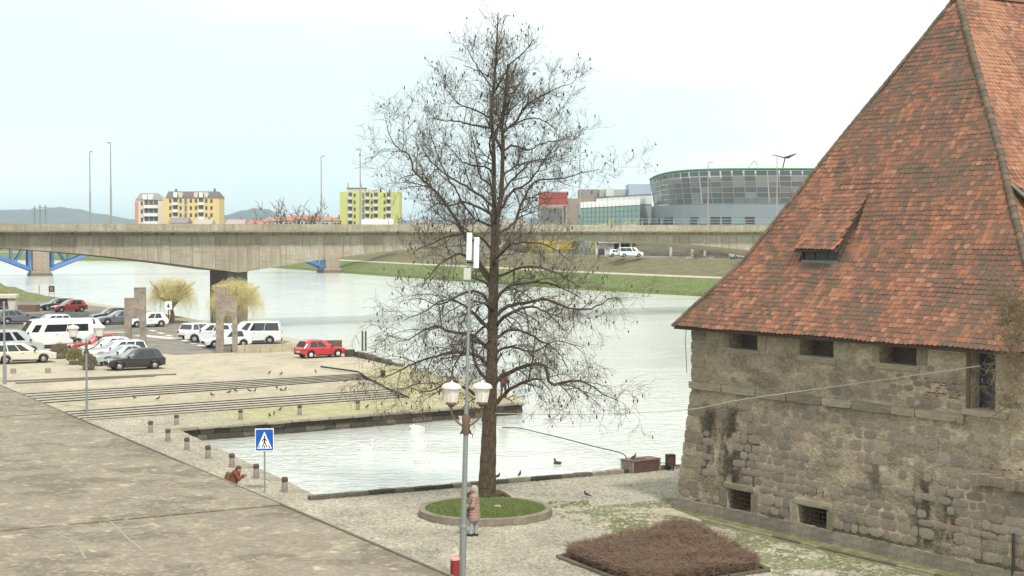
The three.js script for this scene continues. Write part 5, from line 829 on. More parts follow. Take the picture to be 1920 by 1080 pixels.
{
  car('hatch', BLACK, 'black hatchback nearest to the stairs, nose to the left', carAt(252, 691), LEFT);
  car('saloon', SILVER, 'silver car directly behind the black hatchback', carAt(232, 682), LEFT);
  car('estate', WHITE, 'white car second behind the black hatchback', carAt(218, 673.5), LEFT);
  car('hatch', WHITE, 'white hatchback in the row between silver cars and red one', carAt(200, 666), LEFT);
  car('hatch', RED, 'bright red car farthest back in the black hatchback row', carAt(178, 659.5), LEFT);
  car('estate', CREAM, 'cream car at the left edge with its nose to the right', carAt(42, 679), RIGHT);
  car('van', SILVER, 'silver van behind the cream car at the left edge', carAt(18, 664), RIGHT);
  const mb = car('minibus', WHITE, 'long white minibus with a dark window band', carAt(98, 650), LEFT); 
  car('suv', WHITE, 'white car right behind the minibus roof', carAt(92, 621), LEFT); car('hatch', WHITE, 'white hatchback with red tail light right of the minibus', carAt(150, 624), LEFT);
  car('estate', GREY, 'grey estate car at the left edge behind the white cars', carAt(34, 606), RIGHT + 0.1); car('saloon', [0.24, 0.24, 0.25], 'grey saloon behind the grey estate at the left edge', carAt(0, 598), RIGHT);
  car('hatch', DARKRED, 'dark red hatchback farthest up the car park', carAt(130, 584), LEFT + 0.15); car('hatch', BLACK, 'black car just left of the dark red hatchback', carAt(106, 581), LEFT);
  car('hatch', BLACK, 'black car left of the stepped pillar in the second lane', carAt(206, 602), LEFT); car('saloon', GREY, 'dark grey car half behind the left stepped pillar', carAt(222, 607), LEFT);
  car('hatch', WHITE, 'white hatchback seen through the arch of the left pillar', carAt(276, 612), LEFT);
  car('estate', WHITE, 'white estate with dark windows left of the right pillar', carAt(378, 634), RIGHT + 0.55); car('suv', WHITE, 'white off-roader close to the left of the right pillar', carAt(398, 641), RIGHT + 2.5 ); car('hatch', WHITE, 'white car showing through the arch of the right pillar', carAt(424, 650), LEFT);
  car('van', WHITE, 'white van with dark windows right of the right pillar', carAt(474, 643), LEFT - 0.42);
  const rc = car('hatch', [0.5, 0.028, 0.03], 'bright red hatchback parked alone on the pale apron', carAt(600, 668.5), RIGHT + 0.1, undefined, std([0.72, 0.72, 0.7], 0.4)); rc.scale.setScalar(0.93);
}
// ---------- stepped stone pillars with arches, low walls ----------
{
  const st = grained([0.35, 0.29, 0.235], 3, 0.95, 0.006);
  const pillar = (px0, px1, base, top, stepLeft, pyStep, ax0, ax1, ay0, label) => {
    const o = onLevel(px0, base, TERRACE), d = -o.z, m = (px) => (px - px0) / FOCAL * d, y = (py) => atDepth(px0, py, d).y - CY, w = m(px1), s = new THREE.Shape(), xs = stepLeft ? m(stepLeft) : 0;
    const t = thing('stepped_pillar', label, 'pillar', o.setY(CY), 0.12, 'stepped pillars of the car park gate'), H1 = y(top), H2 = y(pyStep), a0 = m(ax0), a1 = m(ax1), ah = y(ay0), rad = (a1 - a0) / 2;
    if (xs < w / 2) { s.moveTo(0, -0.1); s.lineTo(a0, -0.1); s.lineTo(a0, ah - rad); s.absarc((a0 + a1) / 2, ah - rad, rad, Math.PI, 0, true); s.lineTo(a1, -0.1); s.lineTo(w, -0.1); s.lineTo(w, H1); s.lineTo(xs, H1); s.lineTo(xs, H2); s.lineTo(0, H2); } else { s.moveTo(0, -0.1); s.lineTo(a0, -0.1); s.lineTo(a0, ah - rad); s.absarc((a0 + a1) / 2, ah - rad, rad, Math.PI, 0, true); s.lineTo(a1, -0.1); s.lineTo(w, -0.1); s.lineTo(w, H2); s.lineTo(xs, H2); s.lineTo(xs, H1); s.lineTo(0, H1); }
    obj('shaft', new THREE.ExtrudeGeometry(s, { depth: 0.5, bevelEnabled: true, bevelSize: 0.015, bevelThickness: 0.015, bevelSegments: 1, curveSegments: 10 }).translate(0, 0, -0.5), st, t); obj('base', span(-0.06, w + 0.06, -0.05, 0.45, -0.58, -0.505), st, t);
    obj('cap_stone', span(xs < w / 2 ? xs - 0.03 : -0.03, xs < w / 2 ? w + 0.03 : xs + 0.03, H1 + 0.017, H1 + 0.09, -0.54, 0.04), grained([0.4, 0.34, 0.27], 1), t);
  };
  pillar(234, 272.5, 651, 541, 252, 559, 245.5, 261.5, 595, 'left stepped stone pillar with arched opening, higher on its right'); pillar(405, 444.5, 660, 540, 425, 556, 419, 435.5, 592, 'right stepped stone pillar with arched opening, higher on its left');
  const wallMat2 = surf(concreteTex, 4), rust = grained([0.17, 0.10, 0.06], 1);
  const low = (pts, h, th, label, mat, name = 'low_wall') => { const g = []; for (let i = 0; i < pts.length - 1; i++) { const a = pts[i].clone(), b = pts[i + 1].clone(); g.push(bar(a.setY(CY + h / 2), b.setY(CY + h / 2), th, h)); } return tag(obj(name, g, mat), label, 'wall'); };
  low([onLevel(444, 661, TERRACE), onLevel(562, 657, TERRACE)], 0.62, 0.3, 'low stained concrete wall right of the right stepped pillar', wallMat2);
  low([onLevel(574, 656, TERRACE), onLevel(641, 655, TERRACE)], 0.8, 0.25, 'rusty brown wall panel behind the bright red hatchback', rust);
  low([onLevel(649, 668, TERRACE), onLevel(663, 667, TERRACE)], 0.55, 0.4, 'short dark stone wall stub right of the bright red hatchback', MAT.quayDark);
  const w = thing('river_wall', 'dark rough stone wall curving down to the river beside the stairs', 'wall'); const wp = [[669, 670, 0.62], [700, 677, 0.58], [730, 684, 0.5], [750, 690, 0.4]].map(([x, y, h]) => [onLevel(x, y, 0.6), h]);
  for (let i = 0; i < 3; i++) for (let k = 0; k < 2; k++) stoneRow(w, wp[i][0], wp[i + 1][0], 0.45 + k * 0.3 - i * 0.1, 0.31, 0.45, 0.55, [MAT.quayDark, MAT.quayStone], 440 + i * 5 + k);
  const post = tag(obj('marker_post', box(0.1, 0.62, 0.1, 0, 0.31, 0), MAT.white), 'short white post between two dark wall pieces', 'post'); post.position.copy(onLevel(667, 668, TERRACE)).setY(CY);
  const tp = thing('twin_post', 'pair of dark upright posts at the river edge', 'post', onLevel(682, 657, TERRACE).setY(CY)); const th = 41 / FOCAL * 118; for (const x of [-0.1, 0.16]) obj('post', box(0.14, th, 0.14, x, th / 2, 0), grained([0.1, 0.09, 0.08], 0.6), tp);
  tag(obj('transformer_box', box(0.75, 0.72, 0.5, 0, 0.36, 0), std([0.42, 0.45, 0.47], 0.5)), 'small pale grey cabinet at the foot of the white van', 'cabinet').position.copy(onLevel(461, 647, TERRACE)).setY(CY);
  const rl = thing('stair_rail', 'low dark handrail along the right end of the stairs', 'handrail'), rp = [onLevel(602, 690, TERRACE), onLevel(672, 700, TERRACE), onLevel(705, 722, 0.4), onLevel(766, 748, 0.02)]; obj('rail', tube([rp[0].clone().add(V(0, 0.1, 0)), rp[1].clone().add(V(0, 0.1, 0)), rp[2].clone().add(V(0, 0.12, 0)), rp[3].clone().add(V(0, 0.1, 0))], 0.06, 6), MAT.iron, rl);
  const bn = thing('litter_bin', 'black litter bin on a post at the right end of the stairs', 'litter bin', onLevel(718, 716, 0.3)); obj('basket', lathe([[0, 0.35], [0.15, 0.35], [0.17, 0.75], [0.15, 0.78], [0, 0.78]], 12), MAT.iron, bn); obj('post', cyl(0.03, 0.03, 0.4, 0, 0.18, 0, 8), MAT.iron, bn);
  // signs
  const gs = thing('green_triangle_sign', 'white square sign with a dark green tree symbol by the willow', 'sign', onLevel(316, 608, TERRACE).setY(CY), 0.1), gy = (py) => atDepth(316, py, -gs.position.z).y - CY, c = document.createElement('canvas'); c.width = c.height = 64; const x = c.getContext('2d'); x.fillStyle = '#eef2ee'; x.fillRect(0, 0, 64, 64); x.fillStyle = '#0d4a2e'; x.beginPath(); x.moveTo(32, 14); x.lineTo(47, 44); x.lineTo(38, 46); x.lineTo(38, 50); x.lineTo(26, 50); x.lineTo(26, 46); x.lineTo(17, 44); x.fill(); const tx = new THREE.CanvasTexture(c); tx.colorSpace = THREE.SRGBColorSpace;
  const sw = 13 / FOCAL * -gs.position.z; obj('post', cyl(0.05, 0.05, gy(570), 0, gy(570) / 2, -0.05, 8), grained([0.14, 0.06, 0.04], 0.5), gs); obj('board', box(sw, gy(565) - gy(580.5), 0.04, 0, (gy(565) + gy(580.5)) / 2, 0.03), MAT.white, gs); const gf = new THREE.Mesh(new THREE.PlaneGeometry(sw * 0.98, (gy(565) - gy(580.5)) * 0.98).translate(0, (gy(565) + gy(580.5)) / 2, 0.056), new THREE.MeshStandardMaterial({ map: tx, roughness: 0.5 })); gf.name = 'sign_face'; gf.castShadow = gf.receiveShadow = true; gs.add(gf);
  const is = thing('notice_board', 'dark square notice board on two posts beside the far river edge', 'notice board', onLevel(97, 562, TERRACE).setY(CY), 0.15), iy = (py) => atDepth(97, py, -is.position.z).y - CY, iw = 10.5 / FOCAL * -is.position.z; obj('board', box(iw, iy(536) - iy(547.5), 0.08, 0, (iy(536) + iy(547.5)) / 2, 0), std([0.06, 0.03, 0.035], 0.6), is); obj('panel', box(iw * 0.5, (iy(536) - iy(547.5)) * 0.55, 0.02, 0, (iy(536) + iy(547.5)) / 2, 0.06), std([0.28, 0.16, 0.15], 0.6), is); for (const k of [-0.42, 0.42]) obj('post', box(0.08, iy(547), 0.08, k * iw, iy(547) / 2, 0), MAT.galvanised, is);
  const rpz = tag(obj('thin_post', cyl(0.07, 0.07, 26 / FOCAL * 225, 0, 13 / FOCAL * 225, 0, 8), std([0.35, 0.2, 0.18], 0.7)), 'thin reddish post left of the dark notice board', 'post'); rpz.position.copy(onLevel(73.5, 559, TERRACE)).setY(CY);
  for (let k = 0; k < 6; k++) { const q = onLevel(76 + k * 5, 560 + k * 0.9, TERRACE), f = tag(obj('fence_stake', cyl(0.09, 0.05, 0.6, 0, 0.3, 0, 7), MAT.iron), 'short dark stake below the dark notice board', 'stake', 'row of short dark stakes'); f.position.copy(q).setY(CY); }
  // kiosk and grass mound at the far left
  const kp = onLevel(16, 582, TERRACE), k = thing('kiosk', 'low cream kiosk with flat roof slab at the left edge', 'kiosk', kp.setY(CY), 0.2), ky = (py) => atDepth(16, py, -kp.z).y - CY, ks = -kp.z / FOCAL; obj('roof', span(-30 * ks, 15 * ks, ky(559), ky(553), -3, 0.4), std([0.6, 0.55, 0.45], 0.8), k); obj('wall', span(-28 * ks, 4 * ks, -0.05, ky(559.05), -2.8, -0.4), grained([0.2, 0.17, 0.15], 1), k); obj('pillar', hexa([V(1 * ks, -0.05, -0.3), V(1 * ks, -0.05, 0.1), V(11 * ks, -0.05, 0.1), V(11 * ks, -0.05, -0.3), V(-2 * ks, ky(559.1), -0.3), V(-2 * ks, ky(559.1), 0.1), V(14 * ks, ky(559.1), 0.1), V(14 * ks, ky(559.1), -0.3)]), std([0.58, 0.54, 0.46], 0.8), k);
  tag(obj('brown_shed', span(0, 34 * ks, 0, ky(570), -1.6, 0), grained([0.22, 0.15, 0.11], 1)), 'low brown shed wall right of the cream kiosk', 'shed').position.copy(onLevel(33, 584, TERRACE)).setY(CY);
  const md = []; { const pts = [[-60, 530], [0, 545], [30, 551], [60, 557], [100, 562]].map(([a, b]) => b), n = 24; const g = new THREE.PlaneGeometry(1, 1, n, 6), p = g.attributes.position; for (let i = 0; i < p.count; i++) { const u = p.getX(i) + 0.5, v = p.getY(i) + 0.5, px = -80 + u * 185, topY = lerp(3.4, 0.3, smooth(0, 1, u * 0.9 + 0.1)), q = onLevel(px, 566, TERRACE); p.setXYZ(i, q.x, CY + topY * Math.sin(v * Math.PI) * (1 + 0.08 * Math.sin(u * 30)), q.z - 1 - v * 9); } g.computeVertexNormals(); md.push(g); struct('grass_mound', md, MAT.turf); }
  // shrubs in tubs beside the cream car
  const sh = rng(88); for (const [px, py, w2, h2, lab, col] of [[112, 671, 0.75, 0.85, 'left of three dry shrubs beside the cream car', [0.2, 0.17, 0.09]], [140, 682, 0.6, 0.9, 'middle one of three dry shrubs beside the cream car', [0.22, 0.2, 0.075]], [166, 692, 0.62, 0.8, 'right of three dry shrubs, next to the black hatchback', [0.2, 0.16, 0.1]]]) {
    const b = thing('dry_shrub', lab, 'shrub', onLevel(px, py, TERRACE).setY(CY), 0, 'dry shrubs by the cream car'), T = new Tubes(); obj('tub', lathe([[0, 0.02], [w2 * 0.62, 0.02], [w2 * 0.7, 0.26], [w2 * 0.62, 0.26], [0, 0.24]], 14), grained([0.28, 0.23, 0.18], 0.6), b);
    for (let k = 0; k < 900; k++) { const a = sh() * 6.28, e = Math.acos(sh()), d = V(Math.sin(e) * Math.cos(a), Math.cos(e), Math.sin(e) * Math.sin(a)), s = 0.25 + 0.75 * Math.cbrt(sh()), q = V(d.x * w2 * s, 0.28 + d.y * h2 * s, d.z * w2 * s), o = V((sh() - 0.5) * 0.2, 0.1 + sh() * 0.08, (sh() - 0.5) * 0.2); T.add([q, q.clone().addScaledVector(o, 0.5), q.clone().add(o)], [0.016, 0.022, 0.004], 3); } T.mesh('foliage', std(col, 0.95), b);
  }
}
// ---------- willows in yellow spring colour ----------
{
  const wm = std([0.58, 0.48, 0.19], 0.85), wm2 = std([0.68, 0.60, 0.32], 0.85), tk = std([0.12, 0.085, 0.055], 0.95);
  const willow = (px, py, w, h, seed, label, strands, yb = TERRACE) => {
    const o = onLevel(px, py, yb), t = thing('willow_tree', label, 'tree', o.setY(yb - 0.1), 0, 'yellow willows on the bank'), r = rng(seed), tr = new Tubes(), A = new Tubes(), B = new Tubes(), g = () => r() - 0.5, tips = [];
    tr.add(curve([V(0, 0, 0), V(0.1, h * 0.2, 0), V(-0.05, h * 0.36, 0.1)], 8), [0.26, 0.25, 0.23, 0.22, 0.21, 0.2, 0.19, 0.19, 0.18], 9);
    for (let k = 0; k < 22; k++) { const a = k / 22 * 6.28 + g(), p = V(-0.05, h * 0.3, 0.1), e = V(Math.cos(a) * w * (0.25 + r() * 0.3), h * (0.55 + r() * 0.38), Math.sin(a) * w * (0.25 + r() * 0.3)), c = curve([p, p.clone().lerp(e, 0.5).add(V(g() * 0.4, h * 0.05, g() * 0.4)), e], 8); tr.add(c, c.map((_, i) => 0.1 * (1 - i / 10)), 5); tips.push(...c.slice(3)); }
    for (let k = 0; k < strands; k++) { const p = tips[r() * tips.length | 0], a = r() * 6.28, e = 0.05 + 0.95 * r(), rr = 0.35 + 0.75 * Math.sqrt(r()), E = V(Math.cos(a) * Math.sqrt(1 - e * e) * w * 0.42 * rr, h * (0.42 + 0.56 * e * rr), Math.sin(a) * Math.sqrt(1 - e * e) * w * 0.42 * rr), L = h * (0.05 + 0.5 * r() * r()) , o = V(Math.cos(a), 0, Math.sin(a)), q = [p.clone(), p.clone().lerp(E, 0.5).add(V(g() * 0.3, h * 0.05, g() * 0.3)), E]; for (let i = 1; i <= 4; i++) { const s = i / 4; q.push(E.clone().addScaledVector(o, w * 0.1 * Math.sin(s * 1.5)).add(V(g() * 0.1, Math.max(0.3 - E.y, h * 0.03 * Math.sin(s * 3.1) - L * s * s * 1.3), g() * 0.1))); } (r() < 0.5 ? A : B).add(q, q.map((_, i) => 0.009 * (1 - i / 9)), 3); }
    tr.mesh('trunk', tk, t); A.mesh('hanging_twigs', wm, t).userData.kind = 'stuff'; B.mesh('pale_hanging_twigs', wm2, t).userData.kind = 'stuff';
  };
  willow(322, 605, 5.6, 5.0, 61, 'rounded yellow willow between the two stepped pillars', 1300); willow(442, 614, 5.8, 5.0, 62, 'dense yellow willow in front of the bridge pier', 1900);
}

// ---------- buildings beyond the bridge ----------
{
  const GY = 5.2, glassB = new THREE.MeshPhysicalMaterial({ color: new THREE.Color().setRGB(0.12, 0.14, 0.15), roughness: 0.12 }), glassG = new THREE.MeshPhysicalMaterial({ color: new THREE.Color().setRGB(0.20, 0.30, 0.27), roughness: 0.15 }), frame = std([0.36, 0.38, 0.38], 0.5), win = std([0.05, 0.055, 0.06], 0.2);
  // shopping centre with the curved glass front
  const m = thing('shopping_centre', 'wide shopping centre with a bulging curved glass front and green roof edge', 'building');
  const plan = [[1219, 452], [1228, 440], [1243, 431], [1265, 424.5], [1295, 420], [1335, 416.5], [1380, 414], [1430, 413], [1485, 413], [1540, 414], [1600, 417], [1670, 423]], c = new THREE.CatmullRomCurve3(plan.map(([px, d]) => atDepth(px, 400, d).setY(0))), N = 30;
  const yTop = (t) => 24.9 + 1.3 * smooth(0, 0.45, t), yBot = 17.7, F = (t, v) => { const p = c.getPointAt(clamp(t)), out = V(p.x - 105, 0, p.z + 470).normalize(); return p.addScaledVector(out, (v - 1) * 1.4).setY(lerp(yBot, yTop(t), v)); };
  const rows = 6, rr = rng(19), panes = [glassB, new THREE.MeshPhysicalMaterial({ color: new THREE.Color().setRGB(0.19, 0.19, 0.195), roughness: 0.15 }), new THREE.MeshPhysicalMaterial({ color: new THREE.Color().setRGB(0.15, 0.135, 0.125), roughness: 0.2 }), new THREE.MeshPhysicalMaterial({ color: new THREE.Color().setRGB(0.25, 0.255, 0.24), roughness: 0.2 })];
  for (let k = 0; k < N; k++) { for (let j = 0; j < rows; j++) { const t0 = (k + 0.06) / N, t1 = (k + 0.94) / N, v0 = (j + 0.07) / rows, v1 = (j + 0.93) / rows; obj('pane', plate(F(t0, v0), F(t1, v0), F(t1, v1), F(t0, v1), 0.05), j === rows - 1 ? panes[0] : panes[rr() * 4 | 0], m); }
    obj('mullion', bar(F((k + 0) / N, 0), F(k / N, 1), k % 6 ? 0.12 : 0.34, 0.3), frame, m); }
  for (let j = 0; j <= rows; j++) obj('transom', tube(Array.from({ length: 31 }, (_, i) => F(i / 30, j / rows)), 0.07, 5), frame, m);
  const inner = []; for (let k = 0; k < N; k++) inner.push(hexa([V(105, GY, -475), F(k / N, 0.75).setY(GY), F((k + 1) / N, 0.75).setY(GY), V(106, GY, -475), V(105, 17.5, -475), F(k / N, 0.75).setY(17.5), F((k + 1) / N, 0.75).setY(17.5), V(106, 17.5, -475)]));
  obj('base_storey', inner, std([0.235, 0.27, 0.285], 0.55), m);
  const back = []; for (let k = 0; k < N; k++) { const a = F(k / N, 0), b = F((k + 1) / N, 0), i2 = (p, v) => p.clone().lerp(V(105, 0, -475), 0.06).setY(v); back.push(hexa([V(105, 17.6, -475), i2(a, 17.6), i2(b, 17.6), V(106, 17.6, -475), V(105, 24.6, -475), i2(a, 24.6), i2(b, 24.6), V(106, 24.6, -475)])); }
  obj('hall', back, std([0.16, 0.145, 0.13], 0.8), m);
  obj('roof_edge', tube(Array.from({ length: 31 }, (_, i) => F(i / 30, 1).add(V(0, 0.3, 0))), 0.32, 6), std([0.05, 0.20, 0.07], 0.7), m);
  obj('roof', [tube([V(60, 26, -455), V(150, 26, -455)], 1, 4)], std([0.2, 0.3, 0.2], 0.8), m);
  for (let k = 5; k < N - 2; k++) if (![9, 10, 17].includes(k)) { const b = (t, y) => { const p = F(t, 0.75); const out = V(p.x - 105, 0, p.z + 470).normalize(); return p.addScaledVector(out, 0.06).setY(y); }; obj('base_window', plate(b((k + 0.08) / N, 12.4), b((k + 0.92) / N, 12.4), b((k + 0.92) / N, 14.2), b((k + 0.08) / N, 14.2), 0.05), k % 3 ? win : glassG, m); }
  obj('cornice', tube(Array.from({ length: 31 }, (_, i) => { const p = F(i / 30, 0); return p.setY(16.8); }), 0.22, 5), frame, m);
  // roof things of the mall
  const y = (py, d) => atDepth(0, py, d).y, X = (px, d) => atDepth(px, 400, d).x;
  const blockAt = (name, label, px0, px1, py0, py1, d, dep, mat, cat = 'building') => tag(obj(name, span(X(px0, d), X(px1, d), py1 ? y(py1, d) : GY, y(py0, d), -d - dep, -d), mat), label, cat);
  const cl = (r, g, b) => std([r, g, b], 0.7);
  { const gw = thing('glass_hall', 'long pale green glass hall left of the curved glass front', 'building'), d0 = 440; const gx0 = X(1086, d0), gx1 = X(1200, d0), w = (gx1 - gx0) / 15; obj('core', span(gx0, gx1, GY, y(382, d0), -d0 - 14, -d0 - 0.3), std([0.30, 0.36, 0.34], 0.7), gw);
    for (let k = 0; k < 15; k++) for (let j = 0; j < 4; j++) { const a = y(424, d0), b = y(lerp(391, 385, k / 15), d0); obj('pane', span(gx0 + w * (k + 0.05), gx0 + w * (k + 0.95), lerp(a, b, (j + 0.03) / 4), lerp(a, b, (j + 0.97) / 4), -d0 - 0.29, -d0), glassG, gw); obj('fascia_panel', span(gx0 + w * (k + 0.04), gx0 + w * (k + 0.96), b + 0.15, b + 1.75, -d0 - 0.29, -d0 + 0.1), MAT.white, gw); break; }
    for (let k = 0; k < 15; k++) for (let j = 1; j < 4; j++) { const a = y(424, d0), b = y(lerp(391, 385, k / 15), d0); obj('pane', span(gx0 + w * (k + 0.05), gx0 + w * (k + 0.95), lerp(a, b, (j + 0.03) / 4), lerp(a, b, (j + 0.97) / 4), -d0 - 0.29, -d0), glassG, gw); } }
  { const d0 = 456, t = thing('upper_gallery', 'white panelled upper storey behind the green glass hall', 'building'), x0 = X(1118, d0), x1 = X(1222, d0), n = 10; obj('core', span(x0, x1, GY, y(370, d0), -d0 - 12, -d0 - 0.2), cl(0.3, 0.3, 0.29), t); for (let k = 0; k < n; k++) { const w = (x1 - x0) / n; obj('panel', span(x0 + w * (k + 0.03), x0 + w * (k + 0.97), y(383, d0), y(lerp(371.5, 365.5, k / n), d0), -d0 - 0.19, -d0), cl(0.66, 0.68, 0.66), t); } obj('parapet', hexa([V(x0, y(371, d0), -d0 - 1), V(x0, y(371, d0), -d0 + 0.2), V(x1, y(365, d0), -d0 + 0.2), V(x1, y(365, d0), -d0 - 1), V(x0, y(369, d0), -d0 - 1), V(x0, y(369, d0), -d0 + 0.2), V(x1, y(363.5, d0), -d0 + 0.2), V(x1, y(363.5, d0), -d0 - 1)]), cl(0.15, 0.14, 0.13), t); }
  blockAt('plant_room', 'pale blue metal plant room beside the curved glass front', 1179, 1221, 345, 372, 470, 14, cl(0.36, 0.43, 0.50)); blockAt('roof_block', 'grey green roof block left of the blue plant room', 1150, 1180, 355, 375, 474, 10, cl(0.4, 0.43, 0.39)); blockAt('roof_block', 'cream roof block in the middle of the mall roofs', 1136, 1151, 353.5, 375, 470, 8, cl(0.56, 0.55, 0.46)); blockAt('roof_block', 'dark edged grey roof block right of the red sign', 1086, 1123, 355, 380, 476, 12, cl(0.27, 0.25, 0.22)); blockAt('roof_block', 'narrow grey roof block next to the cream one', 1124, 1136, 355, 375, 472, 8, cl(0.36, 0.36, 0.32));
  blockAt('annex_block', 'brownish low block under the red sign', 1062, 1118, 372, null, 462, 10, cl(0.33, 0.27, 0.22)); blockAt('annex_block', 'grey annex carrying the red sign', 1009, 1064, 384, null, 464, 10, cl(0.42, 0.41, 0.38));
  { const d0 = 460, s = thing('red_sign', 'wide plain red sign panel behind the bare tree', 'sign', [X(1010, d0), y(384, d0), -d0]), w = X(1064, d0) - X(1010, d0), h = y(361, d0) - y(384, d0); obj('panel', span(0, w, 0, h, -0.4, 0), cl(0.33, 0.065, 0.05), s); obj('frame', [span(0, w, h, h + 0.3, -0.4, 0.1), span(0, w, -0.3, 0, -0.4, 0.1)], cl(0.5, 0.3, 0.26), s); obj('support', [span(0.2, 0.5, -12, 0, -0.3, -0.1), span(w - 0.5, w - 0.2, -12, 0, -0.3, -0.1)], frame, s); }
  { const d0 = 430, s = thing('winged_mast', 'dark mast with two spread wings above the mall roof', 'mast', [X(1473, d0), 25.9, -d0 - 8]), e = (px, py) => atDepth(px, py, d0 + 8).sub(s.position); obj('mast', tube([V(0, -0.6, 0), e(1472, 296)], 0.16, 6), MAT.iron, s); obj('wing', hexa([e(1470, 297), e(1471, 295.5), e(1451, 290), e(1451, 291), ...[e(1470, 297), e(1471, 295.5), e(1451, 290), e(1451, 291)].map((p) => p.add(V(0, 0.12, -0.3)))]), MAT.iron, s); obj('wing', hexa([e(1470, 297), e(1478, 297.5), e(1494, 288.5), e(1486, 291), ...[e(1470, 295), e(1478, 294), e(1494, 288), e(1486, 290)].map((p) => p.add(V(0, 0.1, -0.3)))]), MAT.iron, s); }
  { const d0 = 450, s = thing('wire_tent', 'pale pointed wire frame on the mall roof', 'frame', [X(1414, d0), 25.5, -d0]), e = (px, py, z = 0) => atDepth(px, py, d0).sub(s.position).add(V(0, 0, z)); for (const [px, z] of [[1385, 2], [1398, -3], [1432, 3], [1428, -3]]) obj('stay', tube([e(1415, 300), e(px, 324, z)], 0.09, 5), std([0.55, 0.62, 0.56], 0.6), s); }

  // apartment blocks
  const flats = (name, label, px0, px1, py0, d, dep, wall, opts) => {
    const t = thing(name, label, 'apartment block', [X(px0, d), 0, -d]), w = X(px1, d) - X(px0, d), h = y(py0, d), fl = opts.floors, u = w / opts.bays.length, fh = (h - GY - 1.2) / fl;
    obj('wall', span(0, w, GY, h, -dep, 0), wall, t);
    opts.bays.forEach((b, i) => { for (let f = 0; f < fl; f++) { const y0 = GY + 1 + f * fh, x0 = u * i;
      if (b === 'w') { const o = obj('window', span(x0 + u * 0.28, x0 + u * 0.72, y0 + fh * 0.3, y0 + fh * 0.82, -0.1, 0.05), win, t); }
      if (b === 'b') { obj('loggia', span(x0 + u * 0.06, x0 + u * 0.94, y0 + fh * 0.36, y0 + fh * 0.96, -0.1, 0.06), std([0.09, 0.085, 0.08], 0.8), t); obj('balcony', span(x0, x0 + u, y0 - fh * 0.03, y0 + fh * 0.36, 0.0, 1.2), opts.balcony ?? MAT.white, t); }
      if (b === 's') obj('stair_glass', span(x0 + u * 0.25, x0 + u * 0.75, y0 + fh * 0.08, y0 + fh * 0.92, -0.1, 0.08), std([0.16, 0.18, 0.18], 0.3), t); } });
    return { t, w, h, u };
  };
  const yellow = cl(0.70, 0.52, 0.22), pale = cl(0.66, 0.58, 0.48), lime = cl(0.52, 0.53, 0.17), roofM = cl(0.13, 0.105, 0.10);
  { const d = 760, a = flats('apartment_block', 'long yellow apartment block with dark mansard roof beyond the bridge', 305, 411, 370, d, 14, yellow, { floors: 6, bays: ['x', 'w', 'b', 'w', 's', 'w', 'w', 'b', 'w', 'w', 'x'] }), H1 = y(358.5, d), Hm = a.h; obj('mansard_roof', hexa([V(a.w * 0.06, Hm, -13.9), V(a.w * 0.06, Hm, 0.5), V(a.w + 0.3, Hm, 0.5), V(a.w + 0.3, Hm, -13.9), V(a.w * 0.07, H1, -12), V(a.w * 0.07, H1, -4), V(a.w * 0.93, H1, -4), V(a.w * 0.93, H1, -12)]), roofM, a.t); for (const k of [2, 3, 6, 7, 8]) obj('roof_dormer', span(a.u * (k + 0.15), a.u * (k + 0.85), Hm, Hm + 2.4, -3, 0.7), k === 2 || k === 7 ? MAT.white : pale, a.t); obj('chimney', [span(a.w * 0.16, a.w * 0.19, H1, H1 + 1.3, -9, -8), span(a.w * 0.85, a.w * 0.88, H1, H1 + 1.5, -9, -8)], roofM, a.t); }
  { const d = 775, a = flats('apartment_block', 'whitish apartment block with grey roof left of the yellow one', 253, 305.5, 374, d, 16, pale, { floors: 5, bays: ['x', 'w', 'b', 'b', 'b', 'x'] }), H1 = y(361.5, d); obj('side_wall', span(0, a.w * 0.12, GY, a.h - 1, 0.02, 0.3), cl(0.55, 0.28, 0.2), a.t); obj('roof', hexa([V(a.w * 0.03, a.h, -15.9), V(a.w * 0.03, a.h, 0.4), V(a.w, a.h - 0.2, 0.4), V(a.w, a.h - 0.2, -15.9), V(a.w * 0.14, H1, -10), V(a.w * 0.14, H1, -4), V(a.w * 0.66, H1, -4), V(a.w * 0.66, H1, -10)]), cl(0.26, 0.23, 0.22), a.t); obj('roof_dormer', [span(a.w * 0.48, a.w * 0.64, a.h, H1 - 0.6, -4, 0.5), span(a.w * 0.28, a.w * 0.44, a.h, a.h + 2.4, -4, 0.5)], MAT.white, a.t); }
  { const d = 690, a = flats('apartment_tower', 'lime yellow apartment tower with white balconies behind the street lamp', 637, 749, 359.5, d, 16, lime, { floors: 7, bays: ['x', 'x', 'b', 'w', 'x', 's', 'b', 'w', 'b', 'x', 'w', 'b', 'x', 'x'], balcony: cl(0.62, 0.6, 0.52) }); obj('roof_house', [span(a.w * 0.12, a.w * 0.42, a.h, y(353.5, d), -9, -1), span(a.w * 0.47, a.w * 0.68, a.h, y(355.5, d), -9, -1)], cl(0.46, 0.44, 0.36), a.t); obj('roof_rim', [span(a.w * 0.11, a.w * 0.43, y(353.4, d), y(351.8, d), -9.3, -0.8)], cl(0.1, 0.13, 0.06), a.t); for (const x of [0.13, 0.35]) obj('aerial', bar(V(a.w * x, y(353, d), -4), V(a.w * (x - 0.01), y(342, d), -4), 0.22), MAT.iron, a.t); }
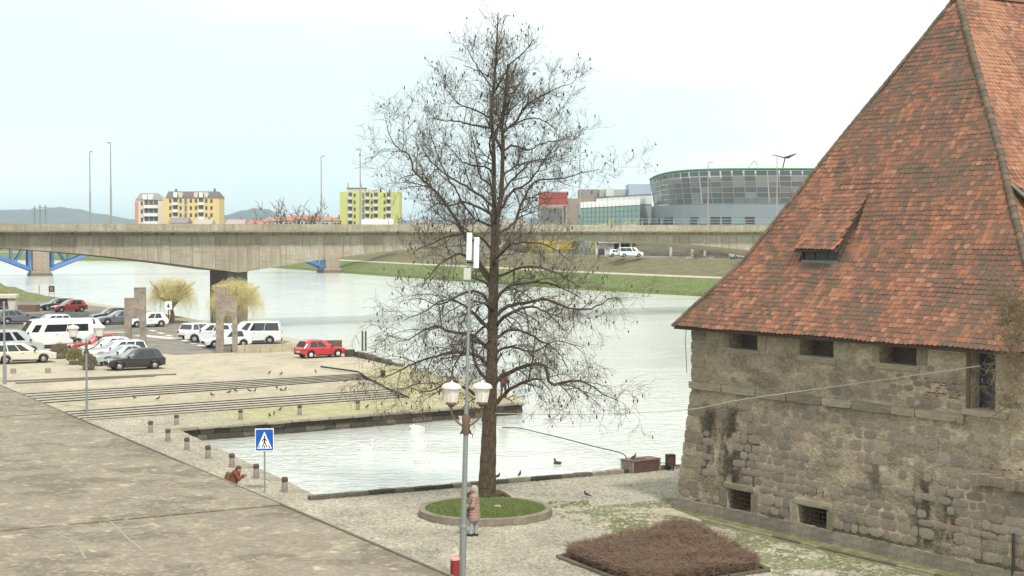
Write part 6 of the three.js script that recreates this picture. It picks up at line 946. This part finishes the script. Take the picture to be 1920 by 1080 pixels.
  // houses along the far shore
  const house = (px, py, w, d, roofC, wallC, label, k) => { const t = thing('house', label, 'house', [X(px, d), 0, -d], 0, 'small houses beyond the bridge'), s = d / FOCAL, ww = w * s, h = y(py, d), e = h - ww * 0.3; obj('wall', span(-ww / 2, ww / 2, GY, e, -9, 0), wallC, t); obj('roof', hexa([V(-ww / 2 - 0.4, e, -9.4), V(-ww / 2 - 0.4, e, 0.5), V(ww / 2 + 0.4, e, 0.5), V(ww / 2 + 0.4, e, -9.4), V(-ww / 2 - 0.2, h, -4.6), V(-ww / 2 - 0.2, h, -4.2), V(ww / 2 + 0.2, h, -4.2), V(ww / 2 + 0.2, h, -4.6)]), roofC, t); for (const x of [-0.28, 0, 0.28]) obj('window', span(ww * x - 0.6, ww * x + 0.6, e - 2.4, e - 0.9, 0, 0.06), win, t); obj('chimney', span(ww * 0.2, ww * 0.2 + 0.7, h - 1, h + 1, -5, -4.3), cl(0.3, 0.16, 0.12), t); };
  const red = cl(0.42, 0.17, 0.1), redB = cl(0.36, 0.2, 0.14), wh = cl(0.6, 0.55, 0.48), hr = rng(66);
  [[512, 407, 26], [536, 405, 30], [560, 403, 26], [582, 404, 28], [606, 405.5, 26], [628, 407.5, 22]].forEach(([px, py, w], i) => house(px, py, w, 640 + (i % 3) * 25, i % 2 ? red : redB, wh, ['first', 'second', 'third', 'fourth', 'fifth', 'sixth'][i] + ' red roofed house from the left before the lime tower'));
  house(333, 407.5, 34, 600, cl(0.24, 0.2, 0.18), wh, 'white house with dark roof in front of the yellow block'); house(380, 411, 30, 590, cl(0.4, 0.36, 0.3), wh, 'pale low house right of the dark roofed white house'); house(440, 411.5, 34, 700, cl(0.4, 0.3, 0.26), wh, 'low house with pale roof right of the yellow block'); house(480, 412, 28, 690, red, wh, 'red roofed low house left of the red roof row'); house(705, 411, 60, 560, cl(0.55, 0.54, 0.5), cl(0.5, 0.48, 0.42), 'low white roofed hall in front of the lime tower'); house(790, 411, 36, 600, cl(0.3, 0.27, 0.25), wh, 'grey roofed house right of the lime tower'); house(960, 410, 60, 540, cl(0.3, 0.28, 0.26), cl(0.45, 0.42, 0.38), 'dark roofed house left of the red sign');
  // power pylons on the left
  for (const [px, py, lab] of [[65, 386, 'left'], [75, 384, 'middle'], [85, 384, 'right']]) { const d = 1500, t = thing('power_pylon', lab + ' one of three thin power pylons before the hills', 'pylon', [X(px, d), GY, -d], 0, 'power pylons before the hills'), h = y(py, d) - GY; obj('mast', [bar(V(-1, 0, 0), V(-0.2, h, 0), 0.6), bar(V(1, 0, 0), V(0.2, h, 0), 0.6)], std([0.2, 0.2, 0.2], 0.7), t); for (const q of [0.8, 0.92]) obj('crossarm', box(5.5, 0.5, 0.5, 0, h * q, 0), std([0.2, 0.2, 0.2], 0.7), t); }

  // things under the right half of the bridge
  const RY = 5.25, u1 = thing('riverside_pavilion', 'low dark pavilion with white columns beyond the far road', 'building', [X(1160, 350), RY, -350]), s1 = 350 / FOCAL, yy = (py) => atDepth(0, py, 350).y - RY;
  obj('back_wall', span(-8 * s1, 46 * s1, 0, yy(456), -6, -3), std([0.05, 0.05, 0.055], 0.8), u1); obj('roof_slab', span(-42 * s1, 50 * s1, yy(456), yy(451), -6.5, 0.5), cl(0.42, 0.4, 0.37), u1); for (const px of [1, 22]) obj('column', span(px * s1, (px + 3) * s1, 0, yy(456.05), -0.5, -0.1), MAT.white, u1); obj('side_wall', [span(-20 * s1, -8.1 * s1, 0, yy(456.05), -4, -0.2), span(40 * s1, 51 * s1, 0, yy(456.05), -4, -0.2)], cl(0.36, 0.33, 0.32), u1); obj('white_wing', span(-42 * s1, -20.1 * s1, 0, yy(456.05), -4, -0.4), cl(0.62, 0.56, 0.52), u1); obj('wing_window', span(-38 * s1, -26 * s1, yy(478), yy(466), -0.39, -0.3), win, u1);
  const cr = (kind, colour, label, px, d, turn) => { const t = car(kind, colour, label, V(X(px, d), RY + 0.02, -d), turn, 'vehicles on the far road'); };
  cr('van', WHITE, 'white van on the far road before the dark pavilion', 1182, 322, 0.2); cr('hatch', WHITE, 'small pale car just left of the white van on the far road', 1158, 326, 0.2); cr('hatch', SILVER, 'silver car on the far road at the tower roof edge', 1388, 300, 0.2);
  // bushes
  const shrubProto = (seed, h, w, n, rad, mats, name, dens = 1) => { const r = rng(seed), A = new Tubes(), B = new Tubes(), g = () => r() - 0.5; for (let k = 0; k < n; k++) { const a = r() * 6.28, o = Math.sqrt(r()) * w * 0.4; let p = V(Math.cos(a) * o, 0, Math.sin(a) * o), d = V(g() * 0.7 + Math.cos(a) * 0.3, 1, g() * 0.7 + Math.sin(a) * 0.3).normalize(); const pts = [p], m = 5; for (let s = 1; s <= m; s++) { p = p.clone().addScaledVector(d, h * (0.7 + r() * 0.3) / m); d.add(V(g() * 0.6, g() * 0.2, g() * 0.6)).normalize(); pts.push(p); } A.add(pts, pts.map((_, i) => rad * (1.1 - i / m)), 3); for (let s = 0; s < 7; s++) { const b = pts[1 + (r() * (m - 0.4) | 0)], e = b.clone().add(V(g() * w * 0.55, r() * h * 0.24, g() * w * 0.55)); B.add([b, b.clone().lerp(e, 0.5).add(V(g() * 0.1, 0.06, g() * 0.1)), e], [rad * 0.55, rad * 0.5, rad * 0.25], 3); } } return [A.geo(), B.geo()]; };
  const protos = [shrubProto(1, 2.4, 2.6, 34, 0.035), shrubProto(2, 3.2, 2.2, 30, 0.04), shrubProto(3, 1.8, 3.0, 36, 0.03)], bm = [std([0.13, 0.1, 0.062], 0.95), std([0.17, 0.14, 0.075], 0.95), std([0.12, 0.105, 0.075], 0.95)], sr = rng(404);
  const bush = (p, k, s, label, group, mat, name = 'bare_shrub') => { const t = thing(name, label, 'shrub', p, sr() * 6.28, group), g = protos[k]; for (let i = 0; i < 2; i++) { const m = new THREE.Mesh(g[i], mat ?? bm[(k + i) % 3]); m.name = i ? 'twigs' : 'stems'; m.userData.kind = 'stuff'; m.castShadow = m.receiveShadow = true; t.add(m); } t.scale.setScalar(s); };
  const slope = (px, f) => { const foot = onLevel(px, lerp(560, 500, clamp((1420 - px) / 920)), -0.72); foot.add(V(0.86, 0, -0.5).multiplyScalar(lerp(11.4, 21, f))); return foot.setY(lerp(2.3, 5.2, f)); };
  for (let k = 0; k < 46; k++) { const px = 690 + k * 16 + sr() * 14; if (px > 1120 && sr() < 0.35) continue; bush(slope(px, sr() * 0.95), k % 3, 0.7 + sr() * 0.55, 'leafless brown shrub on the far bank below the road', 'brown shrubs on the far bank'); }
  for (let k = 0; k < 26; k++) { const px = 700 + k * 27 + sr() * 16, f = slope(px, 1).add(V(0.86, 0, -0.5).multiplyScalar(12 + sr() * 26)); bush(f.setY(5.2), k % 3, 1.1 + sr() * 1.0, 'tall leafless thicket behind the far road under the bridge', 'thickets behind the far road'); }
  const yel = [std([0.62, 0.48, 0.06], 0.9), std([0.55, 0.44, 0.07], 0.9)];
  [[815, 1.2], [838, 1.4], [862, 1.4], [945, 1.4], [966, 1.4], [988, 1.3], [1010, 1.1], [1032, 0.9]].forEach(([px, s], k) => { for (let j = 0; j < 1; j++) bush(slope(px, 1).add(V(0.86, 0, -0.5).multiplyScalar(6)).setY(5.2), k % 3, 1.9 * s, ['first', 'second', 'third', 'fourth', 'fifth', 'sixth', 'seventh', 'eighth'][k] + ' yellow flowering bush from the left under the bridge', 'yellow bushes under the bridge', yel[k % 2], 'yellow_bush'); });
  const conc = cl(0.45, 0.43, 0.4); for (const [px, lab] of [[1258, 'left'], [1298, 'middle'], [1322, 'right']]) { const d = 330, t = thing('gate_post', lab + ' one of three pale posts beyond the far road', 'post', [X(px, d), RY, -d], 0, 'pale posts beyond the far road'); obj('post', box(0.5, 2.0, 0.5, 0, 1, 0), conc, t); obj('cap', box(0.7, 0.25, 0.7, 0, 2.12, 0), MAT.white, t); }
  { const d = 345, g = []; const mnd = new THREE.SphereGeometry(1, 24, 10); struct('earth_mound', [mnd.clone().scale(9, 2.9, 6).translate(X(1250, d), RY, -d), mnd.clone().scale(12, 3.2, 6).translate(X(1330, d), RY, -d - 6)], grained([0.16, 0.145, 0.1], 3, 1, 0.1)); }
  // far trees along the skyline
  for (const [px, py, s, lab] of [[545, 397, 3.6, 'bare spreading tree above the red roofs'], [860, 402, 3.0, 'bare bush top behind the bridge left of the big tree trunk'], [770, 404, 2.6, 'bare bush top right of the lime tower'], [415, 403, 1.6, 'dark bush at the right end of the yellow block']]) bush(V(X(px, 560), 5.2, -560), 1, s * 1.5, lab, undefined, std([0.12, 0.1, 0.08], 0.95));
}

// ---------- people ----------
const skinM = std([0.42, 0.26, 0.19], 0.6), shoeM = std([0.015, 0.014, 0.014], 0.6);
function handBones(w, dir, s = 1) { const out = [], d = V(...dir).normalize(), side = V(d.z, 0, -d.x).lengthSq() > 0.01 ? V(-d.z, 0, d.x).normalize() : V(1, 0, 0), W = V(...w), t = (v) => [v.x, v.y, v.z], palm = W.clone().addScaledVector(d, 0.075); out.push([w, t(palm), 0.026, 0.03]);
  for (let k = 0; k < 4; k++) { const b = palm.clone().addScaledVector(side, (k - 1.5) * 0.02), L = [0.06, 0.072, 0.068, 0.052][k], m = b.clone().addScaledVector(d, L * 0.55), e = m.clone().addScaledVector(d, L * 0.4).add(V(0, -0.012, 0)); out.push([t(b), t(m), 0.0095, 0.009], [t(m), t(e), 0.009, 0.0075]); }
  const tb = W.clone().addScaledVector(d, 0.03).addScaledVector(side, -0.025), te = tb.clone().addScaledVector(side, -0.03).addScaledVector(d, 0.05); out.push([t(tb), t(te), 0.0105, 0.0085]); return out; }
function headBones(c, f, s = 1) { const [x, y, z] = c, [fx, fz] = f; return [[[x, y, z], [x - fx * 0.01, y + 0.03, z - fz * 0.01], 0.092, 0.095], [[x + fx * 0.03, y - 0.06, z + fz * 0.03], [x + fx * 0.05, y - 0.085, z + fz * 0.05], 0.055, 0.042], [[x + fx * 0.09, y + 0.0, z + fz * 0.09], [x + fx * 0.115, y - 0.025, z + fz * 0.115], 0.012, 0.016], [[x - fz * 0.09, y - 0.01, z + fx * 0.09], [x - fz * 0.095, y + 0.015, z + fx * 0.095], 0.014, 0.018], [[x + fz * 0.09, y - 0.01, z - fx * 0.09], [x + fz * 0.095, y + 0.015, z - fx * 0.095], 0.014, 0.018]]; }
{
  // person with the quilted coat under the tree: stands facing left, hands together at the front
  const p = thing('person', 'person in long pinkish beige quilted coat and grey trousers by the round bed', 'person', onLevel(889, 1006).setY(0.012), 0), f = [-0.95, -0.3];
  const H = 1.4, body = [[[0, 1.3, 0], [0, 1.5, 0], 0.06, 0.055], ...headBones([-0.015, 1.575, 0], f), [[0, 0.95, 0], [0, 1.3, 0], 0.13, 0.14], [[-0.05, 0.92, 0.03], [-0.075, 0.5, 0.05], 0.085, 0.06], [[-0.075, 0.5, 0.05], [-0.1, 0.07, 0.05], 0.055, 0.042], [[0.05, 0.92, -0.04], [0.06, 0.5, -0.03], 0.085, 0.06], [[0.06, 0.5, -0.03], [0.06, 0.07, -0.03], 0.055, 0.042],
    [[0.02, 1.33, 0.15], [-0.03, 1.06, 0.21], 0.05, 0.043], [[-0.03, 1.06, 0.21], [-0.22, 1.0, 0.1], 0.042, 0.033], [[-0.02, 1.33, -0.16], [-0.1, 1.08, -0.2], 0.05, 0.043], [[-0.1, 1.08, -0.2], [-0.25, 1.0, -0.06], 0.042, 0.033], ...handBones([-0.22, 1.0, 0.1], [-0.8, -0.2, -0.5]), ...handBones([-0.25, 1.0, -0.06], [-0.8, -0.2, 0.4])];
  obj('body', skin(body, 0.0105, 0.022), skinM, p);
  const bands = (P2, d) => d + 0.006 * Math.cos(P2.y * 62);
  obj('coat', skin([[[0.01, 1.34, 0.09], [0.01, 1.34, -0.09], 0.105, 0.105], [[0, 0.95, 0], [0.01, 1.3, 0], 0.185, 0.165], [[-0.01, 0.62, 0.03], [0, 0.95, 0.0], 0.205, 0.185], [[-0.01, 0.62, -0.03], [0, 0.95, 0.0], 0.205, 0.185], [[0.02, 1.34, 0.16], [-0.03, 1.06, 0.225], 0.082, 0.07], [[-0.03, 1.06, 0.225], [-0.2, 1.0, 0.11], 0.068, 0.056], [[-0.02, 1.34, -0.17], [-0.1, 1.08, -0.215], 0.082, 0.07], [[-0.1, 1.08, -0.215], [-0.23, 1.0, -0.07], 0.068, 0.056], [[0.05, 1.4, 0.05], [0.05, 1.4, -0.05], 0.07, 0.07]], 0.016, 0.04, (q, d) => Math.max(bands(q, d), 0.55 - q.y)), std([0.33, 0.215, 0.17], 0.85), p);
  obj('trousers', skin([[[-0.05, 0.9, 0.03], [-0.08, 0.5, 0.055], 0.105, 0.083], [[-0.08, 0.5, 0.055], [-0.105, 0.1, 0.055], 0.078, 0.066], [[0.05, 0.9, -0.04], [0.065, 0.5, -0.035], 0.105, 0.083], [[0.065, 0.5, -0.035], [0.065, 0.1, -0.035], 0.078, 0.066]], 0.016, 0.02, (q, d) => Math.max(d, 0.08 - q.y)), std([0.34, 0.36, 0.38], 0.9), p);
  for (const [x, z] of [[-0.105, 0.055], [0.065, -0.035]]) obj('shoe', skin([[[x + 0.03, 0.05, z + 0.01], [x - 0.15, 0.038, z - 0.04], 0.052, 0.042]], 0.012, 0.01, (q, d) => Math.max(d, 0.003 - q.y)), shoeM, p);
  obj('hair', skin([[[0.015, 1.6, 0], [0.02, 1.62, 0], 0.108, 0.108], [[0.06, 1.55, 0.02], [0.075, 1.44, 0.02], 0.09, 0.075], [[-0.02, 1.66, 0], [0.02, 1.65, 0], 0.075, 0.08]], 0.013, 0.03), std([0.36, 0.33, 0.28], 0.9), p);
  const bag = obj('shoulder_bag', [new THREE.BoxGeometry(0.1, 0.24, 0.3, 2, 2, 2).translate(-0.24, 0.78, 0.12)], grained([0.13, 0.08, 0.04], 0.3), p); obj('strap', tube(curve([V(-0.22, 0.9, 0.2), V(-0.1, 1.2, 0.2), V(0.02, 1.43, 0.1), V(0.1, 1.3, -0.02), V(0.12, 1.1, -0.1)], 14), 0.014, 5), MAT.black, p);
  // person bending forward behind the roof edge
  const q = thing('person', 'person in rust red jacket half hidden behind the flat roof edge', 'person', onLevel(437, 952).setY(0.012), 0);
  obj('body', skin([...headBones([0.24, 1.42, 0.05], [0.9, 0.3]), [[0.14, 1.3, 0.02], [0.22, 1.4, 0.04], 0.055, 0.05], [[0, 0.95, 0], [0.12, 1.28, 0], 0.13, 0.13], [[-0.05, 0.9, 0.06], [-0.02, 0.5, 0.08], 0.085, 0.06], [[-0.02, 0.5, 0.08], [-0.08, 0.07, 0.08], 0.055, 0.042], [[-0.05, 0.9, -0.07], [0.03, 0.5, -0.08], 0.085, 0.06], [[0.03, 0.5, -0.08], [-0.02, 0.07, -0.08], 0.055, 0.042], [[0.12, 1.3, 0.17], [0.26, 1.1, 0.2], 0.05, 0.042], [[0.26, 1.1, 0.2], [0.42, 1.24, 0.1], 0.04, 0.033], [[0.1, 1.3, -0.17], [0.2, 1.06, -0.2], 0.05, 0.042], [[0.2, 1.06, -0.2], [0.4, 1.16, -0.08], 0.04, 0.033], ...handBones([0.42, 1.24, 0.1], [0.8, 0.3, -0.2]), ...handBones([0.4, 1.16, -0.08], [0.8, 0.3, 0.2])], 0.0115, 0.022), skinM, q);
  obj('jacket', skin([[[0.12, 1.3, 0.08], [0.12, 1.3, -0.08], 0.11, 0.11], [[-0.03, 0.88, 0], [0.11, 1.26, 0], 0.19, 0.17], [[0.12, 1.31, 0.17], [0.26, 1.1, 0.215], 0.085, 0.07], [[0.26, 1.1, 0.215], [0.4, 1.22, 0.11], 0.066, 0.055], [[0.1, 1.31, -0.18], [0.2, 1.06, -0.215], 0.085, 0.07], [[0.2, 1.06, -0.215], [0.38, 1.15, -0.09], 0.066, 0.055]], 0.018, 0.04, (z, d) => Math.max(d, 0.76 - z.y)), std([0.17, 0.048, 0.028], 0.85), q);
  obj('trousers', skin([[[-0.05, 0.88, 0.06], [-0.02, 0.5, 0.085], 0.11, 0.085], [[-0.02, 0.5, 0.085], [-0.08, 0.1, 0.085], 0.08, 0.068], [[-0.05, 0.88, -0.07], [0.03, 0.5, -0.085], 0.11, 0.085], [[0.03, 0.5, -0.085], [-0.02, 0.1, -0.085], 0.08, 0.068]], 0.02, 0.02), std([0.06, 0.06, 0.08], 0.9), q);
  for (const [x, z] of [[-0.08, 0.08], [-0.02, -0.08]]) obj('shoe', skin([[[x - 0.03, 0.05, z], [x + 0.15, 0.038, z], 0.052, 0.042]], 0.014, 0.01, (a, d) => Math.max(d, 0.003 - a.y)), shoeM, q);
  obj('hair', skin([[[0.225, 1.45, 0.04], [0.22, 1.47, 0.04], 0.106, 0.106], [[0.17, 1.42, 0.03], [0.12, 1.34, 0.02], 0.085, 0.07]], 0.014, 0.03), std([0.09, 0.045, 0.025], 0.8), q);
  obj('backpack', [new THREE.BoxGeometry(0.2, 0.42, 0.32, 3, 3, 3).applyMatrix4(M4(-0.2, 1.1, 0, 0, 0, -0.3))], grained([0.17, 0.1, 0.055], 0.4), q);
  // upright walker, used on the far quay and on the bridge
  const walker = (pos, label, jacket, trousers, turn, group) => { const w = thing('person', label, 'person', pos, turn, group); obj('body', WG.body, skinM, w, false); obj('jacket', WG.jacket, std(jacket, 0.85), w, false); obj('trousers', WG.trousers, std(trousers, 0.9), w, false); obj('hair', WG.hair, std([0.05, 0.035, 0.025], 0.8), w, false); WG.shoes.forEach((s) => obj('shoe', s, shoeM, w, false)); };
  const WG = { body: skin([[[0, 1.36, 0], [0, 1.5, 0], 0.06, 0.055], ...headBones([0.01, 1.6, 0], [1, 0]), [[0, 0.95, 0], [0, 1.34, 0], 0.13, 0.14], [[0, 0.92, 0.08], [0.1, 0.5, 0.09], 0.085, 0.06], [[0.1, 0.5, 0.09], [0.12, 0.07, 0.09], 0.055, 0.042], [[0, 0.92, -0.08], [-0.06, 0.5, -0.09], 0.085, 0.06], [[-0.06, 0.5, -0.09], [-0.16, 0.09, -0.09], 0.055, 0.042], [[0, 1.38, 0.18], [-0.04, 1.1, 0.24], 0.05, 0.042], [[-0.04, 1.1, 0.24], [0.06, 0.88, 0.24], 0.04, 0.033], [[0, 1.38, -0.18], [0.02, 1.1, -0.24], 0.05, 0.042], [[0.02, 1.1, -0.24], [0.14, 0.9, -0.23], 0.04, 0.033], ...handBones([0.06, 0.88, 0.24], [0.2, -1, 0.05]), ...handBones([0.14, 0.9, -0.23], [0.3, -1, 0.05])], 0.0125, 0.02), jacket: skin([[[0, 1.38, 0.1], [0, 1.38, -0.1], 0.11, 0.11], [[0, 0.9, 0], [0, 1.34, 0], 0.18, 0.165], [[0, 1.38, 0.19], [-0.04, 1.1, 0.25], 0.08, 0.066], [[-0.04, 1.1, 0.25], [0.05, 0.92, 0.25], 0.062, 0.052], [[0, 1.38, -0.19], [0.02, 1.1, -0.25], 0.08, 0.066], [[0.02, 1.1, -0.25], [0.12, 0.94, -0.24], 0.062, 0.052]], 0.02, 0.04, (z, d) => Math.max(d, 0.78 - z.y)), trousers: skin([[[0, 0.9, 0.08], [0.1, 0.5, 0.09], 0.11, 0.082], [[0.1, 0.5, 0.09], [0.12, 0.1, 0.09], 0.078, 0.066], [[0, 0.9, -0.08], [-0.06, 0.5, -0.09], 0.11, 0.082], [[-0.06, 0.5, -0.09], [-0.16, 0.12, -0.09], 0.078, 0.066]], 0.02, 0.02), hair: skin([[[-0.012, 1.63, 0], [-0.015, 1.65, 0], 0.105, 0.1], [[-0.05, 1.58, 0], [-0.06, 1.54, 0], 0.07, 0.06]], 0.016, 0.03), shoes: [[0.12, 0.09], [-0.14, -0.09]].map(([x, z]) => skin([[[x - 0.03, 0.05, z], [x + 0.16, 0.038, z], 0.052, 0.042]], 0.014, 0.01, (a, d) => Math.max(d, 0.003 - a.y))) };
  walker(onLevel(944, 745).setY(0.02), 'person in reddish brown jacket on the quay tip right of the trunk', [0.15, 0.06, 0.05], [0.07, 0.06, 0.055], 1.2);
}
// ---------- birds ----------
{
  const swanM = std([0.78, 0.77, 0.72], 0.8), beakM = std([0.5, 0.16, 0.03], 0.5);
  const swan = (label, pos, turn, up = true) => {
    const s = thing('swan', label, 'swan', pos, turn, 'white swans on the pond'), neck = up ? [[[0.36, 0.12, 0], [0.5, 0.26, 0], 0.075, 0.05], [[0.5, 0.26, 0], [0.46, 0.46, 0], 0.05, 0.04], [[0.46, 0.46, 0], [0.47, 0.64, 0], 0.04, 0.036], [[0.47, 0.64, 0], [0.53, 0.72, 0], 0.036, 0.04], [[0.53, 0.72, 0], [0.6, 0.7, 0], 0.05, 0.038]] : [[[0.36, 0.12, 0], [0.5, 0.14, 0], 0.075, 0.05], [[0.5, 0.14, 0], [0.62, 0.06, 0], 0.045, 0.04], [[0.62, 0.06, 0], [0.66, -0.06, 0], 0.04, 0.045]];
    obj('body', skin([[[-0.3, 0.1, 0], [0.25, 0.08, 0], 0.17, 0.2, [1, 0.85, 1]], [[-0.32, 0.14, 0], [-0.62, 0.24, 0], 0.12, 0.03], ...neck], 0.026, 0.07), swanM, s);
    for (const z of [-1, 1]) obj('wing', skin([[[0.22, 0.17, z * 0.14], [-0.25, 0.27, z * 0.12], 0.1, 0.09], [[-0.25, 0.27, z * 0.12], [-0.58, 0.25, z * 0.05], 0.08, 0.02]], 0.026, 0.05), swanM, s);
    s.scale.setScalar(0.68); if (up) { obj('beak', cyl(0.03, 0.008, 0.11, 0.665, 0.675, 0, 8, 0, -Math.PI / 2 - 0.3), beakM, s); obj('mask', ball(0.026, 0.612, 0.7, 0), MAT.black, s); }
  };
  const W = (px, py) => onLevel(px, py, -0.7).setY(-0.72);
  swan('swan swimming alone at the left with upright neck', W(686, 843), 0.1); swan('swan nearest to the viewer with upright neck', W(791, 868), 0.15); swan('swan in the middle of the pond with lowered head', W(784, 826), 0.4, false); swan('swan farthest in the middle with lowered head', W(781, 804), 0.1, false); swan('swan close to the far wall behind the lamp post', W(856, 786), 3.0, false);
  const d = thing('duck', 'small dark duck swimming right of the trunk', 'duck', W(1045, 870), 2.4); obj('body', skin([[[-0.14, 0.07, 0], [0.1, 0.06, 0], 0.08, 0.1], [[-0.15, 0.09, 0], [-0.28, 0.13, 0], 0.05, 0.015], [[0.12, 0.1, 0], [0.17, 0.24, 0], 0.05, 0.045]], 0.016, 0.04), std([0.05, 0.045, 0.035], 0.8), d); obj('flank', ball(0.09, 0.0, 0.06, 0.05, 1.5, 0.7, 0.6), std([0.45, 0.42, 0.36], 0.8), d); obj('beak', box(0.07, 0.02, 0.035, 0.235, 0.24, 0), std([0.35, 0.25, 0.04], 0.6), d);
  const pm = std([0.045, 0.047, 0.055], 0.75), pigeonG = [skin([[[-0.07, 0.13, 0], [0.07, 0.17, 0], 0.045, 0.06], [[-0.09, 0.12, 0], [-0.22, 0.08, 0], 0.028, 0.014, [1, 1, 1]], [[0.09, 0.2, 0], [0.12, 0.28, 0], 0.035, 0.032]], 0.013, 0.03), joined([cyl(0.007, 0.007, 0.1, 0.01, 0.05, 0.025, 5), cyl(0.007, 0.007, 0.1, 0.03, 0.05, -0.025, 5)]), joined(cyl(0.012, 0.002, 0.04, 0.16, 0.275, 0, 6, 0, -Math.PI / 2))];
  const pigeon = (pos, turn, label, group) => { const t = thing('pigeon', label, 'pigeon', pos, turn, group); [['body', pm], ['legs', std([0.3, 0.1, 0.08], 0.7)], ['beak', MAT.black]].forEach(([n, m], i) => { const o = new THREE.Mesh(pigeonG[i], m); o.name = n; o.castShadow = o.receiveShadow = true; t.add(o); }); t.scale.setScalar(0.9); };
  const r = rng(555);
  pigeon(onLevel(932, 899, 0.17).setY(0.17), 0.4, 'dark pigeon on the kerb just right of the trunk'); pigeon(onLevel(974, 895, 0.17).setY(0.17), 1.2, 'dark pigeon on the kerb, second right of the trunk'); pigeon(onLevel(1101, 934).setY(0.02), 2.8, 'dark pigeon walking on the cobbles between planter and tower'); { const cp = onLevel(1188, 862, 0.57); pigeon(V(cp.x, 0.57, cp.z), 0.6, 'dark pigeon perched on the brown chest'); }
  const st = [[252, 749], [296, 751], [398, 744], [429, 739], [442, 736], [468, 736], [478, 736], [519, 730], [528, 735], [535, 733], [505, 702], [527, 704], [592, 700], [648, 718], [675, 722], [700, 715]];
  st.forEach(([px, py]) => { const y = py < 708 ? 0.65 : 0.325; pigeon(onLevel(px, py, y).setY(y), r() * 6, 'small dark pigeon sitting on the pale stairs', 'pigeons on the stairs'); });
  [[506, 783], [514, 780], [525, 772], [688, 767]].forEach(([px, py]) => pigeon(onLevel(px, py).setY(0.01), r() * 6, 'small dark pigeon on the lawn at the far pond wall', 'pigeons on the lawn'));
  { const t = bridgeBase; }
}
// ---------- curly bare bush in front of the tower's right end ----------
{
  const d = 41, o = atDepth(1960, 1000, d).setY(0), t = thing('twisted_hazel', 'bare curly twigged bush at the right edge before the tower', 'shrub', o), r = rng(909), A = new Tubes(), B = new Tubes(), g = () => r() - 0.5, E = (px, py, dz = 0) => atDepth(px, py, d - dz).sub(o);
  const curly = (p, v, L, n, rad, T, curl) => { const q = [p.clone()]; let c = p.clone(); const ax = V(g(), g(), g()).normalize(), w = (r() < 0.5 ? -1 : 1) * curl; for (let i = 0; i < n; i++) { v = v.clone().applyAxisAngle(ax, w * (0.6 + r())).add(V(g() * 0.2, g() * 0.2, g() * 0.2)).normalize(); c = c.clone().addScaledVector(v, L / n); q.push(c); } T.add(q, q.map((_, i) => rad * (1 - 0.7 * i / n)), rad > 0.012 ? 5 : 3); return q; };
  obj('stem', tube(curve([V(0, 0, 0), V(0.05, 2, 0), V(-0.1, 4, 0.1), E(1935, 700), E(1925, 560)], 20), Array.from({ length: 21 }, (_, i) => 0.07 * (1 - i / 26)), 8), std([0.13, 0.105, 0.07], 0.95), t);
  for (const [px, py, dz] of [[1935, 780, 0], [1930, 730, 0.4], [1938, 690, -0.4], [1925, 650, 0.2], [1935, 610, 0.5], [1925, 580, -0.3], [1930, 545, 0.2], [1940, 600, -0.5], [1930, 670, 0.6], [1930, 760, -0.4], [1945, 640, 0.3], [1938, 560, 0.5], [1933, 625, -0.2], [1935, 705, 0.1]]) for (let k = 0; k < 3; k++) {
    const q = curly(E(px, py, dz * 0.3), V(-0.8 - r() * 0.4, g() * 1.1 + 0.15, g()).normalize(), 0.9 + r() * 0.7, 9, 0.013, A, 0.2);
    for (const p of q.slice(2)) for (let j = 0; j < 3; j++) { const s = curly(p, V(g() * 1.4 - 0.3, g() * 1.3, g()).normalize(), 0.25 + r() * 0.4, 7, 0.007, B, 0.4); if (r() < 0.5) curly(s[4], V(g(), g(), g()).normalize(), 0.2, 5, 0.004, B, 0.5); }
  }
  const bm = std([0.17, 0.13, 0.075], 0.9); A.mesh('branches', bm, t).userData.kind = 'stuff'; B.mesh('twigs', std([0.16, 0.12, 0.068], 0.9), t).userData.kind = 'stuff';
}

scene.updateMatrixWorld(true);
renderer.render(scene, camera);
